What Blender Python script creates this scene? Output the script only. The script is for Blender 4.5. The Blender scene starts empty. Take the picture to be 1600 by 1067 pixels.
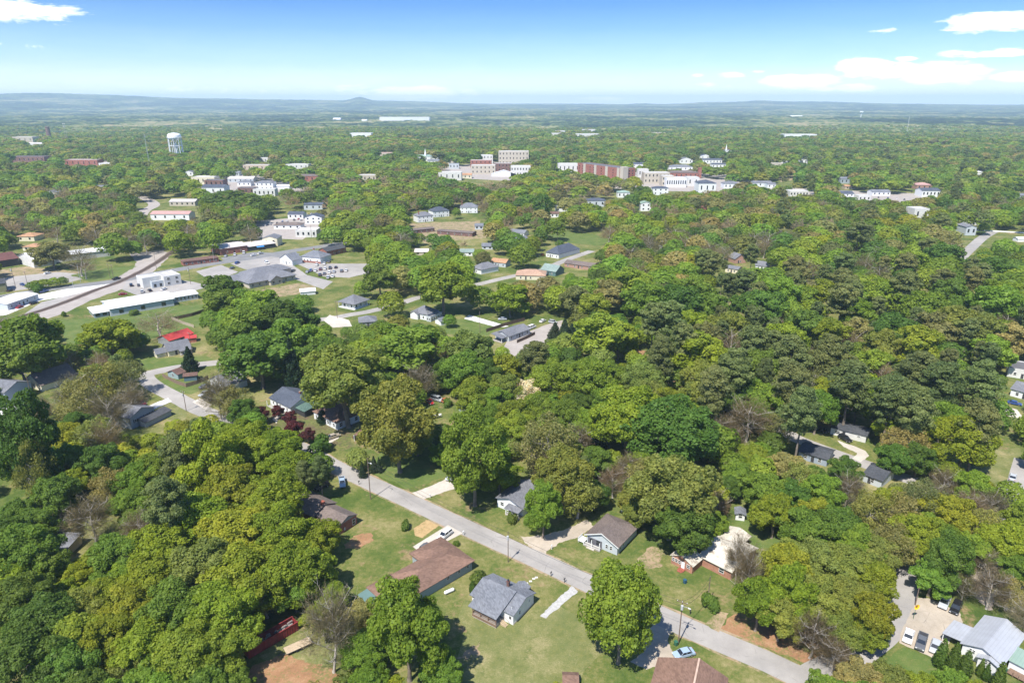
import bpy, math, random
import numpy as np
from math import radians as R, sin, cos, pi, sqrt, atan2
from mathutils import Vector, Matrix
random.seed(7)
rng = np.random.default_rng(11)
SC = bpy.context.scene
COL = SC.collection

# ---------------------------------------------------------------- camera
F = 1067.0; CH = 110.0; PITCH = math.atan((533.5 - 160.0) / F)
cam_d = bpy.data.cameras.new('camera'); cam = bpy.data.objects.new('camera', cam_d); COL.objects.link(cam)
cam_d.lens = 24.0; cam_d.sensor_width = 36.0; cam_d.clip_start = 1.0; cam_d.clip_end = 60000
cam.location = (0, 0, CH); cam.rotation_euler = (pi / 2 - PITCH, 0, 0)
SC.camera = cam
# ---------------------------------------------------------------- light
SUN_EL, SUN_AZ = R(57), R(211)          # azimuth clockwise from +Y: where the sun stands
SKY_STRENGTH, SUN_STRENGTH = 0.10, 4.2
HAZE = 0.00009
sd = Vector((sin(SUN_AZ) * cos(SUN_EL), cos(SUN_AZ) * cos(SUN_EL), sin(SUN_EL)))
sl = bpy.data.lights.new('sun', 'SUN'); sl.energy = SUN_STRENGTH; sl.angle = R(0.53); sl.color = (1.0, 0.955, 0.88)
so = bpy.data.objects.new('sun', sl); so.rotation_euler = sd.to_track_quat('Z', 'Y').to_euler(); COL.objects.link(so)
SC.view_settings.view_transform = 'Standard'; SC.view_settings.look = 'None'
SC.view_settings.exposure = 0.88; SC.view_settings.gamma = 1.0
SC.cycles.max_bounces = 6; SC.cycles.diffuse_bounces = 3; SC.cycles.glossy_bounces = 2
SC.cycles.transmission_bounces = 3; SC.cycles.volume_bounces = 1; SC.cycles.transparent_max_bounces = 6
SC.cycles.use_denoising = True; SC.cycles.caustics_reflective = False; SC.cycles.caustics_refractive = False


class NT:
    """tiny helper for node trees"""
    def __init__(s, tree): s.t = tree; s.t.nodes.clear()
    def n(s, typ, ins=None, **kw):
        nd = s.t.nodes.new(typ)
        for k, v in kw.items(): setattr(nd, k, v)
        for k, v in (ins or {}).items():
            sock = nd.inputs[k]
            if isinstance(v, bpy.types.NodeSocket): s.t.links.new(v, sock)
            else: sock.default_value = v
        return nd
    def m(s, op, a, b=0.0, c=0.0, clamp=False):
        return s.n('ShaderNodeMath', {0: a, 1: b, 2: c}, operation=op, use_clamp=clamp).outputs[0]
    def mix(s, f, a, b, blend='MIX'):
        return s.n('ShaderNodeMix', {0: f, 6: a, 7: b}, data_type='RGBA', blend_type=blend).outputs[2]
    def ramp(s, f, stops, interp='LINEAR'):
        nd = s.n('ShaderNodeValToRGB', {0: f}); cr = nd.color_ramp; cr.interpolation = interp
        while len(cr.elements) < len(stops): cr.elements.new(0.5)
        for e, (p, c) in zip(cr.elements, stops): e.position = p; e.color = c if len(c) == 4 else (*c, 1)
        return nd.outputs[0]
    def noise(s, vec, scale, detail=3, rough=0.55, dist=0.0):
        return s.n('ShaderNodeTexNoise', {'Vector': vec, 'Scale': scale, 'Detail': detail, 'Roughness': rough, 'Distortion': dist}).outputs[0]


def pix_dir(px, py):
    u = (px - 800) / F; v = (533.5 - py) / F
    return (u, cos(PITCH) + v * sin(PITCH), -sin(PITCH) + v * cos(PITCH))
def G(px, py, z=0.0):
    """point of the plane at height z that the photograph shows at this pixel"""
    d = pix_dir(px, py); t = (z - CH) / d[2]
    return (d[0] * t, d[1] * t, z)
def proj(x, y, z):
    x = np.asarray(x, float); y = np.asarray(y, float); z = np.asarray(z, float) - CH
    dep = y * cos(PITCH) - z * sin(PITCH); up = y * sin(PITCH) + z * cos(PITCH)
    return 800 + F * x / dep, 533.5 - F * up / dep, dep

# ---------------------------------------------------------------- sky
w = bpy.data.worlds.new('World'); SC.world = w; w.use_nodes = True
nt = NT(w.node_tree)
sky = nt.n('ShaderNodeTexSky', sky_type='NISHITA', sun_disc=False, sun_elevation=SUN_EL, sun_rotation=SUN_AZ,
           altitude=300.0, air_density=1.0, dust_density=0.35, ozone_density=2.2)
tc = nt.n('ShaderNodeTexCoord').outputs['Generated']
sep = nt.n('ShaderNodeSeparateXYZ', {0: tc})
az = nt.m('ARCTAN2', sep.outputs[0], sep.outputs[1]); el = nt.m('ARCSINE', sep.outputs[2])
uv = nt.n('ShaderNodeCombineXYZ', {0: nt.m('MULTIPLY', az, 14.0), 1: nt.m('MULTIPLY', el, 62.0), 2: 0.3}).outputs[0]
nz = nt.noise(uv, 1.0, 6, 0.62, 0.7)
nz2 = nt.noise(nt.n('ShaderNodeCombineXYZ', {0: nt.m('MULTIPLY', az, 46.0), 1: nt.m('MULTIPLY', el, 150.0), 2: 4.0}).outputs[0], 1.0, 5, 0.6, 0.4)
CL = [(40, 18, 62, 20, .85), (225, 36, 26, 6, .35), (60, 72, 70, 8, .4), (1247, 127, 62, 14, 1.25), (1352, 104, 40, 15, 1.1), (1402, 112, 70, 16, .85),
      (1470, 116, 52, 20, 1.1), (1335, 138, 34, 9, .95), (1555, 34, 62, 17, 1.0), (1372, 48, 30, 7, .6), (1545, 84, 70, 8, .8), (1592, 120, 30, 9, 1.0), (1415, 92, 16, 5, .9), (1090, 118, 18, 5, .8), (1285, 140, 30, 5, .8), (1180, 112, 20, 5, .7),
      (1148, 118, 34, 7, .75), (1120, 134, 50, 7, .6), (930, 154, 60, 5, .75), (640, 145, 150, 17, .8), (350, 140, 160, 12, .5), (900, 130, 120, 8, .35), (120, 150, 200, 8, .4)]
acc = None
for (cx, cy, rx, ry, s) in CL:
    d = pix_dir(cx, cy); a0 = atan2(d[0], d[1]); e0 = atan2(d[2], sqrt(d[0] ** 2 + d[1] ** 2))
    da = nt.m('MULTIPLY', nt.m('SUBTRACT', az, a0), F / rx / (1 + ((cx - 800) / F) ** 2)); de = nt.m('MULTIPLY', nt.m('SUBTRACT', el, e0), F / ry)
    v = nt.m('MULTIPLY', nt.m('SUBTRACT', 1.0, nt.m('ADD', nt.m('MULTIPLY', da, da), nt.m('MULTIPLY', de, de))), s)
    v = nt.m('MAXIMUM', v, 0.0)
    acc = v if acc is None else nt.m('MAXIMUM', acc, v)
cn = nt.m('ADD', nt.m('MULTIPLY', nz, .9), nt.m('MULTIPLY', nz2, .75))
puff = nt.m('SUBTRACT', nt.m('ADD', nt.m('MULTIPLY', acc, 0.8), cn), 1.20)
puff = nt.m('MULTIPLY', nt.m('MULTIPLY', puff, 4.2, clamp=True), nt.m('MULTIPLY', acc, 5.0, clamp=True), clamp=True)
# low veil of thin cloud just above the horizon
veil = nt.m('MULTIPLY', nt.ramp(el, [(0.0, (1, 1, 1)), (0.016, (.80, .80, .80)), (0.045, (.28, .28, .28)), (0.09, (.08, .08, .08)), (0.15, (0, 0, 0))]),
            nt.m('ADD', 0.55, nt.m('MULTIPLY', nz, 0.6)), clamp=True)
tint = nt.ramp(el, [(0.0, (.82, .88, .90)), (0.05, (.47, .68, .88)), (0.12, (.23, .45, .84)), (0.3, (.34, .6, 1.0)), (1.0, (.8, .9, 1.0))])
skyc = nt.mix(1.0, sky.outputs[0], tint, 'MULTIPLY')
CW = (8.6, 8.8, 9.0, 1)
c1 = nt.mix(veil, skyc, (7.0, 7.9, 8.5, 1))
c2 = nt.mix(nt.m('MULTIPLY', puff, 0.93), c1, CW)
bg = nt.n('ShaderNodeBackground', {0: c2, 1: SKY_STRENGTH})
nt.n('ShaderNodeOutputWorld', {0: bg.outputs[0]})

# ---------------------------------------------------------------- materials
MATS = {}
def base_mat(name):
    m = bpy.data.materials.new(name); m.use_nodes = True; return m, NT(m.node_tree)
def finish(n, color, rough=.8, bump=None, spec=.3, metal=0.0, bstr=.3, bdist=.05):
    ins = {'Base Color': color, 'Roughness': rough, 'Metallic': metal, 'Specular IOR Level': spec}
    if bump is not None:
        ins['Normal'] = n.n('ShaderNodeBump', {'Height': bump, 'Strength': bstr, 'Distance': bdist}).outputs[0]
    b = n.n('ShaderNodeBsdfPrincipled', ins); n.n('ShaderNodeOutputMaterial', {0: b.outputs[0]})
def plain(name, c, rough=.7, var=.18, scale=1.2, spec=.3, metal=0.0):
    if name in MATS: return MATS[name]
    m, n = base_mat(name)
    p = n.n('ShaderNodeTexCoord').outputs['Object']
    f = n.noise(p, scale, 5, .65)
    dark = tuple(x * (1 - var) for x in c) + (1,); lite = tuple(min(1, x * (1 + var)) for x in c) + (1,)
    finish(n, n.mix(n.ramp(f, [(.3, (0, 0, 0)), (.7, (1, 1, 1))]), dark, lite), rough, spec=spec, metal=metal)
    MATS[name] = m; return m
def siding(name, c, step=.22, vertical=False):
    if name in MATS: return MATS[name]
    m, n = base_mat(name)
    p = n.n('ShaderNodeTexCoord').outputs['Object']; s = n.n('ShaderNodeSeparateXYZ', {0: p})
    h = n.m('FRACT', n.m('DIVIDE', n.m('ADD', s.outputs[0], s.outputs[1]) if vertical else s.outputs[2], step))
    line = n.ramp(h, [(0, (.72, .72, .72)), (.12, (1, 1, 1)), (1, (.96, .96, .96))])
    st = n.ramp(n.noise(p, .9, 4), [(.3, (.9, .9, .88)), (.7, (1, 1, 1))])
    col = n.mix(1, n.mix(1, (*c, 1), line, 'MULTIPLY'), st, 'MULTIPLY')
    finish(n, col, .6); MATS[name] = m; return m
def brick(name, c1, c2):
    if name in MATS: return MATS[name]
    m, n = base_mat(name)
    p = n.n('ShaderNodeTexCoord').outputs['Object']; s = n.n('ShaderNodeSeparateXYZ', {0: p})
    v = n.n('ShaderNodeCombineXYZ', {0: n.m('ADD', s.outputs[0], s.outputs[1]), 1: s.outputs[2]}).outputs[0]
    b = n.n('ShaderNodeTexBrick', {'Vector': v, 'Color1': (*c1, 1), 'Color2': (*c2, 1), 'Mortar': (.34, .27, .23, 1), 'Scale': 1.0,
                                   'Mortar Size': .012, 'Brick Width': .32, 'Row Height': .11})
    st = n.ramp(n.noise(p, .7, 4), [(.3, (.75, .75, .75)), (.7, (1.1, 1.1, 1.1))])
    finish(n, n.mix(1, b.outputs[0], st, 'MULTIPLY'), .85); MATS[name] = m; return m
def shingle(name, c, var=.3):
    if name in MATS: return MATS[name]
    m, n = base_mat(name)
    p = n.n('ShaderNodeTexCoord').outputs['Object']; s = n.n('ShaderNodeSeparateXYZ', {0: p})
    row = n.m('FLOOR', n.m('MULTIPLY', n.m('ADD', s.outputs[2], n.m('MULTIPLY', s.outputs[1], .02)), 9.0))
    cell = n.n('ShaderNodeTexWhiteNoise', {0: n.n('ShaderNodeCombineXYZ', {0: n.m('FLOOR', n.m('ADD', n.m('MULTIPLY', n.m('ADD', s.outputs[0], s.outputs[1]), 2.6), n.m('MULTIPLY', row, .37))), 1: row}).outputs[0]}, noise_dimensions='2D').outputs[0]
    f = n.m('ADD', n.m('MULTIPLY', cell, .45), n.m('MULTIPLY', n.noise(p, .55, 5, .65), .75))
    lo = tuple(x * (1 - var) for x in c); hi = tuple(x * (1 + var) for x in c)
    big = n.ramp(n.noise(p, .12, 2), [(.35, (.9, .9, .9)), (.65, (1.08, 1.06, 1.03))])
    finish(n, n.mix(1, n.ramp(f, [(.2, lo), (.85, hi)]), big, 'MULTIPLY'), .88, f, spec=.2, bstr=.25)
    MATS[name] = m; return m
def metalroof(name, c, step=.55, rough=.45, rust=0.0):
    if name in MATS: return MATS[name]
    m, n = base_mat(name)
    p = n.n('ShaderNodeTexCoord').outputs['Object']; s = n.n('ShaderNodeSeparateXYZ', {0: p})
    h = n.m('FRACT', n.m('DIVIDE', s.outputs[0], step))
    line = n.ramp(h, [(0, (.78, .78, .78)), (.1, (1, 1, 1)), (.9, (1, 1, 1)), (1, (.85, .85, .85))])
    st = n.ramp(n.noise(p, .35, 5, .7), [(.3, (.86, .85, .84)), (.65, (1, 1, 1))])
    col = n.mix(1, n.mix(1, (*c, 1), line, 'MULTIPLY'), st, 'MULTIPLY')
    if rust: col = n.mix(n.ramp(n.noise(p, .5, 6, .75), [(.5, (0, 0, 0)), (.62, (rust, rust, rust))]), col, (.19, .15, .11, 1))
    finish(n, col, rough, spec=.4); MATS[name] = m; return m
def glassm():
    if 'glass' in MATS: return MATS['glass']
    m, n = base_mat('window_glass'); finish(n, (.018, .022, .028, 1), .08, spec=.8); MATS['glass'] = m; return m
def paint():
    if 'paint' in MATS: return MATS['paint']
    m, n = base_mat('car_paint'); oi = n.n('ShaderNodeObjectInfo')
    b = n.n('ShaderNodeBsdfPrincipled', {'Base Color': oi.outputs['Color'], 'Roughness': .28, 'Coat Weight': .6, 'Coat Roughness': .08, 'Specular IOR Level': .5})
    n.n('ShaderNodeOutputMaterial', {0: b.outputs[0]}); MATS['paint'] = m; return m
def leafmat(name, use_attr):
    """leaf colour comes from the object (single trees) or from a per-tree colour (woodland)"""
    m, n = base_mat(name)
    v = n.n('ShaderNodeAttribute', attribute_name='v').outputs['Fac']
    base = n.n('ShaderNodeAttribute', attribute_name='Col').outputs['Color'] if use_attr else n.n('ShaderNodeObjectInfo').outputs['Color']
    warm = n.mix(v, (.70, .78, .70, 1), (1.46, 1.32, 1.05, 1))
    c = n.mix(1, base, warm, 'MULTIPLY')
    d = n.n('ShaderNodeBsdfPrincipled', {'Base Color': c, 'Roughness': .55, 'Specular IOR Level': .22})
    t = n.n('ShaderNodeBsdfTranslucent', {'Color': n.mix(1, c, (1.25, 1.25, .55, 1), 'MULTIPLY')})
    mx = n.n('ShaderNodeMixShader', {0: .42, 1: d.outputs[0], 2: t.outputs[0]})
    n.n('ShaderNodeOutputMaterial', {0: mx.outputs[0]}); return m
LEAF = leafmat('leaves', False); LEAFC = leafmat('woodland_leaves', True)
BARK = plain('bark', (.20, .165, .13), .9, .3, 2.0); BARKL = plain('pale_bark', (.42, .38, .33), .9, .25, 2.0)
TWIG = leafmat('twigs', False)

# ---------------------------------------------------------------- mesh helpers
class MB:
    def __init__(s): s.v = []; s.f = []; s.m = []
    def add(s, vs, fs, mi=0):
        b = len(s.v); s.v += [tuple(p) for p in vs]; s.f += [tuple(b + i for i in f) for f in fs]; s.m += [mi] * len(fs)
    def box(s, x0, x1, y0, y1, z0, z1, mi=0):
        s.add([(x0, y0, z0), (x1, y0, z0), (x1, y1, z0), (x0, y1, z0), (x0, y0, z1), (x1, y0, z1), (x1, y1, z1), (x0, y1, z1)],
              [(0, 3, 2, 1), (4, 5, 6, 7), (0, 1, 5, 4), (1, 2, 6, 5), (2, 3, 7, 6), (3, 0, 4, 7)], mi)
    def tube(s, a, b, r0, r1, n=6, mi=0, cap=True):
        a = Vector(a); b = Vector(b); d = (b - a)
        if d.length < 1e-6: return
        q = d.to_track_quat('Z', 'Y'); vs = []
        for (c, r) in ((a, r0), (b, r1)):
            for k in range(n):
                t = 2 * pi * k / n; vs.append(c + q @ Vector((r * cos(t), r * sin(t), 0)))
        fs = [(k, (k + 1) % n, n + (k + 1) % n, n + k) for k in range(n)]
        if cap: fs += [tuple(range(n - 1, -1, -1)), tuple(range(n, 2 * n))]
        s.add(vs, fs, mi)
    def extr(s, poly, a, b, axis='y', mi=0):
        """polygon in (x,z) pushed from y=a to y=b (axis y), or in (y,z) from x=a to x=b (axis x)"""
        n = len(poly); f = (lambda p, t: (p[0], t, p[1])) if axis == 'y' else (lambda p, t: (t, p[0], p[1]))
        vs = [f(p, a) for p in poly] + [f(p, b) for p in poly]
        fs = [tuple(range(n)), tuple(range(2 * n - 1, n - 1, -1))] + [(k, n + k, n + (k + 1) % n, (k + 1) % n) for k in range(n)]
        s.add(vs, fs, mi)
    def build(s, name, mats, parent=None, bevel=0, smooth=False, loc=None):
        me = bpy.data.meshes.new(name); me.from_pydata(s.v, [], s.f)
        for m in (mats if isinstance(mats, (list, tuple)) else [mats]): me.materials.append(m)
        if any(s.m): me.polygons.foreach_set('material_index', s.m)
        bm_fix(me)
        if smooth: me.polygons.foreach_set('use_smooth', [True] * len(me.polygons))
        o = bpy.data.objects.new(name, me); COL.objects.link(o)
        if parent is not None: o.parent = parent
        if loc: o.location = loc
        if bevel:
            md = o.modifiers.new('bevel', 'BEVEL'); md.width = bevel; md.segments = 2; md.limit_method = 'ANGLE'
        return o
def bm_fix(me):
    import bmesh
    bm = bmesh.new(); bm.from_mesh(me); bmesh.ops.recalc_face_normals(bm, faces=bm.faces); bm.to_mesh(me); bm.free(); me.update()
def tag(o, label=None, cat=None, group=None, kind=None):
    if label: o['label'] = label
    if cat: o['category'] = cat
    if group: o['group'] = group
    if kind: o['kind'] = kind
    return o
def empty(name, loc, rz=0.0, **kw):
    o = bpy.data.objects.new(name, None); COL.objects.link(o); o.empty_display_size = .3
    o.location = loc; o.rotation_euler = (0, 0, rz); return tag(o, **kw)
LAND = []        # (phrase, x, y) things that tree labels refer to
def copy_tree(o, parent=None):
    c = o.copy(); COL.objects.link(c); c.parent = parent
    for ch in o.children: copy_tree(ch, c)
    return c
# ---------------------------------------------------------------- keep-clear mask (photo pixels / 2): nothing nearer than KC may stand in front
KC = np.zeros((534, 800), np.float32)
def poly_mask(pts):
    xs = np.array([p[0] for p in pts]) / 2.0; ys = np.array([p[1] for p in pts]) / 2.0
    x0, x1 = int(max(0, xs.min())), int(min(799, xs.max() + 1)); y0, y1 = int(max(0, ys.min())), int(min(533, ys.max() + 1))
    if x1 <= x0 or y1 <= y0: return None
    X, Y = np.meshgrid(np.arange(x0, x1 + 1) + .5, np.arange(y0, y1 + 1) + .5); ins = np.zeros(X.shape, bool); n = len(xs)
    for i in range(n):
        j = (i - 1) % n
        if ys[i] == ys[j]: continue
        c = ((ys[i] > Y) != (ys[j] > Y)) & (X < (xs[j] - xs[i]) * (Y - ys[i]) / (ys[j] - ys[i]) + xs[i]); ins ^= c
    return (slice(y0, y1 + 1), slice(x0, x1 + 1)), ins
def keep(pts, dist=1e9):
    r = poly_mask(pts)
    if r: KC[r[0]] = np.where(r[1], np.maximum(KC[r[0]], dist), KC[r[0]])

# ---------------------------------------------------------------- ground, terrain
gm, n = base_mat('ground')
p = n.n('ShaderNodeNewGeometry').outputs['Position']
big = n.noise(p, .012, 5, .6); mid = n.noise(p, .07, 5, .65); fin = n.noise(p, .9, 5, .7); fin2 = n.noise(p, 4.0, 4, .7)
fin3 = n.noise(p, 14.0, 3, .7)
gf = n.m('ADD', n.m('ADD', n.m('MULTIPLY', big, .25), n.m('MULTIPLY', mid, .38)), n.m('ADD', n.m('MULTIPLY', fin, .22), n.m('MULTIPLY', fin2, .15)))
grass = n.ramp(gf, [(.40, (.058, .098, .022)), (.46, (.095, .135, .032)), (.50, (.15, .165, .05)), (.54, (.215, .205, .08)), (.60, (.33, .28, .145))])
grass = n.mix(1.0, grass, n.ramp(fin3, [(.3, (.72, .74, .70)), (.7, (1.15, 1.12, 1.1))]), 'MULTIPLY')
dirt = n.ramp(fin, [(.3, (.21, .135, .075)), (.7, (.38, .26, .16))])
dm = n.ramp(n.m('ADD', n.m('MULTIPLY', n.noise(p, .055, 4, .6), .5), n.m('MULTIPLY', n.noise(p, .35, 5, .75), .5)), [(.555, (0, 0, 0)), (.64, (.8, .8, .8))])
finish(n, n.mix(dm, grass, dirt), .95, fin2, spec=.1, bstr=.6, bdist=.15)
def sheet(name, pts, z, mat, world=False, kind='structure', sub=0, ragged=0.0):
    P = [Vector(q if world else G(*q)) for q in pts]; out = []
    for i, a in enumerate(P):
        b = P[(i + 1) % len(P)]
        k = max(1, int((b - a).length / sub)) if sub else 1
        for j in range(k):
            q = a.lerp(b, j / k)
            if ragged: q = q + Vector((random.uniform(-1, 1), random.uniform(-1, 1), 0)) * ragged
            out.append((q.x, q.y, z))
    m = MB(); m.add(out, [tuple(range(len(out)))])
    me = bpy.data.meshes.new(name); me.from_pydata(m.v, [], m.f)
    import bmesh
    bm = bmesh.new(); bm.from_mesh(me); bmesh.ops.triangulate(bm, faces=bm.faces)
    for f in bm.faces:
        f.normal_update()
        if f.normal.z < 0: f.normal_flip()
    bm.to_mesh(me); bm.free(); me.materials.append(mat)
    o = bpy.data.objects.new(name, me); COL.objects.link(o); tag(o, kind=kind); return o
GR = 2600.0
NA = 240
ring = []
m = MB()
vs = [(0, 0, 0)]; radii = [60, 150, 320, 700, 1400, GR]
for r in radii:
    for k in range(NA): t = 2 * pi * k / NA; vs.append((r * sin(t), r * cos(t), 0))
fs = [(0, 1 + (k + 1) % NA, 1 + k) for k in range(NA)]
for i in range(len(radii) - 1):
    for k in range(NA):
        a = 1 + i * NA + k; b = 1 + i * NA + (k + 1) % NA; fs.append((a, b, b + NA, a + NA))
m.add(vs, fs); tag(m.build('ground', gm), kind='structure')
def sm(x, a, b): t = np.clip((x - a) / (b - a), 0, 1); return t * t * (3 - 2 * t)
def vnoise(x, y, seed=0):
    def h(i, j):
        n_ = (i.astype(np.int64) * 374761393 + j.astype(np.int64) * 668265263 + seed * 1442695041) & 0x7fffffff
        n_ = ((n_ ^ (n_ >> 13)) * 1274126177) & 0x7fffffff
        return ((n_ ^ (n_ >> 16)) & 0xffff) / 65535.0
    i = np.floor(x); j = np.floor(y); fx = x - i; fy = y - j; fx = fx * fx * (3 - 2 * fx); fy = fy * fy * (3 - 2 * fy)
    i = i.astype(np.int64); j = j.astype(np.int64)
    return (h(i, j) * (1 - fx) + h(i + 1, j) * fx) * (1 - fy) + (h(i, j + 1) * (1 - fx) + h(i + 1, j + 1) * fx) * fy
def terrain(x, y):
    """height of the country beyond the town"""
    r = np.hypot(x, y); a = np.degrees(np.arctan2(x, y))
    z = -14 * sm(r, 1900, 3200) + 6 * sm(r, 3500, 6000)
    z = z + sm(r, 2600, 5500) * (vnoise(x / 900, y / 900, 1) - .5) * 26 + sm(r, 4000, 9000) * (vnoise(x / 2200, y / 2200, 2) - .5) * 45
    far = sm(r, 9000, 15000)
    z = z + far * (62 + 150 * sm(-a, -6, 40) + 12 * np.sin(a * .35))
    def hill(px, hh, wd, dist=14500): # a low hill standing under this pixel column
        a0 = np.degrees(np.arctan2((px - 800) / F, cos(PITCH) + (533.5 - 160) / F * sin(PITCH)))
        return hh * np.exp(-((a - a0) / wd) ** 2) * np.exp(-((r - dist) / 1500.0) ** 2)
    z = z + hill(563, 80, .8, 13500) + hill(1105, 52, 2.8) + hill(1005, 40, 1.3) + hill(1185, 50, 1.4) + hill(1290, 20, 3) + hill(60, 34, 3) + hill(640, 15, 4)
    return z
NAz, NR = 900, 460
azs = np.radians(np.linspace(-50, 50, NAz)); rs = np.geomspace(GR - 40, 17500, NR)
A, RR = np.meshgrid(azs, rs); X = RR * np.sin(A); Y = RR * np.cos(A)
can = vnoise(X / 14, Y / 14, 5) * 7 + vnoise(X / 30, Y / 30, 6) * 9 + vnoise(X / 90, Y / 90, 8) * 8     # tree canopy relief
Z = terrain(X, Y) + can * sm(RR, GR, 3300) + sm(RR, GR, 3300) * 2 - .4
far_v = np.stack([X.ravel(), Y.ravel(), Z.ravel()], 1)
def grid_faces(nr, nc):
    i, j = np.meshgrid(np.arange(nr - 1), np.arange(nc - 1), indexing='ij'); a = (i * nc + j).ravel()
    return np.stack([a, a + 1, a + nc + 1, a + nc], 1)
def np_mesh(name, V, Q, mat, vcol=None, v=None, link=True):
    me = bpy.data.meshes.new(name); nv, nf = len(V), len(Q); k = Q.shape[1]
    me.vertices.add(nv); me.vertices.foreach_set('co', V.astype(np.float32).ravel())
    me.loops.add(nf * k); me.loops.foreach_set('vertex_index', Q.astype(np.int32).ravel())
    me.polygons.add(nf); me.polygons.foreach_set('loop_start', np.arange(nf, dtype=np.int32) * k)
    try: me.polygons.foreach_set('loop_total', np.full(nf, k, np.int32))
    except Exception: pass
    if vcol is not None:
        at = me.attributes.new('Col', 'FLOAT_COLOR', 'POINT')
        at.data.foreach_set('color', np.concatenate([vcol, np.ones((nv, 1))], 1).astype(np.float32).ravel())
    if v is not None:
        at = me.attributes.new('v', 'FLOAT', 'POINT'); at.data.foreach_set('value', v.astype(np.float32).ravel())
    me.materials.append(mat); me.update(calc_edges=True)
    if not link: return me
    o = bpy.data.objects.new(name, me); COL.objects.link(o); return o
fm, n = base_mat('far_forest')
p = n.n('ShaderNodeNewGeometry').outputs['Position']
st = n.noise(p, .0009, 4, .6, .4); st2 = n.noise(p, .0042, 5, .7, .3); tx = n.noise(p, .022, 5, .75)
f = n.m('ADD', n.m('MULTIPLY', st, .36), n.m('ADD', n.m('MULTIPLY', st2, .36), n.m('MULTIPLY', tx, .28)))
f = n.m('ADD', n.m('MULTIPLY', n.m('SUBTRACT', f, .5), 1.7), .468)
c = n.ramp(f, [(.38, (.010, .022, .014)), (.44, (.022, .044, .018)), (.475, (.05, .082, .026)), (.51, (.10, .14, .042)), (.545, (.17, .18, .07)), (.60, (.28, .24, .13))])
fld = n.ramp(n.m('ADD', n.m('MULTIPLY', n.noise(p, .0024, 3, .5, .2), .7), n.m('MULTIPLY', n.noise(p, .012, 2, .5), .3)), [(.60, (0, 0, 0)), (.62, (1, 1, 1))])
c = n.mix(n.m('MULTIPLY', fld, .75), c, (.24, .24, .11, 1))
finish(n, c, .95, spec=.05)
hills = np_mesh('hills', far_v, grid_faces(NR, NAz), fm); tag(hills, kind='structure')
# ---------------------------------------------------------------- roads and paved ground
def surf(name, cols, scale=.3, fine=6.0, rough=.9, streak=None, mixg=None):
    m, n = base_mat(name); p = n.n('ShaderNodeNewGeometry').outputs['Position']
    f = n.m('ADD', n.m('MULTIPLY', n.noise(p, scale, 6, .7), .6), n.m('MULTIPLY', n.noise(p, fine, 4, .7), .4))
    c = n.ramp(f, [(.32, cols[0]), (.5, cols[1]), (.68, cols[2])])
    if streak:
        cr = n.n('ShaderNodeTexVoronoi', {'Vector': n.mix(.12, p, n.n('ShaderNodeTexNoise', {'Vector': p, 'Scale': .6}).outputs[1]), 'Scale': streak}, feature='DISTANCE_TO_EDGE').outputs[0]
        c = n.mix(n.m('MULTIPLY', n.ramp(cr, [(0, (.5, .5, .5)), (.014, (0, 0, 0))]), n.ramp(n.noise(p, .3, 3), [(.5, (0, 0, 0)), (.6, (1, 1, 1))])), c, (.09, .085, .08, 1))
        c = n.mix(1, c, n.ramp(n.noise(p, .05, 3, .6), [(.4, (.88, .88, .87)), (.6, (1.06, 1.05, 1.04))]), 'MULTIPLY')
    if mixg:     # turf showing through in tufts
        tf = n.m('ADD', n.m('MULTIPLY', n.noise(p, .22, 4, .7), .5), n.m('MULTIPLY', n.noise(p, 1.6, 5, .75), .5))
        gc = n.ramp(n.noise(p, .8, 5, .7), [(.35, (.07, .105, .025)), (.65, (.18, .18, .06))])
        c = n.mix(n.ramp(tf, [(mixg - .05, (0, 0, 0)), (mixg + .05, (1, 1, 1))]), c, gc)
    finish(n, c, rough, f, spec=.2, bstr=.3, bdist=.02); return m
ASPH = surf('asphalt', [(.27, .25, .235), (.335, .315, .295), (.40, .375, .35)], .18, 7, streak=.22)
ASPD = surf('dark_asphalt', [(.15, .15, .15), (.20, .20, .20), (.26, .255, .25)], .2, 7)
CONC = surf('concrete', [(.42, .38, .33), (.52, .47, .41), (.60, .55, .49)], .35, 8, streak=.3)
LOTM = surf('worn_concrete', [(.30, .26, .21), (.42, .36, .29), (.50, .44, .37)], .3, 6, streak=.25)
WCON = surf('pale_concrete', [(.56, .55, .53), (.64, .62, .60), (.70, .68, .66)], .3, 8)
LOTM2 = surf('strip_gravel', [(.28, .27, .25), (.42, .41, .39), (.56, .55, .53)], 1.2, 7)
DIRT = surf('dirt', [(.24, .165, .10), (.34, .25, .16), (.44, .335, .22)], .4, 5, mixg=.52)
CLAY = surf('red_clay', [(.20, .11, .06), (.31, .17, .09), (.42, .27, .16)], .35, 4, mixg=.54)
STRAW = surf('straw', [(.26, .18, .09), (.42, .29, .14), (.52, .38, .20)], 1.0, 7, mixg=.60)
GRAV = surf('gravel', [(.28, .25, .225), (.35, .31, .28), (.43, .39, .355)], .15, 9)
LAWN = surf('lawn', [(.055, .10, .021), (.10, .145, .034), (.19, .20, .07)], .16, 4, mixg=.56)
DRYL = surf('dry_lawn', [(.075, .115, .03), (.175, .18, .065), (.37, .30, .165)], .12, 3, mixg=.53)
LEAFL = surf('leaf_litter', [(.060, .05, .03), (.11, .08, .05), (.20, .14, .085)], .5, 5, mixg=.49)
TIE = plain('sleepers', (.10, .075, .06), .9)
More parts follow.
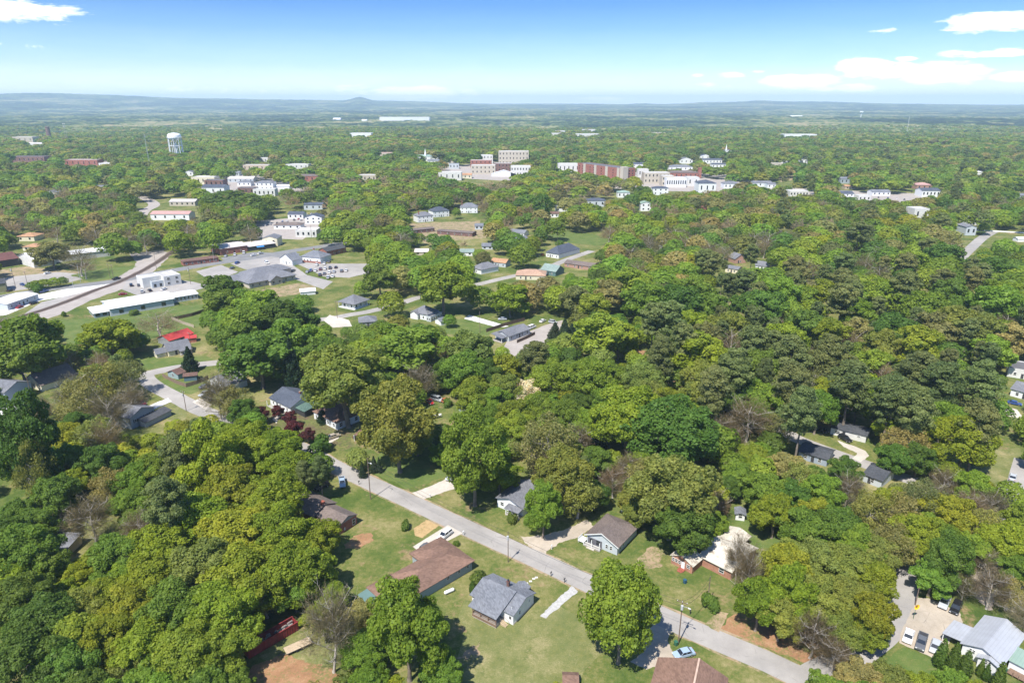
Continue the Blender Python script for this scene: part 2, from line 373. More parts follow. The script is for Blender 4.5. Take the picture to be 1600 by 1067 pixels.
def ribbon(name, pts, width, z, mat, world=False, wlist=None, edge=0.0, step=3.0):
    P = [Vector(q if world else G(*q)) for q in pts]
    Q = []
    for i in range(len(P) - 1):
        a, b = P[i], P[i + 1]; p0 = P[i - 1] if i else a; p3 = P[i + 2] if i + 2 < len(P) else b
        k = max(2, int((b - a).length / step))
        for j in range(k):
            t = j / k; t2 = t * t; t3 = t2 * t
            Q.append(.5 * ((2 * a) + (-p0 + b) * t + (2 * p0 - 5 * a + 4 * b - p3) * t2 + (-p0 + 3 * a - 3 * b + p3) * t3))
    Q.append(P[-1]); L = []; m = MB(); vs = []
    for i, q in enumerate(Q):
        d = (Q[min(i + 1, len(Q) - 1)] - Q[max(i - 1, 0)]); d.z = 0; d.normalize(); nrm = Vector((-d.y, d.x, 0))
        w0 = width / 2 + random.uniform(-edge, edge); w1 = width / 2 + random.uniform(-edge, edge)
        vs += [(q.x + nrm.x * w0, q.y + nrm.y * w0, z), (q.x - nrm.x * w1, q.y - nrm.y * w1, z)]
    m.add(vs, [(2 * i, 2 * i + 1, 2 * i + 3, 2 * i + 2) for i in range(len(Q) - 1)])
    o = m.build(name, mat); tag(o, kind='structure'); return o, Q
MAIN = [(330, 646), (385, 664), (440, 686), (490, 710), (531, 733), (575, 753), (655, 790), (700, 811), (785, 850), (848, 878), (908, 906), (1024, 958), (1075, 981), (1200, 1034), (1290, 1078)]
ribbon('street_shoulder', MAIN, 7.3, .012, DIRT, edge=.35)
ribbon('street', MAIN, 6.3, .03, ASPH, edge=.05)
SIDE = [(345, 566), (300, 571), (262, 577), (228, 586), (238, 601), (275, 621), (312, 640), (350, 655)]
ribbon('street', SIDE, 7.0, .024, ASPH, edge=.08)
ribbon('street', [(228, 586), (170, 600), (110, 612)], 5.5, .018, ASPH, edge=.1)
ribbon('street', [(1440, 850), (1425, 880), (1414, 912), (1406, 945), (1385, 985), (1345, 1015), (1300, 1040), (1262, 1062)], 6.6, .022, ASPH, edge=.2)
ribbon('street', [(1225, 672), (1240, 683), (1282, 700), (1335, 719), (1378, 734), (1430, 752)], 6.0, .02, ASPH, edge=.1)
ribbon('street', [(1470, 425), (1495, 408), (1515, 390), (1535, 372), (1552, 362)], 8.0, .02, ASPH)
ribbon('street', [(1500, 359), (1550, 361), (1640, 366)], 7.0, .026, WCON)
ribbon('street', [(1560, 870), (1580, 820), (1592, 770), (1605, 720)], 7.0, .02, ASPH)
ribbon('street', [(430, 505), (470, 502), (520, 497), (545, 492), (575, 487), (620, 476), (650, 466), (700, 455), (740, 446), (790, 434), (850, 421), (880, 408), (925, 392)], 6.5, .02, ASPH)
ribbon('street', [(-60, 474), (20, 461), (75, 452), (175, 440), (240, 428), (320, 414), (400, 402), (450, 393), (520, 382), (560, 372)], 11, .02, ASPD)
ribbon('street', [(205, 300), (240, 318), (225, 330), (215, 345)], 12, .02, GRAV)
ribbon('street', [(560, 372), (600, 367), (650, 372), (700, 378)], 8, .02, ASPH)
def pad(name, pts, mat, z=.035, sub=.8, ragged=.15, clear=False): 
    o = sheet(name, pts, z, mat, sub=sub, ragged=ragged)
    if clear: keep(pts)
    return o
# driveways, yards, bare soil
pad('driveway', [(844, 962), (852, 966), (904, 924), (893, 915)], LOTM2, sub=.7, ragged=.18)
pad('driveway', [(645, 854), (664, 868), (690, 850), (723, 833), (700, 820)], CONC, .037, ragged=.03)
pad('driveway', [(643, 770), (662, 780), (702, 766), (722, 760), (722, 742), (702, 746), (672, 760)], CONC, .037)
pad('driveway', [(826, 853), (850, 866), (870, 850), (905, 838), (930, 822), (915, 812), (880, 828), (850, 836), (815, 838)], LOTM, .014, ragged=.35)
pad('driveway', [(1024, 970), (1050, 988), (1043, 998), (1048, 1012), (1060, 1030), (1010, 1046), (985, 1034), (1006, 1018), (1010, 990)], LOTM, .016)
pad('driveway', [(1122, 955), (1138, 958), (1124, 988), (1100, 975)], DIRT, .037)
pad('driveway', [(1308, 688), (1335, 697), (1352, 704), (1358, 712), (1345, 722), (1332, 716), (1340, 708), (1318, 698)], CONC, .034)
pad('driveway', [(227, 636), (262, 622), (268, 627), (235, 642)], WCON, .037)
pad('driveway', [(300, 628), (322, 640), (330, 632), (312, 622)], CONC, .037)
pad('driveway', [(-40, 640), (30, 620), (40, 628), (12, 660), (-40, 680)], WCON, .02)
pad('driveway', [(497, 690), (520, 678), (530, 684), (505, 700)], CONC, .037)
pad('footpath', [(426, 655), (432, 646), (424, 640), (431, 640), (437, 650), (432, 662)], CONC, .037)
pad('driveway', [(795, 530), (815, 522), (860, 505), (880, 500), (868, 535), (845, 545), (790, 560), (780, 550)], GRAV, .02, 2, .3)
pad('driveway', [(733, 492), (795, 510), (780, 512), (725, 498)], WCON, .037)
pad('driveway', [(515, 492), (545, 500), (550, 510), (520, 512), (505, 500)], CONC, .03)
pad('driveway', [(1560, 632), (1590, 640), (1600, 655), (1575, 650)], CONC, .03)
pad('driveway', [(1565, 838), (1610, 822), (1610, 845), (1585, 850)], CONC, .03)
pad('car_park', [(1404, 1004), (1412, 980), (1434, 934), (1452, 935), (1500, 956), (1504, 975), (1487, 998), (1466, 1030), (1440, 1020)], LOTM, .034)
pad('car_park', [(1500, 905), (1530, 890), (1552, 905), (1556, 930), (1548, 955), (1530, 940), (1515, 915)], LOTM, .03, ragged=.4)
pad('car_park', [(425, 400), (470, 415), (505, 432), (545, 434), (585, 425), (580, 412), (510, 412), (470, 402)], ASPH, .022)
pad('car_park', [(360, 412), (415, 398), (440, 402), (480, 430), (520, 440), (505, 452), (460, 436), (380, 420)], ASPH, .018)
pad('car_park', [(345, 403), (395, 394), (470, 396), (450, 404), (400, 398), (352, 410)], ASPD, .026)
pad('car_park', [(-60, 500), (10, 492), (62, 470), (110, 462), (185, 440), (120, 448), (62, 460), (-60, 482)], WCON, .016)
pad('car_park', [(24, 500), (65, 472), (115, 460), (90, 478), (50, 492)], ASPH, .03)
pad('car_park', [(-60, 450), (20, 432), (90, 425), (150, 430), (110, 441), (40, 452), (-60, 466)], ASPH, .012)
pad('car_park', [(-60, 430), (40, 416), (130, 425), (90, 433), (20, 436), (-60, 445)], DIRT, .009)
pad('car_park', [(200, 438), (236, 432), (300, 440), (330, 447), (300, 455), (250, 459), (215, 462), (190, 452)], ASPH, .014)
pad('car_park', [(306, 424), (345, 414), (372, 425), (345, 436), (318, 432)], ASPH, .024)
pad('gravel_bed', [(-60, 530), (50, 503), (92, 492), (140, 470), (190, 452), (240, 425), (262, 404), (257, 390), (205, 396), (214, 412), (180, 436), (100, 462), (35, 492), (-60, 515)], GRAV, .008, 6, 1.2)
pad('dirt_patch', [(540, 850), (555, 836), (580, 832), (582, 845), (560, 856), (540, 858)], CLAY, .01, 1, .5)
pad('dirt_patch', [(645, 826), (670, 808), (694, 816), (660, 840), (648, 838)], STRAW, .011, 1, .4)
pad('dirt_patch', [(1125, 985), (1150, 960), (1210, 965), (1290, 985), (1330, 1005), (1290, 1040), (1215, 1022)], CLAY, .009, 2, .8)
pad('dirt_patch', [(1000, 868), (1020, 852), (1040, 860), (1030, 885), (985, 890)], DIRT, .009, 1, .6)
pad('dirt_patch', [(120, 1067), (175, 1035), (215, 1012), (225, 1020), (180, 1090)], DIRT, .009, 1, .6)
pad('dirt_patch', [(340, 1090), (395, 1040), (440, 1022), (520, 1045), (560, 1090)], CLAY, .009, 1, .6)
pad('dirt_patch', [(1000, 590), (1020, 575), (1065, 600), (1060, 625), (1040, 618)], CLAY, .009, 2, .8)
pad('dirt_patch', [(980, 545), (1010, 548), (1040, 572), (1010, 580), (985, 562)], CLAY, .009, 2, .8)
pad('dirt_patch', [(475, 560), (505, 552), (500, 610), (470, 620)], CLAY, .009, 2, .8)
pad('dirt_patch', [(400, 455), (460, 443), (495, 446), (480, 456), (450, 462), (405, 470)], DIRT, .009, 2, .8)
pad('dirt_patch', [(495, 642), (560, 652), (548, 700), (430, 672), (410, 650), (440, 640)], LEAFL, .007, 2, 1)
pad('dirt_patch', [(1380, 850), (1420, 862), (1430, 880), (1395, 885)], CLAY, .009, 2, 1)
pad('dirt_patch', [(700, 1035), (750, 1000), (745, 1030), (720, 1050)], DIRT, .006, 1, .6)
pad('dirt_patch', [(1215, 275), (1245, 270), (1248, 280), (1220, 285)], DIRT, .02)
pad('dirt_patch', [(75, 815), (110, 810), (125, 830), (100, 850), (80, 845)], DIRT, .006, 1, .6)
pad('lawn', [(95, 500), (150, 497), (260, 480), (325, 475), (330, 505), (300, 512), (260, 522), (180, 552), (110, 552), (100, 525)], LAWN, .006, 4, 1)
pad('lawn', [(110, 430), (180, 418), (215, 416), (180, 434), (140, 441)], LAWN, .013, 4, 1)
pad('lawn', [(215, 545), (250, 560), (320, 556), (335, 562), (260, 575), (205, 580), (185, 560)], LAWN, .006, 3, 1)
pad('lawn', [(245, 600), (258, 593), (330, 600), (300, 616), (280, 614)], LAWN, .008, 2, .4)
pad('lawn', [(240, 640), (268, 627), (292, 640), (290, 658), (262, 655)], DRYL, .008, 2, .4)
pad('lawn', [(685, 500), (740, 498), (780, 512), (760, 525), (700, 522), (680, 512)], LAWN, .008, 2, .4)
pad('lawn', [(855, 365), (900, 362), (960, 372), (940, 384), (890, 380), (865, 374)], LAWN, .008, 3, .6)
pad('lawn', [(600, 690), (660, 680), (720, 735), (640, 765), (575, 735)], LAWN, .005, 3, 1)
pad('lawn', [(1410, 1010), (1438, 1022), (1490, 1050), (1480, 1075), (1400, 1060), (1385, 1035)], LAWN, .008, 3, .3)
pad('lawn', [(720, 940), (880, 950), (960, 1010), (870, 1090), (700, 1067), (720, 1000)], DRYL, .004, 4, 1.5)
pad('lawn', [(70, 830), (140, 812), (180, 830), (140, 850), (90, 870), (100, 890)], DRYL, .0045, 4, 1)
pad('lawn', [(1425, 680), (1480, 700), (1590, 700), (1600, 740), (1520, 760)], DRYL, .0045, 4, 1)
pad('lawn', [(400, 1030), (440, 1000), (490, 985), (540, 1000), (520, 1050)], DRYL, .0045, 4, 1)
pad('lawn', [(1095, 830), (1160, 812), (1240, 822), (1250, 850), (1180, 860), (1120, 845)], LAWN, .0055, 4, 1)
# town centre ground, streets and lots between the downtown blocks
pad('car_park', [(690, 262), (760, 253), (840, 254), (1010, 262), (1110, 268), (1180, 282), (1120, 300), (1000, 298), (860, 286), (740, 280), (680, 275)], GRAV, .01, 20, 2)
pad('car_park', [(300, 283), (360, 265), (450, 268), (500, 285), (470, 300), (350, 300)], GRAV, .01, 12, 2)
pad('car_park', [(1200, 292), (1330, 298), (1440, 303), (1440, 325), (1380, 335), (1330, 312), (1210, 302)], GRAV, .01, 12, 2)
pad('car_park', [(-40, 252), (60, 245), (160, 250), (230, 262), (150, 275), (20, 270)], GRAV, .01, 12, 2)
pad('car_park', [(400, 345), (470, 340), (520, 352), (470, 375), (400, 372)], GRAV, .01, 12, 2)
pad('car_park', [(640, 350), (750, 345), (760, 372), (660, 380)], DIRT, .01, 12, 2)
# railway
RAIL = [(-60, 516), (45, 491), (110, 469), (150, 453), (187, 440), (228, 420), (257, 402), (280, 384), (300, 366)]
ribbon('railway_bed', RAIL, 5.2, .05, plain('ballast', (.16, .12, .10), .95, .3, 1.5), edge=.3)
_, Q = ribbon('railway_sleepers', RAIL, 2.7, .11, TIE, edge=.05)
m = MB()
for i in range(len(Q) - 1):
    d = (Q[i + 1] - Q[i]).normalized(); nn = Vector((-d.y, d.x, 0))
    for s_ in (-.75, .75):
        a = Q[i] + nn * s_ + Vector((0, 0, .2)); b = Q[i + 1] + nn * s_ + Vector((0, 0, .2)); m.tube(a, b, .09, .09, 4)
tag(m.build('railway_track', plain('rail_steel', (.20, .15, .12), .5, .2, 1, metal=.5)), 'rusty steel railway track crossing the gravel bed past the long white building', 'railway track')
for poly in ([(355, 290), (440, 285), (440, 300), (360, 303)], [(430, 335), (475, 330), (500, 345), (470, 362), (410, 368), (405, 350)], [(700, 262), (770, 256), (800, 262), (800, 282), (720, 286)],
             [(1010, 288), (1100, 278), (1150, 285), (1120, 300), (1040, 300)], [(1205, 285), (1240, 275), (1245, 290)], [(1335, 302), (1435, 306), (1430, 315), (1345, 311)], [(640, 348), (750, 343), (755, 352), (650, 356)],
             [(525, 716), (560, 712), (600, 720), (640, 748), (700, 738), (722, 742), (720, 764), (762, 790), (815, 832), (850, 830), (845, 850), (905, 832), (935, 862), (1003, 868), (1010, 880), (925, 890), (917, 935), (915, 1000), (880, 1067), (730, 1067), (735, 1000), (712, 960), (700, 905), (560, 900), (532, 880), (525, 858), (562, 820), (555, 790), (540, 778), (525, 745)],
             [(1010, 880), (1060, 915), (1110, 940), (1130, 960), (1300, 1040), (1245, 1067), (1150, 1067), (1050, 1020), (1000, 1045), (1030, 960), (1020, 930)],
             [(1392, 945), (1405, 905), (1432, 905), (1432, 932), (1452, 932), (1475, 940), (1515, 960), (1550, 962), (1600, 1000), (1600, 1060), (1570, 1064), (1500, 1056), (1440, 1045), (1390, 1035), (1405, 1000)],
             [(1236, 676), (1290, 686), (1345, 690), (1375, 712), (1420, 742), (1405, 752), (1380, 740), (1340, 728), (1295, 722), (1245, 712)],
             [(0, 395), (40, 380), (170, 390), (215, 410), (260, 385), (270, 402), (345, 395), (440, 380), (470, 395), (540, 385), (580, 410), (575, 430), (500, 445), (495, 460), (465, 462), (400, 460), (345, 430), (310, 440), (316, 475), (330, 482), (320, 510), (285, 500), (255, 520), (225, 525), (215, 495), (140, 508), (110, 540), (95, 540), (92, 505), (60, 498), (20, 490), (0, 485)],
             [(215, 560), (235, 545), (250, 525), (320, 515), (325, 560), (345, 575), (332, 600), (335, 640), (310, 648), (268, 650), (215, 630), (225, 605), (210, 585)],
             [(400, 628), (420, 605), (465, 610), (500, 640), (550, 640), (575, 690), (520, 700), (470, 690), (430, 668), (405, 655)],
             [(510, 470), (530, 480), (600, 478), (650, 462), (700, 470), (695, 482), (640, 487), (560, 507), (510, 507)], [(680, 500), (770, 495), (775, 520), (700, 525)],
             [(660, 625), (740, 628), (740, 650), (690, 660)],
             [(640, 755), (700, 730), (715, 740), (715, 765), (670, 775)],
             [(765, 505), (850, 498), (870, 505), (860, 530), (800, 545), (765, 535)],
             [(730, 442), (790, 428), (850, 415), (905, 392), (935, 386), (930, 400), (885, 416), (840, 428), (790, 440), (730, 455)], [(865, 364), (955, 368), (955, 382), (900, 384)],
             [(1010, 905), (1060, 890), (1100, 905), (1130, 950), (1060, 930)],
             [(75, 830), (150, 805), (180, 830), (130, 855), (90, 880), (110, 900), (85, 900), (70, 870)],
             [(380, 1010), (400, 980), (465, 965), (500, 990), (440, 1030), (520, 1060), (380, 1067)],
             [(0, 640), (35, 620), (40, 632), (10, 660)], [(40, 600), (60, 585), (80, 600), (75, 615), (50, 612)],
             [(1490, 415), (1512, 385), (1550, 360), (1600, 362), (1600, 385), (1560, 372), (1510, 408)],
             [(205, 325), (240, 312), (300, 312), (305, 330), (260, 348), (225, 335)], [(1575, 570), (1600, 565), (1600, 650), (1570, 635)],
             [(880, 1037), (920, 1036), (1010, 1046), (1010, 1067), (870, 1067)], [(1425, 700), (1470, 698), (1600, 690), (1600, 720), (1560, 745), (1545, 700)]):
    keep(poly)
# ---------------------------------------------------------------- buildings
WHITE = plain('white_trim', (.74, .74, .72), .5, .06); DARK = plain('dark_trim', (.05, .05, .055), .5, .1)
WOOD = plain('deck_wood', (.20, .13, .09), .85, .3, 3); WOODL = plain('pale_wood', (.46, .36, .24), .85, .2, 3)
def rmat(k):
    T = {'grey': (.155, .16, .18), 'lgrey': (.155, .165, .188), 'dark': (.062, .066, .075), 'navy': (.07, .082, .11), 'brown': (.135, .082, .068), 'rbrown': (.18, .112, .085),
         'greybrown': (.145, .118, .108), 'tan': (.36, .235, .17), 'green': (.20, .26, .24), 'dgreen': (.08, .13, .11), 'maroon': (.12, .055, .05), 'orange': (.38, .22, .13)}
    M_ = {'mwhite': ((.80, .80, .80), .6, 0), 'mgrey': ((.40, .415, .445), .4, 0), 'mrust': ((.62, .57, .48), .6, .8), 'mred': ((.45, .055, .05), .5, 0),
          'mpale': ((.60, .55, .52), .6, .25), 'mgreen': ((.26, .36, .30), .5, 0), 'flat': ((.52, .51, .49), .9, .3), 'fdark': ((.13, .13, .14), .9, 0), 'mredw': ((.50, .30, .27), .6, .2)}
    if k in T: return shingle('shingles_' + k, T[k])
    c, r, ru = M_[k]; return metalroof('sheet_roof_' + k, c, .6 if k[0] == 'm' else 50.0, r, ru)
def wmat(k):
    T = {'white': (.78, .79, .80), 'bluegrey': (.34, .40, .44), 'lgrey': (.50, .54, .57), 'cream': (.72, .66, .50), 'teal': (.30, .40, .42), 'tan': (.5, .42, .32), 'blue': (.10, .17, .22),
         'grey': (.28, .29, .30), 'slate': (.31, .36, .43), 'green': (.12, .2, .2), 'pink': (.42, .25, .2), 'dark': (.05, .05, .055), 'olive': (.26, .25, .14)}
    if k == 'brick': return brick('red_brick', (.36, .095, .055), (.26, .065, .042))
    if k == 'obrick': return brick('orange_brick', (.46, .20, .11), (.36, .14, .08))
    if k == 'dbrick': return brick('dark_brick', (.16, .06, .05), (.11, .045, .04))
    if k == 'stone': return plain('stone', (.47, .42, .34), .8, .14)
    if k == 'plaster': return plain('plaster', (.60, .59, .56), .7, .12, .4)
    if k == 'red': return plain('red_boards', (.33, .045, .035), .7, .2)
    return siding('siding_' + k, T[k])

HLIST = []
class House:
    def __init__(s, name, label, A, B, z=0, cat='house', phrase=None, group=None, back=0):
        a = Vector(G(A[0], A[1], z)); b = Vector(G(B[0], B[1], z)); a.z = b.z = 0
        d = b - a; s.L = d.length; s.rz = atan2(d.y, d.x)
        if back: a = a - Vector((-sin(s.rz), cos(s.rz), 0)) * back
        s.a = a; s.root = empty(name, a, s.rz, label=label, cat=cat, group=group); s.boxes = []; HLIST.append(((a.x, a.y), s.rz, s.boxes))
        if phrase: LAND.append((phrase, a.x + d.x / 2, a.y + d.y / 2))
    def w(s, x, y, z=0):
        return s.a + Vector((x * cos(s.rz) - y * sin(s.rz), x * sin(s.rz) + y * cos(s.rz), z))
    def block(s, x0, x1, y0, y1, h, roof, wall, rcol, pitch=.42, ov=.35, rf=.5, z0=0.0, wn='wall', rn='roof', th=.16):
        """one mass of the building: walls and its roof. roof: gx (ridge along x), gy, hip, flat, shed"""
        W = MB(); wx = x1 - x0; wy = y1 - y0; e = z0 + h; rm = rmat(rcol); top = e
        RM = MB()
        if roof in ('gx', 'gy', 'gyh'):
            if roof == 'gx':
                yr = y0 + wy * rf; hr = pitch * min(yr - y0, y1 - yr) if .3 < rf < .7 else pitch * (yr - y0); top = e + hr
                W.extr([(y0, z0), (y1, z0), (y1, e), (yr, e + hr), (y0, e)], x0, x1, 'x')
                s0 = hr / (yr - y0); s1 = hr / (y1 - yr)
                RM.extr([(y0 - ov, e - s0 * ov + .02), (yr, e + hr + .02), (yr, e + hr + th), (y0 - ov, e - s0 * ov + th)], x0 - ov, x1 + ov, 'x')
                RM.extr([(y1 + ov, e - s1 * ov + .02), (y1 + ov, e - s1 * ov + th), (yr, e + hr + th), (yr, e + hr + .02)], x0 - ov, x1 + ov, 'x')
            else:
                xr = x0 + wx * rf; hr = pitch * (xr - x0); top = e + hr; s1 = hr / (x1 - xr); yb = y1
                W.extr([(x0, z0), (x1, z0), (x1, e), (xr, e + hr), (x0, e)], y0, y1 if roof == 'gy' else y1 - .01, 'y')
                if roof == 'gy':
                    RM.extr([(x0 - ov, e - pitch * ov + .02), (xr, e + hr + .02), (xr, e + hr + th), (x0 - ov, e - pitch * ov + th)], y0 - ov, y1 + ov, 'y')
                    RM.extr([(x1 + ov, e - s1 * ov + .02), (x1 + ov, e - s1 * ov + th), (xr, e + hr + th), (xr, e + hr + .02)], y0 - ov, y1 + ov, 'y')
                else:      # gable in front, hipped at the back
                    W = MB(); W.extr([(x0, z0), (x1, z0), (x1, e), (xr, e + hr - .02), (x0, e)], y0, y0 + .2, 'y'); W.box(x0, x1, y0 + .2, y1, z0, e)
                    a0, a1, b0, b1 = x0 - ov, x1 + ov, y0 - ov, y1 + ov; el_ = e - pitch * ov; yh = b1 - (xr - a0); T = e + hr
                    for dz in (0, th): RM.add([(a0, b0, el_ + dz), (a1, b0, el_ + dz), (a1, b1, el_ + dz), (a0, b1, el_ + dz), (xr, b0, T + dz), (xr, yh, T + dz)], [(0, 4, 5, 3), (1, 2, 5, 4), (2, 3, 5)])
                    RM.add([(a0, b0, el_), (xr, b0, T), (a1, b0, el_), (a1, b0, el_ + th), (xr, b0, T + th), (a0, b0, el_ + th)], [(0, 1, 4, 5), (1, 2, 3, 4)])
                    RM.add([(a0, b0, el_), (a1, b0, el_), (a1, b1, el_), (a0, b1, el_), (a0, b0, el_ + th), (a1, b0, el_ + th), (a1, b1, el_ + th), (a0, b1, el_ + th)], [(1, 2, 6, 5), (2, 3, 7, 6), (3, 0, 4, 7)])
        elif roof == 'hip':
            W.box(x0, x1, y0, y1, z0, e); a0, a1, b0, b1 = x0 - ov, x1 + ov, y0 - ov, y1 + ov; k = min(a1 - a0, b1 - b0) / 2; T = e + pitch * k; top = T
            if a1 - a0 >= b1 - b0: r0, r1 = (a0 + k, (b0 + b1) / 2), (a1 - k + .001, (b0 + b1) / 2)
            else: r0, r1 = ((a0 + a1) / 2, b0 + k), ((a0 + a1) / 2, b1 - k)
            V = [(a0, b0, e), (a1, b0, e), (a1, b1, e), (a0, b1, e), (a0, b0, e + th), (a1, b0, e + th), (a1, b1, e + th), (a0, b1, e + th), (*r0, T + th), (*r1, T + th)]
            Fs = [(0, 3, 2, 1), (0, 1, 5, 4), (1, 2, 6, 5), (2, 3, 7, 6), (3, 0, 4, 7)]
            Fs += [(4, 5, 9, 8), (5, 6, 9), (6, 7, 8, 9), (7, 4, 8)] if a1 - a0 >= b1 - b0 else [(4, 5, 8), (5, 6, 9, 8), (6, 7, 9), (7, 4, 8, 9)]
            RM.add(V, Fs)
        elif roof == 'flat':
            W.box(x0, x1, y0, y1, z0, e); RM.box(x0 + .3, x1 - .3, y0 + .3, y1 - .3, e, e + .12)
            P = MB(); t = .3
            for q in ((x0, x1, y0, y0 + t), (x0, x1, y1 - t, y1), (x0, x0 + t, y0 + t, y1 - t), (x1 - t, x1, y0 + t, y1 - t)): W.box(*q, e, e + .5)
            top = e + .5
        elif roof == 'shed':   # rises away from the front
            T = e + pitch * wy; W.extr([(y0, z0), (y1, z0), (y1, T), (y0, e)], x0, x1, 'x'); top = T
            RM.extr([(y0 - ov, e - pitch * ov + .02), (y1 + ov, T + pitch * ov + .02), (y1 + ov, T + pitch * ov + th), (y0 - ov, e - pitch * ov + th)], x0 - ov, x1 + ov, 'x')
        wo = W.build(wn, wmat(wall), s.root) if wall else None
        ro = RM.build(rn, rm, s.root); s.boxes.append((x0, x1, y0, y1, top)); s.cur = (x0, x1, y0, y1, z0)
        s.roof_obj = ro; s._mask(x0 - ov, x1 + ov, y0 - ov, y1 + ov, z0, top)
        return wo, ro
    def _mask(s, x0, x1, y0, y1, z0, z1):
        if any(w_ in s.root['label'] for w_ in ('glimpsed', 'hidden', 'poking', 'showing between', 'under the canopy', 'amid the', 'behind bare', 'leafy tree near', 'under leafless', 'deep in', 'seen through')): return
        lo_ = 0 if s.a.y < 520 else z1 * (.32 if s.root.name.split('.')[0] in ('building', 'courthouse', 'church', 'apartment_block') else .1)
        P = [s.w(x, y, z) for x in (x0, x1) for y in (y0, y1) for z in (lo_, z1 * .95)]
        px, py, dep = proj([q.x for q in P], [q.y for q in P], [q.z for q in P])
        pts = sorted(set(zip(px.tolist(), py.tolist())))
        def cr(o, a, b): return (a[0] - o[0]) * (b[1] - o[1]) - (a[1] - o[1]) * (b[0] - o[0])
        lo, up = [], []
        for q in pts:
            while len(lo) > 1 and cr(lo[-2], lo[-1], q) <= 0: lo.pop()
            lo.append(q)
        for q in reversed(pts):
            while len(up) > 1 and cr(up[-2], up[-1], q) <= 0: up.pop()
            up.append(q)
        keep(lo[:-1] + up[:-1], max(q.y for q in P) + 1)
        s.far = True
    def win(s, x, y, face, z, w=.9, h=1.3, frame=True, mat=None, name='window', shutters=False):
        """window centred at x (or y on side walls). face f,b,l,r"""
        fr = MB(); gl = MB(); t = .07
        def put(mb, u0, u1, z0, z1, d0, d1):
            if face == 'f': mb.box(x + u0, x + u1, y - d1, y - d0, z0, z1)
            elif face == 'b': mb.box(x + u0, x + u1, y + d0, y + d1, z0, z1)
            elif face == 'l': mb.box(x - d1, x - d0, y + u0, y + u1, z0, z1)
            else: mb.box(x + d0, x + d1, y + u0, y + u1, z0, z1)
        if not frame:
            put(gl, -w / 2, w / 2, z, z + h, .004, .05); o = gl.build(name, mat or glassm(), s.root); return o
        for (u0, u1, a, b) in ((-w / 2 - t, w / 2 + t, z - t, z), (-w / 2 - t, w / 2 + t, z + h, z + h + t), (-w / 2 - t, -w / 2, z, z + h), (w / 2, w / 2 + t, z, z + h), (-w / 2, w / 2, z + h / 2 - .03, z + h / 2 + .03)):
            put(fr, u0, u1, a, b, .004, .09)
        f = fr.build(name, mat or WHITE, s.root)
        put(gl, -w / 2, w / 2, z, z + h / 2 - .03, .01, .04); put(gl, -w / 2, w / 2, z + h / 2 + .03, z + h, .01, .04); gl.build('pane', glassm(), f)
        if shutters:
            sh = MB(); put(sh, -w / 2 - .5, -w / 2 - t - .02, z - .05, z + h + .05, .004, .06); put(sh, w / 2 + t + .02, w / 2 + .5, z - .05, z + h + .05, .004, .06); sh.build('shutters', DARK, f)
        return f
    def wins(s, face, n, z=1.0, w=.9, h=1.25, frame=True, **k):
        x0, x1, y0, y1, z0 = s.cur
        for i in range(n):
            t = (i + .5) / n
            if face in 'fb': s.win(x0 + (x1 - x0) * t, y0 if face == 'f' else y1, face, z0 + z, w, h, frame, **k)
            else: s.win(x0 if face == 'l' else x1, y0 + (y1 - y0) * t, face, z0 + z, w, h, frame, **k)
    def door(s, x, y, face='f', w=.95, h=2.05, mat=None, z=.15, name='door'):
        d = MB(); t = .06
        if face in 'fb': sg = -1 if face == 'f' else 1; d.box(x - w / 2, x + w / 2, min(y, y + sg * t) , max(y, y + sg * t), z, z + h)
        else: sg = -1 if face == 'l' else 1; d.box(min(x, x + sg * t), max(x, x + sg * t), y - w / 2, y + w / 2, z, z + h)
        return d.build(name, mat or DARK, s.root)
    def chimney(s, x, y, zt, wx=.7, wy=.7, mat='brick', z0=0):
        c = MB(); c.box(x - wx / 2, x + wx / 2, y - wy / 2, y + wy / 2, z0, zt); c.box(x - wx / 2 - .07, x + wx / 2 + .07, y - wy / 2 - .07, y + wy / 2 + .07, zt, zt + .14)
        return c.build('chimney', wmat(mat) if isinstance(mat, str) else mat, s.root)
    def porch(s, x0, x1, y0, y1, h=2.5, rcol='grey', posts=4, floor=.3, post=WHITE, pitch=.15, rail=True, rise='y'):
        """posts along y0 (the outer edge), a floor, a roof rising towards y1"""
        f = MB(); f.box(x0, x1, y0, y1, 0.02, floor); f.build('porch_floor', plain('porch_boards', (.34, .31, .28)), s.root)
        for i in range(posts):
            p_ = MB(); xx = x0 + .12 + (x1 - x0 - .24) * i / max(1, posts - 1); p_.box(xx - .09, xx + .09, y0 + .03, y0 + .21, floor, h); p_.build('porch_post', post, s.root)
        if rail:
            r = MB(); r.box(x0, x1, y0 + .08, y0 + .14, floor + .85, floor + .95); r.box(x0, x1, y0 + .08, y0 + .14, floor + .12, floor + .18)
            k = int((x1 - x0) / .25)
            for i in range(k): xx = x0 + (i + .5) * (x1 - x0) / k; r.box(xx - .02, xx + .02, y0 + .095, y0 + .125, floor + .18, floor + .85)
            r.build('railing', post, s.root)
        if rcol:
            R_ = MB(); T = h + pitch * (y1 - y0)
            R_.extr([(y0 - .3, h - .3 * pitch), (y1, T), (y1, T + .12), (y0 - .3, h - .3 * pitch + .12)], x0 - .25, x1 + .25, 'x'); R_.build('porch_roof', rmat(rcol), s.root)
        s._mask(x0, x1, y0, y1, 0, h)
def depth_to(h, C, z=0):
    """how far behind the front line this pixel's ground point lies"""
    c = Vector(G(C[0], C[1], z)) - h.a; return abs(-c.x * sin(h.rz) + c.y * cos(h.rz))

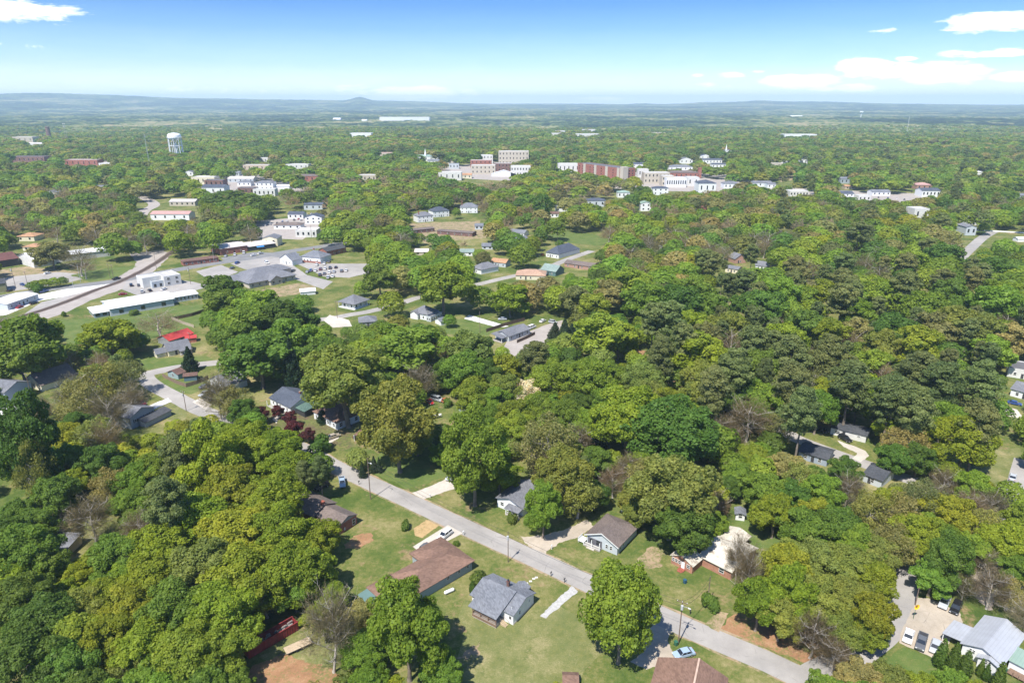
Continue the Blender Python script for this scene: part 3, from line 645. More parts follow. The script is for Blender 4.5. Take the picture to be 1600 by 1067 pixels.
# -- the white house with the grey saltbox roof
h = House('house', 'white house with grey shingle roof, brick chimney and rear wooden deck', (738, 945), (801.8, 976.5), phrase='the white grey-roofed deck house')
L = h.L; D = depth_to(h, (841.5, 946.4))
h.block(0, L, 0, D, 3.0, 'gx', 'white', 'lgrey', pitch=.36, rf=.56, ov=.45)
h.win(L, D * .30, 'r', 1.3, .55, .8); h.win(L, D * .78, 'r', 1.9, .4, .4); h.win(L * .18, 0, 'f', 1.2, .9, 1.0); h.win(L * .93, 0, 'f', 1.3, .5, .7, frame=False)
v_ = MB(); v_.box(L + .004, L + .06, 0, D, .02, .35); v_.build('foundation', CONC, h.root)
cr_ = MB()   # deck roof: a wide dormer plane carried out over the deck
cr_.extr([(-3.3, 2.62), (D * .56, 4.72), (D * .56, 4.86), (-3.3, 2.76)], L * .12, L * .80, 'x'); cr_.build('porch_roof', rmat('lgrey'), h.root)
sdw = MB(); sdw.extr([(0, 3.0), (D * .5, 4.55), (D * .5, 4.2), (0, 2.9)], L * .78, L * .79, 'x'); sdw.build('dormer_cheek', wmat('slate'), h.root)
h.porch(L * .2, L * .78, -3.0, -.02, 2.6, None, 4, .9, WOOD)
dk = MB(); [dk.box(L * .2 + i * (L * .58 - .15) / 5, L * .2 + .15 + i * (L * .58 - .15) / 5, -2.95, -2.8, 0, .3) for i in range(6)]; dk.box(L * .2, L * .78, -3.04, -3.0, .3, .9)
dk.build('deck_skirt', WOOD, h.root)
st = MB()
for i in range(5): st.box(L * .78 + i * .3, L * .78 + (i + 1) * .3, -1.6, -.5, .02, .9 - i * .18 - .1)
for yy in (-1.64, -.48): st.tube((L * .78, yy, 1.8), (L * .78 + 1.6, yy, .95), .04, .04, 4); st.tube((L * .78 + 1.6, yy, 0), (L * .78 + 1.6, yy, .95), .05, .05, 4)
st.build('steps', WOODL, h.root)
h.chimney(L * .52, D * .72, 5.3, .6, .6, 'dbrick'); pp = MB(); pp.tube((L * .52, D * .72, 5.44), (L * .52, D * .72, 5.9), .22, .22, 8); pp.build('chimney_pot', DARK, h.root)
h.block(L * .55, L * .8, D - .4, D + 1.6, 2.6, 'gy', 'white', 'lgrey', pitch=.5, wn='porch_wall', rn='porch_gable')
for x, y, dz in ((L * .13, D * .5, 0), (L * .62, 1.2, -.8), (L * .92, .8, -.8)): pv = MB(); pv.tube((x, y, 4.1 + dz), (x, y, 4.7 + dz), .06, .06, 6); pv.build('vent_pipe', WHITE, h.root)

# -- the long brown ranch
h = House('house', 'long ranch house with hipped brown roof and pale blue siding', (650, 942), (737.5, 890), phrase='the long brown ranch house')
L = h.L; h.block(0, L, 0, 8.8, 2.7, 'hip', 'bluegrey', 'rbrown', pitch=.36, ov=.6)
h.block(L - 9.0, L + .03, 5, 12.5, 2.72, 'hip', 'bluegrey', 'rbrown', pitch=.36, ov=.6, wn='street_wall', rn='street_roof')
for t in (.56, .76, .92): h.win(L * t, 0, 'f', 1.35, .8, .75)
h.block(-6.5, -.2, 2.5, 9.5, 2.5, 'hip', 'bluegrey', 'rbrown', pitch=.42, ov=.5, wn='wing_wall', rn='wing_roof')
c_ = MB(); c_.extr([(-9.6, 2.2), (-6.7, 2.5), (-6.7, 2.56), (-9.6, 2.26)], 3.5, 9.5, 'y'); c_.build('awning', metalroof('green_sheet', (.13, .21, .20), .3), h.root)
for yy in (3.7, 9.2): q = MB(); q.tube((-9.4, yy, 0), (-9.4, yy, 2.25), .06, .06, 6); q.build('awning_post', WHITE, h.root)
bx = MB(); bx.box(-9.2, -7, 4.2, 7.5, 0, 1.2); bx.build('patio_wall', wmat('grey'), h.root)
h.win(L, 8, 'r', 1.2, 1.2, 1.0); h.door(L, 4, 'r')

# -- brick ranch with brown gable roof
h = House('house', 'red brick ranch house with brown gable roof beside the bare soil patch', (530.7, 836), (558, 818), phrase='the brick ranch house')
h.block(0, h.L, 0, 9, 2.9, 'gy', 'brick', 'greybrown', pitch=.42, ov=.3)
h.win(h.L * .82, 0, 'f', .5, 1.0, 1.6); h.win(h.L * .3, 0, 'f', .5, .35, .9, frame=False, mat=plain('meter', (.6, .6, .6)))
g_ = MB(); g_.extr([(.15, 2.92), (h.L - .15, 2.92), (h.L / 2, 2.92 + .42 * (h.L / 2 - .15))], -.03, -.003, 'y'); g_.build('gable_board', wmat('grey'), h.root)
h.block(-.8, h.L + .7, 9.01, 21, 3.1, 'gy', 'brick', 'greybrown', pitch=.42, ov=.4, wn='rear_wall', rn='rear_roof')
h.chimney(h.L * .45, 9.3, 5.6, .9, .9)
c_ = MB(); c_.extr([(-4, 2.3), (-.31, 2.7), (-.31, 2.82), (-4, 2.42)], 0, 8, 'y'); c_.build('lean_to_roof', rmat('brown'), h.root)
for yy in (.2, 3.9, 7.7): q = MB(); q.box(-3.9, -3.75, yy, yy + .15, 0, 2.3); q.build('lean_to_post', WHITE, h.root)
# -- bungalow
h = House('house', 'pale blue bungalow with brown gable roof and white porch railing', (917, 848), (964, 867.5), phrase='the pale blue bungalow')
L = h.L; D = depth_to(h, (1001, 840)) + .6
h.block(0, L, 0, D, 2.75, 'gyh', 'lgrey', 'greybrown', pitch=.46, ov=.55, th=.2)
fa = MB(); hh = .46 * (L / 2 + .6)
fa.extr([(-.6, 2.75 - .25), (L / 2, 2.75 - .25 + hh), (L + .6, 2.5), (L + .6, 2.76), (L / 2, 2.76 + hh), (-.6, 2.76)], -.62, -.57, 'y'); fa.build('barge_board', WHITE, h.root)
nk = MB(); nk.box(.3, L * .50, -.08, -.004, .35, 2.2); nk.build('porch_shade_panel', plain('porch_shade', (.12, .12, .14)), h.root)  # flat dark panel on the wall, painting in the shade of the porch
h.win(L * .66, 0, 'f', .9, .6, 1.1); h.win(L * .80, 0, 'f', .9, .6, 1.1); h.win(L * .15, -.09, 'f', .9, .8, 1.0, frame=False); h.win(L * .38, -.09, 'f', .8, 1.1, 1.3, frame=False)
h.porch(-.3, L * .52, -1.5, -.1, 2.5, None, 3, .35, WHITE)
st = MB(); st.box(L * .1, L * .35, -2.0, -1.5, .01, .18); st.build('steps', CONC, h.root)
h.cur = (0, L, 0, D, 0); h.win(L, 1.6, 'r', 1, .7, 1.1); h.win(L, 3.4, 'r', 1, .5, 1.1); h.win(L, D - 3, 'r', 1.2, .5, .7)
dck = MB(); dck.box(-2.1, -.32, -1.2, 1.2, .6, .7); dck.box(-2.1, -2.02, -1.2, 1.2, .7, 1.5); [dck.box(-2.05, -1.95, y, y + .1, 0, .6) for y in (-1.1, 1.0)]; dck.build('side_deck', WHITE, h.root)
# -- brick house with worn metal roof
h = House('house', 'brick house under a broad worn cream metal roof with small gabled sunroom', (1095, 868), (1143, 892), z=2.7, phrase='the cream metal roof')
L = h.L; D = depth_to(h, (1198, 864), 2.7)
h.block(0, L, 0, D, 2.7, 'gx', 'obrick', 'mrust', pitch=.25, ov=.5); h.win(L * .7, 0, 'f', .9, 1.2, 1.2)
h.block(-1, L * .55, D - 6, D + 3.5, 2.75, 'gy', 'obrick', 'mrust', pitch=.3, ov=.5, wn='rear_wall', rn='rear_roof')
a = h.w(0, 0); h.block(-5.5, .5, -4.6, -.3, 2.4, 'gy', 'obrick', 'mrust', pitch=.5, ov=.35, wn='sunroom_wall', rn='sunroom_roof')
for t in (-4.9, -4.0, -3.1): h.win(t, -4.6, 'f', 1.15, .6, .9)
h.door(-2.1, -4.6, 'f', mat=wmat('white')); h.win(-.6, -4.6, 'f', 1.15, .8, .9)
st = MB(); st.box(-2.9, -1.3, -5.8, -4.62, .01, .3); st.box(-2.7, -1.5, -6.3, -5.8, .01, .15); st.build('steps', brick('red_brick', (.34, .11, .065), (.25, .075, .05)), h.root)
# -- white house with grey metal roof
h = House('house', 'white gabled house with grey metal roof beside the parking yard', (1501, 1021), (1560, 1053), phrase='the white house with metal roof')
L = h.L; D = depth_to(h, (1593, 989), 2.8)
h.block(0, L, 0, D, 2.8, 'gy', 'white', 'mgrey', pitch=.42, ov=.5)
h.block(L * .48, L + .02, -1.2, -.02, 2.5, 'gy', 'white', 'mgrey', pitch=.42, ov=.45, wn='gable_wall', rn='gable_roof')
for x, y in ((L * .26, 0), (L * .73, -1.2)):
    for k in (-.3, .3): h.win(x + k, y, 'f', 1.75, .4, .75)
h.block(-3.8, -.52, .8, 6.5, 2.3, 'flat', None, 'mgrey', ov=.1, rn='carport_roof')
cr2 = MB(); cr2.extr([(-4.2, 2.15), (-.45, 2.6), (-.45, 2.7), (-4.2, 2.25)], .4, 6.8, 'y'); cr2.build('carport_roof', rmat('mgrey'), h.root)
for yy in (.6, 3.5, 6.4): q = MB(); q.box(-4.0, -3.85, yy, yy + .15, 0, 2.15); q.build('carport_post', WHITE, h.root)
h.block(L + .6, L + 6, 3.2, 7.5, 2.2, 'shed', 'white', 'mgreen', pitch=.1, wn='annexe_wall', rn='annexe_roof')
dk = MB(); dk.box(L + 1, L + 6, 1.2, 3.1, .5, .6); [dk.box(L + 1 + i, L + 1.08 + i, 1.2, 1.28, 0, 1.4) for i in range(5)]; dk.build('deck', WOOD, h.root)
# -- brown roof at the lower edge
h = House('house', 'house under a reddish brown roof with pale ridge cap, beside the street', (1029, 1028), (1137, 1060), z=2.6, phrase='the reddish brown roof below the pole', back=14)
L = h.L; h.block(0, L, 0, 14, 2.6, 'gy', 'tan', 'rbrown', pitch=.34, ov=.15, rf=.58)
k = MB(); k.box(L * .58 - .18, L * .58 + .18, 0, 14.1, 2.6 + .34 * L * .58 + .12, 2.6 + .34 * L * .58 + .26); k.build('ridge_cap', plain('ridge_metal', (.50, .36, .28)), h.root)
h.wins('l', 4); h.door(0, 12.5, 'l')
# -- dark roofed white cottage behind street
h = House('house', 'white cottage with dark slate roof beside the tall green tree', (777, 791), (816.5, 807), phrase='the dark-roofed white cottage')
L = h.L; h.block(0, L, 0, 11.5, 2.9, 'gy', 'white', 'grey', pitch=.36, ov=.6); h.win(L * .2, 0, 'f', 1, 1.0, 1.1); h.win(L * .45, 0, 'f', 1, .8, 1.1)
h.porch(L * .5, L, -2.2, -.1, 2.3, 'grey', 3, .3, WHITE)
# -- block house near the curved lane
h = House('house', 'low white block house with weathered dark roof by the curved drive', (1297, 678), (1352, 692), phrase='the low white block house')
L = h.L; D = depth_to(h, (1366, 682)); h.block(0, L, 0, D, 2.6, 'gx', 'plaster', 'dark', pitch=.22, ov=.3); h.win(L * .2, 0, 'f', .9, 1.4, 1.1); h.door(L * .38, 0); h.win(L * .8, 0, 'f', 1.5, .9, .5); h.win(L, D * .5, 'r', 1, .6, .8)

BIG = {}
def quick(label, A, B, depth, hgt, roof, wall, rcol, pitch=.42, nf=2, ns=1, name='house', cat='house', phrase=None, z=0, C=None, back=0, ov=.4, fr=True, chim=None, door=True, st=1, group=None, ww=.9, wh=1.2):
    h = House(name, label, A, B, z=z, cat=cat, phrase=phrase, back=back, group=group)
    if C: depth = depth_to(h, C)
    h.block(0, h.L, 0, depth, hgt, roof, wall, rcol, pitch, ov)
    for s_ in range(st):
        zz = hgt / st * s_ + (.9 if hgt / st < 3.6 else 1.2)
        if nf: h.wins('f', nf, zz, ww, wh, fr)
        side = 'r' if h.rz > .02 else 'l'
        if ns: h.wins(side, ns, zz, ww, wh, fr)
    if door and nf: h.door(h.L * (.5 if nf % 2 == 0 else .34), 0)
    if chim: h.chimney(h.L * chim[0], depth * chim[1], chim[2])
    return h
quick('narrow house with black roof partly under the leafy tree near the lane', (1247, 716), (1291, 729), 8, 2.6, 'gx', 'slate', 'dark', .25, 2, 1, phrase='the black-roofed house')
quick('small pale gabled house with dark roof just below the lane end', (1348, 752), (1376, 763), 9, 2.6, 'gx', 'lgrey', 'dark', .3, 1, 1)
h = quick('two-storey slate blue house with grey gable roof and shuttered windows', (206, 671), (243, 653), 12, 4.4, 'gy', 'slate', 'grey', .4, 0, 0, phrase='the slate blue house')
for t in (.2, .62, .85): h.win(h.L * t, 0, 'f', 2.0, .7, 1.2, shutters=True)
h.block(h.L * .3, h.L + 4, -3.6, -.5, 2.0, 'shed', 'slate', 'dark', .25, wn='lower_wall', rn='lower_roof')
quick('small cream cottage with brown roof standing on a brick base', (41, 603), (66, 612), 14, 2.8, 'gy', 'cream', 'greybrown', .6, 1, 2, phrase='the cream cottage')
quick('two-storey grey blue house with concrete apron at the picture edge', (-30, 628), (12, 634), 11, 5.6, 'gx', 'slate', 'grey', .4, 3, 1, st=2, phrase='the grey blue house')
h = quick('white house with charcoal roof and columned porch behind purple plum trees', (423, 632), (455, 648), 12, 2.9, 'gx', 'white', 'navy', .42, 3, 1, phrase='the charcoal roof with columns', chim=(.7, .6, 5.8))
h.porch(.3, h.L - .3, -1.8, -.42, 2.3, None, 5, .2, WHITE, rail=False); h.block(h.L + .45, h.L + 6, 2, 8, 2.4, 'shed', 'dark', 'dgreen', .15, wn='annexe_wall', rn='annexe_roof')
h = quick('white cottage with rust brown hipped roof and screened side porch', (491, 654), (527, 672), 10, 2.9, 'hip', 'white', 'rbrown', .45, 4, 2, phrase='the rust brown hipped roof'); h.wins('r', 3, .9, 1.2, 1.4)
h = House('carport', 'open carport with brown roof and white rear shed at the drive end', (552, 690), (575, 693), cat='carport', phrase='the brown carport'); h.block(0, h.L, 0, 7, .05, 'flat', None, 'rbrown', z0=2.3, rn='roof')
for x in (.1, h.L - .25):
    for y in (.4, 6.4): q = MB(); q.box(x, x + .15, y, y + .15, 0, 2.4); q.build('post', WHITE, h.root)
h.block(h.L - 3, h.L + 2.5, 7.3, 10.5, 2.4, 'gy', 'white', 'mwhite', .5, wn='shed_wall', rn='shed_roof')
quick('white house almost hidden behind the big spreading tree, front steps showing', (680, 722), (716, 733), 9, 2.9, 'gx', 'white', 'brown', .4, 3, 1, phrase='the half-hidden white house')
h = quick('cream cottage with charcoal roof and lean-to porch on the lawn', (264, 557.5), (299, 549.5), 7.5, 2.7, 'gx', 'cream', 'grey', .75, 1, 1, phrase='the cream cottage on the lawn')
h.porch(h.L * .45, h.L - .3, -2.2, -.42, 2.1, 'grey', 4, .2, WHITE, rail=False, pitch=.25); h.block(-4.6, -.45, 1.5, 6, 2.1, 'gx', 'cream', 'grey', .75, wn='annexe_wall', rn='annexe_roof'); h.wins('l', 1)
quick('workshop with bright red metal roof behind the cream cottage', (266, 541), (303, 529), 9, 2.8, 'gx', 'grey', 'mred', .4, 2, 1, name='workshop', cat='workshop', phrase='the red metal roof')
quick('small shed with faded red roof beside the red-roofed workshop', (291, 536), (307, 534), 4, 2.2, 'gx', 'brick', 'mred', .4, 0, 0, name='shed', cat='shed')
quick('white garden shed with brown roof inside the board fence', (263, 589), (279, 593), 3.6, 2.3, 'gy', 'teal', 'brown', .4, 1, 0, name='shed', cat='shed', door=False, phrase='the white garden shed')
quick('teal garden shed with brown roof inside the board fence', (288, 596), (308, 594), 3.4, 2.3, 'gx', 'blue', 'brown', .4, 0, 0, name='shed', cat='shed', phrase='the teal garden shed')
quick('grey-roofed house with white gable facing the parked cars', (329, 602), (350, 614), 10, 2.8, 'gy', 'white', 'grey', .5, 2, 1)
# long white warehouse and neighbours by the railway
h = House('warehouse', 'long white warehouse with gleaming white roof beside the railway', (173.5, 494.5), (272.5, 477.5), cat='warehouse', phrase='the long white warehouse'); L = h.L
D = 20; h.block(0, L, 0, D, 4.2, 'gx', 'lgrey', 'mwhite', .16, ov=.6); h.wins('f', 3, 1, 2.2, 2, False)
h.block(L + .2, L + 15, 6, 17, 3.2, 'gx', 'lgrey', 'mwhite', .12, ov=.5, wn='wing_wall', rn='wing_roof'); h.wins('f', 7, .9, .8, 1.6)
h.block(-7.5, -.65, 2, 17, 2.6, 'hip', 'bluegrey', 'mwhite', .12, ov=.5, wn='porch_wall', rn='porch_roof'); h.wins('l', 5, .8, 2.2, 1.4, False); h.wins('f', 2, .8, 2.2, 1.4, False)
h = House('office_building', 'white two-storey flat-roofed office building with parked cars in front', (258, 448), (284, 443.5), cat='office building', phrase='the white two-storey office'); L = h.L
h.block(0, L, 0, 16, 6, 'flat', 'plaster', 'flat'); h.wins('f', 2, 1.2, 1.6, 1.4); h.wins('f', 2, 4.0, 1.6, 1.4)
h.block(-11, -.02, 5, 16, 6.02, 'flat', 'plaster', 'flat', wn='wing_wall', rn='wing_roof'); h.block(-7, -.1, 1.5, 4.9, 3.6, 'flat', 'lgrey', 'flat', wn='entry_wall', rn='entry_roof'); h.wins('f', 2, .4, 1.4, 2.0, False)
h = quick('long low white-roofed shop building with cars parked along its wall', (13, 485), (61, 468.5), 14, 3.6, 'gx', 'lgrey', 'mwhite', .10, 4, 0, name='shop_building', cat='shop building', phrase='the low white-roofed shop')
quick('open storage shed with maroon roof and interior shade painted dark', (-40, 425), (31, 414), 22, 5, 'gx', 'dark', 'maroon', .3, 0, 0, name='storage_shed', cat='shed', phrase='the maroon storage shed')  # closed block; dark siding paints in the shade inside the open shed
quick('white metal barn with plain gable end facing the yard', (31, 412), (54, 419), 14, 5.5, 'gy', 'plaster', 'mwhite', .3, 0, 0, name='barn', cat='barn', phrase='the white metal barn')
quick('long white-roofed warehouse half hidden behind bare trees', (84, 411), (172, 400), 16, 4.5, 'gx', 'plaster', 'mwhite', .2, 0, 0, name='warehouse', cat='warehouse', phrase='the warehouse behind bare trees')
quick('olive commercial building with dark roof at the road corner', (-30, 461), (11, 456), 14, 5.5, 'gx', 'olive', 'dark', .25, 1, 1, name='shop_building', cat='shop building', phrase='the olive building')
quick('low brick shop with dark hipped roof by the main road', (287, 416), (342, 409), 8, 3, 'hip', 'brick', 'brown', .25, 6, 1, name='shop_building', cat='shop building', phrase='the low brick shop')
h = quick('brick warehouse with pale weathered roof and dark loading bay', (345, 399), (387, 393), 20, 4.8, 'gx', 'brick', 'mpale', .14, 2, 1, name='warehouse', cat='warehouse', phrase='the brick warehouse')
h.block(h.L + .7, h.L + 23, 0, 12, 3.4, 'shed', 'dark', 'mpale', .12, wn='bay_shade_wall', rn='bay_roof')  # solid block coloured dark to stand for the shade in the open bay
aw = MB(); aw.extr([(-2, 2.4), (-.5, 3.0), (-.5, 3.1), (-2, 2.5)], h.L + 7, h.L + 13, 'x'); aw.build('awning', plain('blue_canvas', (.06, .25, .55), .6, .1), h.root)
h = House('clinic', 'large low building with sweeping dark grey hipped roof and front gable', (390, 451), (462, 437), cat='clinic', phrase='the large grey hipped roof'); L = h.L
h.block(0, L, 0, 26, 3.3, 'hip', 'stone', 'grey', .42, ov=.9); h.wins('f', 7, 1, 1.3, 1.5)
h.block(L * .40, L * .66, -3, 8, 3.32, 'gy', 'stone', 'grey', .62, ov=.7, wn='gable_wall', rn='gable_roof'); h.wins('f', 2, 1, 1.4, 1.5); h.block(-8, L * .2, 12, 26.03, 3.0, 'hip', 'stone', 'grey', .35, ov=.7, wn='wing_wall', rn='wing_roof')
h.block(L * .3, L + 8, 20, 33, 3.1, 'hip', 'stone', 'grey', .4, ov=.7, wn='rear_wall', rn='rear_roof')
quick('small white gabled house with grey roof across from the clinic', (438, 411), (457, 415), 0, 3.6, 'gy', 'white', 'lgrey', .55, 2, 2, C=(470, 411), phrase='the small white gabled house')
h = quick('house with grey pyramid roof, white walls and brick ground floor', (471, 409), (501, 412), 13, 4, 'hip', 'white', 'lgrey', .55, 3, 1, phrase='the grey pyramid roof', chim=(.35, .6, 9)); bb = MB(); bb.box(-.05, h.L + .05, -.06, -.01, 0, 1.3); bb.build('brick_base', wmat('brick'), h.root)
quick('red brick hall with dark shingle roof beside a gravel drive', (511, 401), (541, 394.5), 9, 4, 'gx', 'brick', 'dark', .45, 4, 1, name='brick_hall', cat='hall', phrase='the red brick hall')
h = House('house', 'small square house with grey pyramid roof and white columned porches', (529, 480), (554, 485), phrase='the pyramid roof with white columns'); D = depth_to(h, (579.5, 477)); L = h.L
h.block(1.3, L - 1.3, 1.3, D - .3, 3, 'flat', 'white', 'grey', ov=.2, rn='ceiling_deck'); h.wins('f', 2, .8, 1, 1.6, False); h.wins('r', 3, .8, 1, 1.6, False)
h.block(0, L, 0, D, .15, 'hip', None, 'grey', .55, ov=.4, z0=3.1)
pf = MB(); pf.box(0, L, 0, D, .01, .4); pf.build('porch_floor', WHITE, h.root)
for k in range(5): q = MB(); x = .1 + k * (L - .4) / 4; q.box(x, x + .22, .1, .32, .4, 3.1); q.build('porch_post', WHITE, h.root)
for k in range(1, 5): q = MB(); y = .1 + k * (D - .4) / 4; q.box(L - .32, L - .1, y, y + .22, .4, 3.1); q.build('porch_post', WHITE, h.root)
for f_ in (.42, .62): d_ = MB(); d_.box(L * f_, L * f_ + .9, D * .25, D * .25 + .8, 4.2, 4.75); d_.build('roof_vent', WHITE, h.root)
h = quick('pale house with charcoal hipped roof, gabled front and glazed sunroom', (643, 496), (668, 501), 0, 3.1, 'hip', 'white', 'grey', .6, 2, 1, C=(692, 495), phrase='the charcoal hipped roof'); h.block(h.L * .05, h.L * .5, -1.5, 5, 3.0, 'gy', 'white', 'grey', .6, wn='gable_wall', rn='gable_roof')
h.block(h.L + .1, h.L + 3, -1, 9, 2.4, 'flat', 'lgrey', 'fdark', wn='sunroom_wall', rn='sunroom_roof'); h.wins('r', 5, .9, 1.2, 1.1); h.wins('f', 2, .9, .8, 1.1)
quick('tiny white garden shed at the edge of the bright lawn', (680, 505), (689, 509), 3.5, 2.3, 'gy', 'white', 'lgrey', .4, 0, 0, name='shed', cat='shed', phrase='the tiny white shed')
quick('outbuilding with low charcoal pyramid roof amid the treetops', (562, 512), (589, 510), 9, 2.7, 'hip', 'grey', 'grey', .45, 2, 1, name='outbuilding', cat='outbuilding')
quick('white canvas-like hut with two peaks near the clinic playground', (470, 462), (493, 460), 5, 2.3, 'gx', 'white', 'mwhite', .5, 0, 0, name='hut', cat='hut')
quick('white house with grey hipped roof and small front porch by the street', (737, 425), (752, 429), 0, 3.1, 'hip', 'white', 'grey', .6, 1, 3, C=(770, 421), phrase='the grey hipped roof by the street')
quick('pale blue house with tan brown roof behind the street', (767, 415.5), (790, 418), 8, 3.2, 'gx', 'lgrey', 'orange', .45, 3, 1, phrase='the pale blue house with tan roof')
h = quick('white house with steep navy hipped roof and brick porch', (853, 401), (873, 404.5), 0, 3.3, 'hip', 'white', 'navy', .75, 3, 2, C=(896, 394), phrase='the navy hipped roof')
quick('teal house with pale green gable roof beside the tan hipped roof', (845, 428), (868, 432), 0, 3.2, 'gx', 'green', 'green', .6, 2, 1, C=(885, 428), phrase='the teal house')
quick('cream house with broad tan hipped roof among bare trees', (806, 437), (852, 438), 13, 2.9, 'hip', 'cream', 'tan', .4, 3, 1, phrase='the tan hipped roof')
quick('low pink brick house with grey brown roof at the street end', (882, 417), (926, 423), 9, 2.8, 'gx', 'pink', 'greybrown', .35, 4, 1, phrase='the pink brick house')
h = quick('grey-roofed white house between board fences beside gravel parking', (795, 534), (828, 522), 9, 2.8, 'gx', 'lgrey', 'grey', .35, 4, 1, phrase='the fenced grey-roofed house'); h.porch(-4, -.42, 1, 8, 2.4, 'grey', 2, .2, WHITE, rail=False)
quick('white two-storey mansion with grey roof and brick chimneys', (653, 348), (677, 346), 12, 6, 'hip', 'white', 'grey', .5, 4, 1, st=2, phrase='the white mansion with chimneys', chim=(.15, .3, 10.5))
quick('white two-storey house with dark blue pyramid roof', (677, 340), (702, 338), 13, 6, 'hip', 'white', 'navy', .5, 4, 1, st=2, phrase='the blue pyramid roof')
quick('ornate white two-storey house with twin chimneys among trees', (719, 333), (746, 333), 12, 6, 'hip', 'white', 'lgrey', .6, 4, 1, st=2, phrase='the twin-chimneyed house', chim=(.1, .4, 12))
quick('long low motel wing with grey roof and dark eaves', (638, 366), (679, 362), 9, 3, 'gx', 'dbrick', 'greybrown', .15, 5, 1, name='motel', cat='motel', phrase='the dark-eaved motel wing')
quick('second low motel wing with brown roof stretching behind shrubs', (683, 366), (738, 370), 9, 3, 'gx', 'dbrick', 'greybrown', .15, 5, 1, name='motel', cat='motel')
quick('white bungalow with front porch above the grey gabled house', (795, 368), (819, 370), 10, 3, 'gx', 'white', 'lgrey', .4, 5, 1, phrase='the white porch bungalow')
quick('white house with dark grey gable roof behind bare trees', (791, 388), (810, 392), 15, 3.8, 'gy', 'white', 'grey', .8, 2, 2, phrase='the steep grey gable')
quick('modern white house with flat dark roof by the concrete drive', (1573, 588), (1620, 596), 12, 3.6, 'flat', 'plaster', 'fdark', .2, 2, 1, phrase='the modern white house')
quick('white house with grey roof below the modern white one', (1578, 618), (1620, 630), 10, 3, 'gx', 'white', 'grey', .4, 2, 1)
quick('small house roof of silvery metal poking out of the woods', (1030, 392), (1044, 394), 9, 4, 'gx', 'white', 'lgrey', .9, 1, 0)
quick('brown house with grey gable near the woodland clearing', (1148, 412), (1165, 411), 9, 3.4, 'gy', 'pink', 'grey', .7, 1, 1)
quick('grey-roofed house at the clearing, next to the brown gable', (1180, 421), (1200, 423), 9, 3, 'gx', 'white', 'grey', .5, 2, 1)
quick('low cream outbuilding in the clearing before the brown gable', (1133, 425), (1152, 428), 8, 3, 'gx', 'cream', 'grey', .3, 2, 1)
quick('white house corner showing between dark pines', (1341, 543), (1360, 547), 8, 3, 'gx', 'white', 'grey', .4, 1, 0)
quick('green-roofed shed glimpsed between tall pines', (1310, 612), (1324, 610), 5, 2.6, 'gx', 'brick', 'mgreen', .4, 0, 0, name='shed', cat='shed')
quick('grey shed standing on the grass next to the trampoline', (69, 866), (108, 868), 5, 2.4, 'shed', 'tan', 'grey', .12, 1, 1, name='shed', cat='shed', phrase='the grey shed')
quick('small white shed with square window behind the cream-roofed house', (1149, 812), (1163, 814), 3, 2.0, 'gy', 'white', 'lgrey', .35, 1, 0, name='shed', cat='shed', door=False)
quick('rusty brown hut roof at the bottom of the lawn', (880, 1075), (903, 1076), 2.6, 1.4, 'gx', 'red', 'rbrown', .5, 0, 0, name='hut', cat='hut', ov=.2)
quick('pale clapboard house glimpsed through the yellow-green treetops', (282, 856), (305, 862), 9, 3.5, 'gx', 'white', 'lgrey', .4, 1, 0)
quick('weathered white house under the canopy south of the grey shed', (100, 990), (135, 1000), 9, 3, 'gx', 'white', 'lgrey', .3, 1, 0)
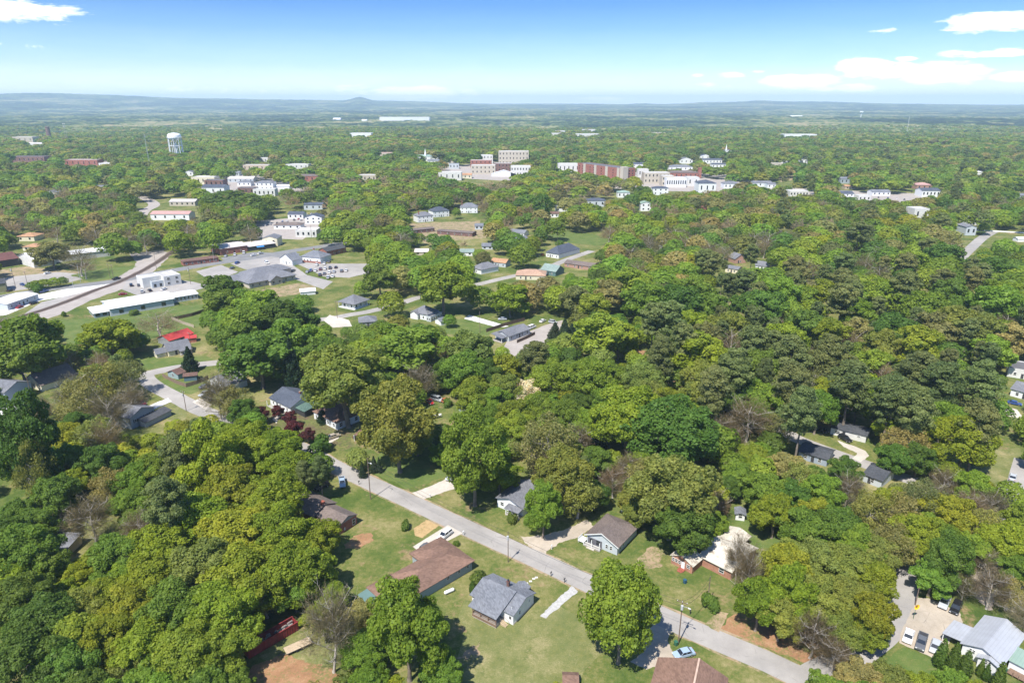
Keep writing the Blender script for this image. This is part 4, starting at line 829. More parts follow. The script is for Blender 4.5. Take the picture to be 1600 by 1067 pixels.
# ---------------------------------------------------------------- town centre and far buildings: (label, x0, x1, base y, height px, depth m, roof, wall, roof colour, cols, rows, kind)
def town(label, x0, x1, yb, hp, dep, roof, wall, rcol, cols=4, rows=1, kind='building', phrase=None, pitch=.3, tilt=0.0, fr=False):
    _, _, dd = proj(*G((x0 + x1) / 2, yb)); hm = hp * dd / F / cos(PITCH - 0.0)
    h = House(kind if kind in ('house', 'church', 'school', 'factory', 'courthouse') else 'building', label, (x0, yb), (x1, yb - tilt), cat=kind, phrase=phrase)
    if roof in ('flat',): wh = hm
    else: wh = max(2.6, hm * .62)
    h.block(0, h.L, 0, dep, wh, roof, wall, rcol, pitch, ov=.4)
    for r in range(rows):
        if cols: h.wins('f', cols, wh * (r + .35) / rows, min(1.6, h.L / cols * .5), wh / rows * .42, False)
    return h
TL = [
 ('tan-roofed house among trees above the maroon shed', 26, 54, 377, 11, 14, 'hip', 'cream', 'orange', 2, 1, 'house', 'the tan-roofed house'),
 ('house with rusty tan roof beside the olive trees', 36, 58, 392, 9, 12, 'hip', 'cream', 'orange', 2, 1, 'house', None),
 ('long low red brick school hall with dark flat roof', 14, 70, 254, 8, 25, 'flat', 'dbrick', 'fdark', 8, 1, 'school', 'the dark-roofed school'),
 ('low red brick school block with curved end', 102, 153, 260, 9, 20, 'flat', 'brick', 'flat', 6, 1, 'school', 'the red brick school'),
 ('pale white annex beside the red brick school', 155, 174, 263, 7, 14, 'flat', 'plaster', 'flat', 3, 1, 'building', None),
 ('white workshop beyond the brick school', 190, 221, 249, 7, 14, 'gx', 'white', 'mwhite', 3, 1, 'building', None),
 ('cream factory hall near the brick chimney stack', 20, 52, 223, 8, 30, 'flat', 'stone', 'flat', 4, 1, 'factory', 'the cream factory'),
 ('white mill shed beside the cream factory', 40, 68, 229, 6, 20, 'gx', 'white', 'mpale', 3, 1, 'factory', None),
 ('white and red gabled building at the bend of the gravel road', 236, 296, 344, 14, 14, 'gx', 'white', 'mredw', 4, 1, 'building', 'the red and white gable'),
 ('long white-roofed low building above the gravel bend', 265, 305, 322, 10, 14, 'gx', 'stone', 'mpale', 5, 1, 'building', None),
 ('building with steep charcoal shed roof in town', 316, 351, 303, 15, 18, 'gx', 'white', 'navy', 3, 1, 'building', 'the charcoal shed roof'),
 ('cream flat-roofed shop behind the charcoal shed roof', 300, 336, 288, 10, 20, 'flat', 'cream', 'flat', 5, 1, 'building', None),
 ('grey warehouse with white roof at the town edge', 356, 396, 285, 8, 18, 'gx', 'lgrey', 'mpale', 5, 1, 'building', None),
 ('dark brown flat shop near the white dome-roofed house', 372, 398, 303, 8, 14, 'flat', 'dbrick', 'fdark', 3, 1, 'building', None),
 ('white building with dark hipped roof and two storeys', 400, 427, 297, 17, 14, 'hip', 'white', 'grey', 4, 2, 'building', 'the dark hipped two-storey block'),
 ('white tent-like round-roofed building beside the two-storey block', 428, 452, 296, 7, 12, 'hip', 'white', 'mwhite', 0, 1, 'building', None),
 ('long white flat-roofed store in the trees', 445, 482, 264, 6, 20, 'flat', 'plaster', 'flat', 5, 1, 'building', 'the long white store'),
 ('brick building with brown grey gable roof', 468, 500, 284, 13, 14, 'gx', 'brick', 'greybrown', 4, 1, 'building', None),
 ('white gabled house with charcoal roof facing the car lot', 477, 503, 350, 16, 12, 'gy', 'white', 'navy', 3, 2, 'house', 'the white gabled house by the lot'),
 ('low white cottage with charcoal roof near the parked cars', 450, 474, 342, 11, 12, 'gx', 'white', 'navy', 3, 1, 'house', None),
 ('low house with brown roof and white walls by the lot', 428, 470, 358, 9, 12, 'hip', 'white', 'greybrown', 4, 1, 'house', None),
 ('flat white building with pinkish roof above the brick hall', 462, 495, 371, 10, 14, 'flat', 'plaster', 'mpale', 4, 1, 'building', None),
 ('cream gabled house behind the brick loading bay', 411, 434, 385, 19, 12, 'gy', 'cream', 'grey', 2, 1, 'house', 'the cream gabled house'),
 ('low cream brick building between leafy crowns', 560, 588, 284, 9, 16, 'flat', 'stone', 'flat', 4, 1, 'building', None),
 ('store with flat red brown roof at the town edge', 588, 620, 246, 6, 22, 'flat', 'stone', 'mredw', 4, 1, 'building', 'the red-roofed store'),
 ('white store in front of the red-roofed one', 574, 600, 253, 6, 18, 'flat', 'plaster', 'flat', 4, 1, 'building', None),
 ('church with pale green roof and white steeple', 647, 685, 252, 11, 18, 'gx', 'white', 'mgreen', 5, 1, 'church', 'the green-roofed church'),
 ('low white and brick shop with flat roof', 685, 721, 282, 11, 20, 'flat', 'plaster', 'flat', 4, 1, 'building', 'the flat white shop'),
 ('red brick block with flat roof on the main square', 735, 768, 262, 10, 18, 'flat', 'brick', 'flat', 5, 2, 'building', None),
 ('white block rising behind the red brick block', 750, 770, 256, 12, 18, 'flat', 'plaster', 'flat', 4, 2, 'building', 'the tall white block'),
 ('cream commercial row with flat roofs', 736, 774, 272, 12, 20, 'flat', 'stone', 'flat', 6, 2, 'building', 'the cream commercial row'),
 ('dark brick row facing the square', 772, 800, 268, 11, 18, 'flat', 'dbrick', 'flat', 5, 2, 'building', None),
 ('white gabled market tents along the square', 768, 806, 276, 6, 8, 'gy', 'white', 'mwhite', 0, 1, 'building', None),
 ('cream four-storey courthouse with regular windows', 779, 826, 258, 19, 26, 'flat', 'stone', 'flat', 9, 3, 'courthouse', 'the cream courthouse'),
 ('long pale grey modern block before the courthouse', 798, 829, 276, 14, 24, 'flat', 'plaster', 'flat', 7, 2, 'building', 'the pale modern block'),
 ('low white flat building before the brick apartment block', 872, 912, 270, 12, 24, 'flat', 'plaster', 'flat', 6, 1, 'building', 'the low white flats'),
 ('cream stone bank building with tall windows', 1006, 1046, 287, 15, 22, 'flat', 'stone', 'flat', 7, 2, 'building', 'the cream bank'),
 ('cream stone wing with arched windows beside the bank', 1034, 1053, 291, 14, 18, 'flat', 'stone', 'flat', 4, 2, 'building', None),
 ('white modern pavilion with a row of tall dark windows', 1041, 1072, 293, 13, 20, 'flat', 'white', 'flat', 9, 1, 'building', 'the dark-windowed pavilion'),
 ('white modern annex beside the dark-windowed pavilion', 1073, 1092, 291, 12, 18, 'flat', 'plaster', 'flat', 2, 1, 'building', None),
 ('brick hall with brown hipped roof and square tower', 1046, 1090, 279, 13, 18, 'hip', 'brick', 'greybrown', 6, 1, 'building', 'the brick tower hall'),
 ('white building with charcoal pyramid roof', 1091, 1118, 302, 23, 22, 'hip', 'white', 'navy', 3, 1, 'building', 'the charcoal pyramid roof'),
 ('white house with grey pyramid roof in town', 1131, 1156, 295, 12, 16, 'hip', 'white', 'grey', 4, 1, 'house', 'the grey pyramid roof in town'),
 ('grey-roofed hall behind the brick apartment block', 988, 1010, 262, 8, 16, 'gx', 'white', 'navy', 3, 1, 'building', None),
 ('white gabled house on the far hill', 1062, 1082, 256, 10, 14, 'gy', 'white', 'lgrey', 3, 1, 'house', 'the gabled hill house'),
 ('white church with small spire on the far hill', 1130, 1147, 245, 12, 16, 'gy', 'white', 'grey', 2, 1, 'church', 'the far white church'),
 ('row of dark-roofed houses below the far church', 1098, 1128, 256, 9, 14, 'gx', 'white', 'navy', 6, 1, 'house', None),
 ('cluster house with charcoal roof at the tree line', 990, 1008, 250, 7, 12, 'gx', 'white', 'navy', 3, 1, 'house', None),
 ('white house with charcoal roof left of the parking lot', 1177, 1206, 292, 9, 14, 'gx', 'white', 'grey', 4, 1, 'house', None),
 ('grey blue house with white gable on the hillside', 1251, 1266, 257, 12, 12, 'hip', 'white', 'navy', 3, 1, 'house', 'the hillside gable'),
 ('pale two-storey house near the hillside gable', 1216, 1234, 256, 9, 12, 'gx', 'white', 'grey', 3, 1, 'house', None),
 ('long white flat-roofed store behind treetops', 1234, 1263, 307, 7, 18, 'flat', 'plaster', 'flat', 6, 1, 'building', 'the long white flat store'),
 ('white house at the corner of the brown parking lot', 1199, 1212, 294, 9, 12, 'gx', 'white', 'grey', 2, 1, 'house', None),
 ('pale grey house among the mid-town trees', 1313, 1331, 287, 11, 14, 'gx', 'bluegrey', 'lgrey', 3, 1, 'house', None),
 ('orange-toned small building near the white lot', 1320, 1336, 296, 7, 10, 'gx', 'tan', 'orange', 2, 1, 'building', None),
 ('charcoal-roofed building beside the white lot', 1314, 1334, 308, 8, 16, 'gx', 'white', 'navy', 3, 1, 'building', None),
 ('large house with navy roof and arched white dormer', 1440, 1468, 308, 15, 16, 'gx', 'white', 'navy', 5, 1, 'house', 'the white dormer house'),
 ('house with red and orange roof behind the dormer house', 1432, 1456, 296, 10, 16, 'hip', 'pink', 'mredw', 3, 1, 'house', None),
 ('white flat-roofed box building beside the orange tree', 1427, 1450, 343, 15, 16, 'flat', 'plaster', 'flat', 2, 1, 'building', 'the white box building'),
 ('white cottage deep in the eastern trees', 1528, 1548, 292, 7, 12, 'gx', 'white', 'lgrey', 3, 1, 'house', 'the eastern white cottage'),
 ('white gable roof peeking from the eastern trees', 1527, 1539, 274, 6, 10, 'gy', 'white', 'mwhite', 0, 1, 'house', None),
 ('grey-roofed house by the upper road junction', 1508, 1524, 368, 20, 14, 'gy', 'lgrey', 'grey', 2, 1, 'house', 'the junction house'),
 ('white house by the road seen through yellow trees', 1513, 1545, 352, 16, 12, 'gx', 'white', 'lgrey', 6, 2, 'house', None),
 ('small white vehicle shelter on the grass', 1590, 1606, 378, 6, 6, 'gx', 'white', 'mwhite', 0, 1, 'building', None),
 ('teal-roofed white house in the old town', 1001, 1017, 330, 18, 12, 'gy', 'white', 'mgreen', 2, 2, 'house', 'the teal-roofed house'),
 ('pale green hipped house in the old town', 965, 984, 309, 12, 12, 'hip', 'white', 'mgreen', 3, 1, 'house', None),
 ('white house with grey blue roof behind dark trees', 1020, 1044, 305, 16, 12, 'hip', 'white', 'navy', 3, 2, 'house', None),
 ('house with slate blue roof below the wooded slope', 917, 946, 323, 14, 14, 'hip', 'lgrey', 'navy', 3, 1, 'house', 'the slate blue roof'),
 ('grey-roofed cottage under leafless trees', 868, 893, 331, 9, 12, 'gx', 'white', 'lgrey', 3, 1, 'house', None),
 ('brown-roofed cottage with white porch under the dark tree', 860, 873, 340, 9, 10, 'gx', 'white', 'brown', 2, 1, 'house', None),
 ('sprawling grey-roofed hall amid the bare trees', 870, 905, 318, 8, 16, 'hip', 'tan', 'greybrown', 4, 1, 'building', None),
 ('small beige building near the orange clearing', 1205, 1221, 262, 6, 10, 'flat', 'stone', 'flat', 2, 1, 'building', None),
 ('blue-grey rooftop among trees above the steep gable', 753, 770, 390, 8, 10, 'gx', 'lgrey', 'lgrey', 2, 1, 'house', None),
 ('white house with grey gable deep in the western trees', 68, 89, 309, 12, 12, 'gy', 'white', 'grey', 2, 1, 'house', 'the western grey gable'),
 ('pale rooftops between ashen bare trees west of the mast', 146, 167, 297, 7, 12, 'gx', 'lgrey', 'lgrey', 3, 1, 'house', None),
 ('white cottage at the edge of the commercial strip', 288, 302, 275, 9, 10, 'gy', 'white', 'grey', 2, 1, 'house', None),
 ('dark brown flat-roofed block above the charcoal shed roof', 320, 349, 292, 9, 16, 'flat', 'dbrick', 'fdark', 4, 1, 'building', None),
 ('blue grey roofed shop on the commercial strip', 355, 374, 275, 7, 14, 'gx', 'lgrey', 'lgrey', 3, 1, 'building', None),
 ('grey-roofed white store next to the small dark cedar', 371, 392, 291, 9, 14, 'hip', 'white', 'lgrey', 3, 1, 'building', None),
 ('orange tan shop front with white awning', 380, 420, 267, 8, 16, 'flat', 'tan', 'flat', 6, 1, 'building', 'the orange tan shop'),
 ('white store row behind the orange tan shop', 391, 423, 254, 6, 16, 'flat', 'plaster', 'flat', 6, 1, 'building', None),
 ('white shop with dark windows below the two-storey block', 396, 430, 307, 10, 12, 'flat', 'plaster', 'flat', 5, 1, 'building', None),
 ('house with blue grey roof behind the white gabled one', 475, 504, 328, 12, 12, 'gx', 'lgrey', 'navy', 3, 1, 'house', None),
 ('orange-roofed diner beside the flat white shop', 717, 737, 279, 8, 14, 'gx', 'cream', 'orange', 3, 1, 'building', None),
 ('small grey shop on the street west of the square', 702, 717, 264, 7, 12, 'flat', 'lgrey', 'fdark', 3, 1, 'building', None),
 ('cream shop just above the small grey one', 695, 712, 257, 6, 12, 'flat', 'stone', 'flat', 3, 1, 'building', None),
 ('brick store with flat roof between church and square', 707, 722, 251, 6, 14, 'flat', 'brick', 'flat', 3, 1, 'building', None),
 ('white hall with low roof beside the green-roofed church', 668, 686, 256, 7, 14, 'gx', 'white', 'lgrey', 3, 1, 'building', None),
 ('pale annex behind the brick apartment block corner', 997, 1013, 277, 11, 14, 'flat', 'plaster', 'flat', 3, 1, 'building', None),
 ('wide grey-roofed hall behind the brick tower hall', 1046, 1082, 267, 9, 18, 'hip', 'white', 'lgrey', 5, 1, 'building', None),
 ('cluster of charcoal gables on the hill, west house', 1094, 1110, 249, 8, 12, 'gy', 'white', 'navy', 2, 1, 'house', None),
 ('cluster of charcoal gables on the hill, east house', 1112, 1134, 263, 9, 12, 'gx', 'white', 'navy', 4, 1, 'house', None),
 ('ruined brick wall building below the dark evergreens', 1091, 1104, 334, 11, 6, 'flat', 'brick', 'flat', 1, 1, 'building', None),
 ('low white buildings on the mid-town lot', 1363, 1391, 306, 9, 14, 'gx', 'white', 'lgrey', 4, 1, 'building', None),
 ('white wall building at the dead end of the lot', 1341, 1360, 314, 7, 12, 'flat', 'plaster', 'flat', 3, 1, 'building', None),
 ('grey house at the eastern picture edge in town', 1590, 1612, 313, 11, 12, 'gx', 'lgrey', 'lgrey', 2, 1, 'house', None),
 ('pale grey house above the motel wings', 742, 755, 359, 9, 10, 'gx', 'lgrey', 'lgrey', 2, 1, 'house', None),
 ('small white house with green roof among shrubs south of motel', 716, 740, 400, 9, 10, 'gx', 'white', 'green', 2, 1, 'house', None),
 ('pale-roofed shed in the brush beneath the motel', 648, 669, 399, 7, 10, 'gx', 'stone', 'mpale', 2, 1, 'building', None),
 ('grey roof just behind the tree line west of the courthouse', 838, 852, 254, 7, 14, 'flat', 'plaster', 'flat', 2, 1, 'building', None),
 ('long white industrial plant on the far ridge', 593, 671, 189, 5, 60, 'flat', 'white', 'mwhite', 0, 1, 'factory', 'the far industrial plant'),
 ('long pale distribution shed beyond the town', 546, 580, 214, 5, 40, 'flat', 'white', 'flat', 0, 1, 'factory', 'the far pale shed'),
 ('white stores beyond the apartment block', 900, 936, 215, 5, 30, 'flat', 'plaster', 'flat', 0, 1, 'building', 'the far white stores'),
 ('small white store farther west of the far stores', 856, 876, 213, 4, 30, 'flat', 'plaster', 'flat', 0, 1, 'building', None),
 ('pale building above the far white stores', 868, 883, 208, 3, 25, 'flat', 'plaster', 'flat', 0, 1, 'building', None),
 ('twin pale blocks on the far clearing', 910, 930, 206, 3, 25, 'flat', 'plaster', 'flat', 0, 1, 'building', None),
 ('bright white hospital-like complex at the forest edge', 1226, 1276, 217, 6, 40, 'flat', 'white', 'flat', 0, 1, 'building', 'the bright far complex'),
 ('tiny white farm buildings on the far clearing', 1236, 1254, 184, 3, 40, 'gx', 'white', 'mwhite', 0, 1, 'building', None),
 ('tan warehouse on the far cleared strip', 1020, 1040, 211, 3, 30, 'flat', 'tan', 'flat', 0, 1, 'factory', None),
 ('pale farm shed on the far field', 520, 532, 188, 3, 40, 'gx', 'white', 'mwhite', 0, 1, 'building', None),
 ('tiny white barn on the middle ridge', 565, 573, 190, 3, 30, 'gx', 'white', 'mwhite', 0, 1, 'building', None),
 ('white school-like block near the far pines', 822, 832, 215, 4, 30, 'flat', 'plaster', 'flat', 0, 1, 'building', None),
]
for t in TL: town(*t)
# steeple, towers of particular buildings
def mk(name, mb, mat, root): return mb.build(name, mat, root)
def find(lbl):
    for o in COL.objects:
        if o.parent is None and o.get('label', '').startswith(lbl): return o
r = find('church with pale green'); m = MB(); m.box(20, 24, 3, 7, 0, 12); m.build('bell_tower', WHITE, r); m = MB(); m.add([(20, 3, 12), (24, 3, 12), (24, 7, 12), (20, 7, 12), (22, 5, 24)], [(0, 1, 4), (1, 2, 4), (2, 3, 4), (3, 0, 4), (0, 3, 2, 1)]); m.build('steeple', WHITE, r)
r = find('white church with small'); m = MB(); m.add([(4, 1, 11), (8, 1, 11), (8, 5, 11), (4, 5, 11), (6, 3, 26)], [(0, 1, 4), (1, 2, 4), (2, 3, 4), (3, 0, 4), (0, 3, 2, 1)]); m.build('steeple', WHITE, r)
r = find('brick hall with brown'); m = MB(); m.box(44, 49, 2, 7, 0, 15); m.box(43.6, 49.4, 1.6, 7.4, 15, 15.6); m.build('tower', wmat('brick'), r)
r = find('large house with navy'); m = MB(); m.extr([(8, 4.2), (12, 4.2), (12, 6.5), (10, 8), (8, 6.5)], 2.2, 5, 'y'); m.build('dormer', WHITE, r)
# brick apartment block
h = House('apartment_block', 'long five-storey red brick apartment block with cream bays', (902, 276), (973, 287), cat='apartment block', phrase='the red brick apartment block')
L = h.L; nb = 4
h.block(0, L, 0, 22, 20.5, 'flat', 'brick', 'fdark')
for k in range(nb):
    x = L * (.14 + k * .245); b = MB(); b.box(x, x + L * .05, -.5, -.01, 0, 21); b.build('bay', wmat('stone'), h.root)
for k in range(12):
    for r_ in range(5):
        x = L * (k + .5) / 12
        if any(abs(x - L * (.1775 + j * .245)) < L * .045 for j in range(nb)): continue
        h.win(x, 0, 'f', 1.2 + r_ * 3.7, 1.8, 1.9, False)
b = MB(); b.box(L - 6, L + 1.2, -1.2, 8, 0, 23); b.build('corner_tower', wmat('stone'), h.root)
for k in range(2):
    for r_ in range(5): h.win(L + 0, 11 + k * 6, 'r', 1.2 + r_ * 3.7, 1.8, 1.9, False)
# ---------------------------------------------------------------- water tower, masts, chimney
def pt(px, py): return Vector(G(px, py))
WT = plain('tank_white', (.78, .79, .80), .4, .04, .3); STL = plain('mast_steel', (.42, .42, .43), .5, .1)
def water_tower(px, pyb, hgt, R_, label):
    p_ = pt(px, pyb); root = empty('water_tower', p_, .2, label=label, cat='water tower'); LAND.append(('the white water tower' if R_ > 8 else 'the far water tower', p_.x, p_.y))
    t = MB(); prof = [(0, -4.2), (.45, -3.9), (.8, -2.6), (.97, -.6), (1, .2), (1, 3.2), (.93, 4.6), (.75, 5.7), (.45, 6.5), (0, 6.9)]; n_ = 28; k_ = R_ / 9.0
    vs = []
    for (r_, z_) in prof:
        for k in range(n_): a_ = 2 * pi * k / n_; vs.append((r_ * R_ * cos(a_), r_ * R_ * sin(a_), hgt - 7 * k_ + z_ * k_))
    t.add(vs, [(i * n_ + k, i * n_ + (k + 1) % n_, (i + 1) * n_ + (k + 1) % n_, (i + 1) * n_ + k) for i in range(len(prof) - 1) for k in range(n_)])
    t.build('tank', WT, root, smooth=True)
    top = hgt - 6.5 * k_
    for k in range(8):
        a_ = 2 * pi * k / 8; l_ = MB(); l_.tube((R_ * 1.02 * cos(a_), R_ * 1.02 * sin(a_), 0), (R_ * .97 * cos(a_), R_ * .97 * sin(a_), top), .55 * k_, .45 * k_, 8); l_.build('leg', WT, root)
    q = MB(); q.tube((0, 0, 0), (0, 0, hgt - 11 * k_), 1.1 * k_, 1.1 * k_, 10); q.build('riser_pipe', WT, root)
    b = MB()
    for lv in (.33, .66):
        for k in range(8):
            a0, a1 = 2 * pi * k / 8, 2 * pi * (k + 1) / 8; z_ = top * lv
            b.tube((R_ * cos(a0), R_ * sin(a0), z_), (R_ * cos(a1), R_ * sin(a1), z_), .28 * k_, .28 * k_, 4)
    for k in range(8):
        a0, a1 = 2 * pi * k / 8, 2 * pi * (k + 1) / 8
        for lv in (0, .33, .66): b.tube((R_ * cos(a0), R_ * sin(a0), top * lv + .5), (R_ * cos(a1), R_ * sin(a1), top * (lv + .33)), .12 * k_, .12 * k_, 4)
    b.build('bracing', WT, root)
    w_ = MB(); n_ = 28
    for k in range(n_): a0, a1 = 2 * pi * k / n_, 2 * pi * (k + 1) / n_; w_.tube((R_ * 1.12 * cos(a0), R_ * 1.12 * sin(a0), top + .6), (R_ * 1.12 * cos(a1), R_ * 1.12 * sin(a1), top + .6), .3 * k_, .3 * k_, 4)
    w_.build('walkway', WT, root)
water_tower(278, 252, 54, 12.5, 'tall white water tower with domed tank on slim legs')
def zt(px, pyb, pyt):
    """height of something whose foot and top are seen at these rows"""
    g = pt(px, pyb); d = pix_dir(px, pyt); t = g.y / d[1]; return g, CH + d[2] * t
g, _ = zt(1345, 184, 170); z0 = float(terrain(np.array(g.x), np.array(g.y))); hh = 60
q = empty('water_tower', (g.x, g.y, z0), 0, label='tiny distant white water tower on the horizon forest', cat='water tower')
m = MB(); m.tube((0, 0, 0), (0, 0, hh - 12), 3, 3, 8); m.build('stem', WT, q); m = MB(); m.tube((0, 0, hh - 14), (0, 0, hh - 8), 5, 13, 12); m.tube((0, 0, hh - 8), (0, 0, hh), 13, 12, 12); m.build('tank', WT, q)
def mast(px, pyb, pyt, label, w0, w1, mat=STL, drum=0):
    g, h_ = zt(px, pyb, pyt); root = empty('radio_mast', g, .4, label=label, cat='mast'); m = MB(); n_ = max(6, int(h_ / 6))
    for k in range(3):
        a_ = 2 * pi * k / 3; m.tube((w0 * cos(a_), w0 * sin(a_), 0), (w1 * cos(a_), w1 * sin(a_), h_), .16, .12, 4)
    for i in range(n_):
        t0, t1 = i / n_, (i + 1) / n_; r0 = w0 + (w1 - w0) * t0; r1 = w0 + (w1 - w0) * t1
        for k in range(3):
            a0, a1 = 2 * pi * k / 3, 2 * pi * (k + 1) / 3; m.tube((r0 * cos(a0), r0 * sin(a0), h_ * t0), (r1 * cos(a1), r1 * sin(a1), h_ * t1), .08, .08, 3)
    m.build('lattice', mat, root)
    if drum:
        d = MB()
        for z_ in (h_ - 2, h_ - 9):
            for k in range(3):
                a_ = 2 * pi * k / 3 + .3; d.box(2.4 * cos(a_) - .8, 2.4 * cos(a_) + .8, 2.4 * sin(a_) - .8, 2.4 * sin(a_) + .8, z_ - 2, z_)
        d.build('antenna_panels', WHITE, root)
    return root
mast(105, 224, 192, 'cell tower with white antenna panels beyond the brick school', 4, 1.2, drum=1)
mast(235, 268, 210, 'thin lattice radio mast beside the water tower', 1.0, .5, plain('pale_steel', (.6, .6, .6)))
mast(1417, 207, 182, 'hair-thin pale mast on the far forest plain', 2.5, 1.2, WHITE)
g, h_ = zt(77, 216, 198); root = empty('chimney_stack', g, 0, label='stout dark brick mill chimney rising above the trees', cat='chimney'); m = MB(); m.tube((0, 0, 0), (0, 0, h_ - 2), 7.5, 6, 16); m.build('stack', wmat('dbrick'), root); m = MB(); m.tube((0, 0, h_ - 2), (0, 0, h_), 6.8, 6.8, 16); m.build('rim', wmat('dbrick'), root)

# ---------------------------------------------------------------- vehicles
TYRE = plain('tyre_rubber', (.02, .02, .02), .9); RIM = plain('wheel_rim', (.5, .5, .52), .35, .1, metal=.7)
LAMPW = plain('lamp_clear', (.7, .7, .72), .2, .02); LAMPR = plain('lamp_red', (.4, .02, .02), .3, .02)
def vehicle(kind):
    root = empty('car' if kind != 'pickup' else 'pickup_truck', (0, 0, 0)); W = .92 if kind != 'van' else 1.0
    if kind == 'sedan': Lh = 2.35; prof = [(-2.35, .35), (2.3, .35), (2.35, .62), (2.2, .78), (1.0, .95), (-1.55, .98), (-2.3, .92), (-2.38, .6)]; cab = (-1.75, -1.05, .55, 1.15, .95, 1.42)
    elif kind == 'suv': Lh = 2.4; prof = [(-2.4, .42), (2.35, .42), (2.42, .75), (2.3, .98), (1.1, 1.12), (-2.3, 1.15), (-2.42, .8)]; cab = (-2.3, -2.0, .45, 1.15, 1.1, 1.75)
    elif kind == 'van': Lh = 2.6; prof = [(-2.6, .4), (2.55, .4), (2.62, .8), (2.4, 1.1), (1.6, 1.25), (-2.6, 1.25)]; cab = (-2.58, -2.5, 1.0, 1.7, 1.2, 2.0)
    else: Lh = 2.8; prof = [(-2.8, .5), (2.75, .5), (2.82, .85), (2.7, 1.1), (1.3, 1.2), (-2.8, 1.2)]; cab = (-.9, -.75, .75, 1.3, 1.2, 1.85)
    b = MB(); b.extr(prof, -W, W, 'y'); b.build('body', paint(), root, bevel=.07)
    xb0, xt0, xt1, xb1, zb, zt_ = cab; g_ = MB()
    g_.add([(xb0, -W + .06, zb - .02), (xb1, -W + .06, zb - .02), (xb1, W - .06, zb - .02), (xb0, W - .06, zb - .02), (xt0, -W + .22, zt_), (xt1, -W + .22, zt_), (xt1, W - .22, zt_), (xt0, W - .22, zt_)],
           [(0, 3, 2, 1), (4, 5, 6, 7), (0, 1, 5, 4), (1, 2, 6, 5), (2, 3, 7, 6), (3, 0, 4, 7)])
    g_.build('windows', glassm(), root)
    r = MB(); r.box(xt0 - .04, xt1 + .04, -W + .19, W - .19, zt_, zt_ + .05)
    for (xa, xb) in ((xb0, xt0), (xb1, xt1)):
        for s in (-1, 1): r.tube((xa, s * (W - .06), zb), (xb, s * (W - .21), zt_ + .02), .045, .045, 4)
    xm = (xt0 + xt1) / 2; [r.tube((xm, s * (W - .055), zb), (xm, s * (W - .205), zt_ + .02), .05, .05, 4) for s in (-1, 1)]
    r.build('roof', paint(), root, bevel=.03)
    if kind == 'pickup': d = MB(); d.box(-2.72, -1.0, -.78, .78, 1.201, 1.21); d.build('bed', DARK, root); t = MB(); [t.box(*q, 1.2, 1.33) for q in ((-2.8, -.95, -.92, -.8), (-2.8, -.95, .8, .92), (-2.8, -2.72, -.8, .8))]; t.build('bed_rail', paint(), root)
    for s in (-1, 1):
        for x in (-Lh * .6, Lh * .62):
            w_ = MB(); w_.tube((x, s * (W - .2), .34), (x, s * (W + .02), .34), .34, .34, 14); o = w_.build('wheel', TYRE, root)
            w_ = MB(); w_.tube((x, s * (W + .02), .34), (x, s * (W + .035), .34), .2, .2, 10); w_.build('rim', RIM, o)
        hl = MB(); hl.box(Lh - .06, Lh + .04, s * W * .72 - .17, s * W * .72 + .17, .62 if kind != 'pickup' else .85, .76 if kind != 'pickup' else 1.0); hl.build('headlight', LAMPW, root)
        tl = MB(); tl.box(-Lh - .05, -Lh + .05, s * W * .75 - .14, s * W * .75 + .14, .7, .88); tl.build('tail_light', LAMPR, root)
    return root
PC = {'white': (.8, .8, .79), 'silver': (.45, .47, .49), 'grey': (.12, .125, .135), 'black': (.015, .015, .018), 'red': (.35, .02, .02), 'blue': (.03, .07, .24), 'lblue': (.32, .42, .55), 'tan': (.38, .32, .24), 'dred': (.12, .015, .02), 'orange': (.42, .12, .05)}
VP = {k: vehicle(k) for k in ('sedan', 'suv', 'van', 'pickup')}; VUSED = set()
def strip_kids(o, names):
    for ch in list(o.children):
        if ch.name.split('.')[0] in names:
            for g2 in list(ch.children): bpy.data.objects.remove(g2)
            bpy.data.objects.remove(ch)
def car(px, py, hx, hy, kind, color, label, group=None, clear=True):
    """centre pixel on the ground, and a pixel in the direction the nose points"""
    a = pt(px, py); b = pt(hx, hy); d = b - a; rz = atan2(d.y, d.x)
    if kind in VUSED: o = copy_tree(VP[kind])
    else: o = VP[kind]; VUSED.add(kind)
    o.location = (a.x, a.y, .04); o.rotation_euler = (0, 0, rz); tag(o, label, {'sedan': 'car', 'suv': 'car', 'van': 'van', 'pickup': 'pickup truck'}[kind], group)
    for ch in [o] + list(o.children_recursive): ch.color = (*PC[color], 1)
    if clear:
        _, _, dd = proj(a.x, a.y, 0); k = F / dd; keep([(px - 2.2 * k, py - 2 * k), (px + 2.2 * k, py - 2 * k), (px + 2.2 * k, py + 1.3 * k), (px - 2.2 * k, py + 1.3 * k)], a.y + 1)
    return o
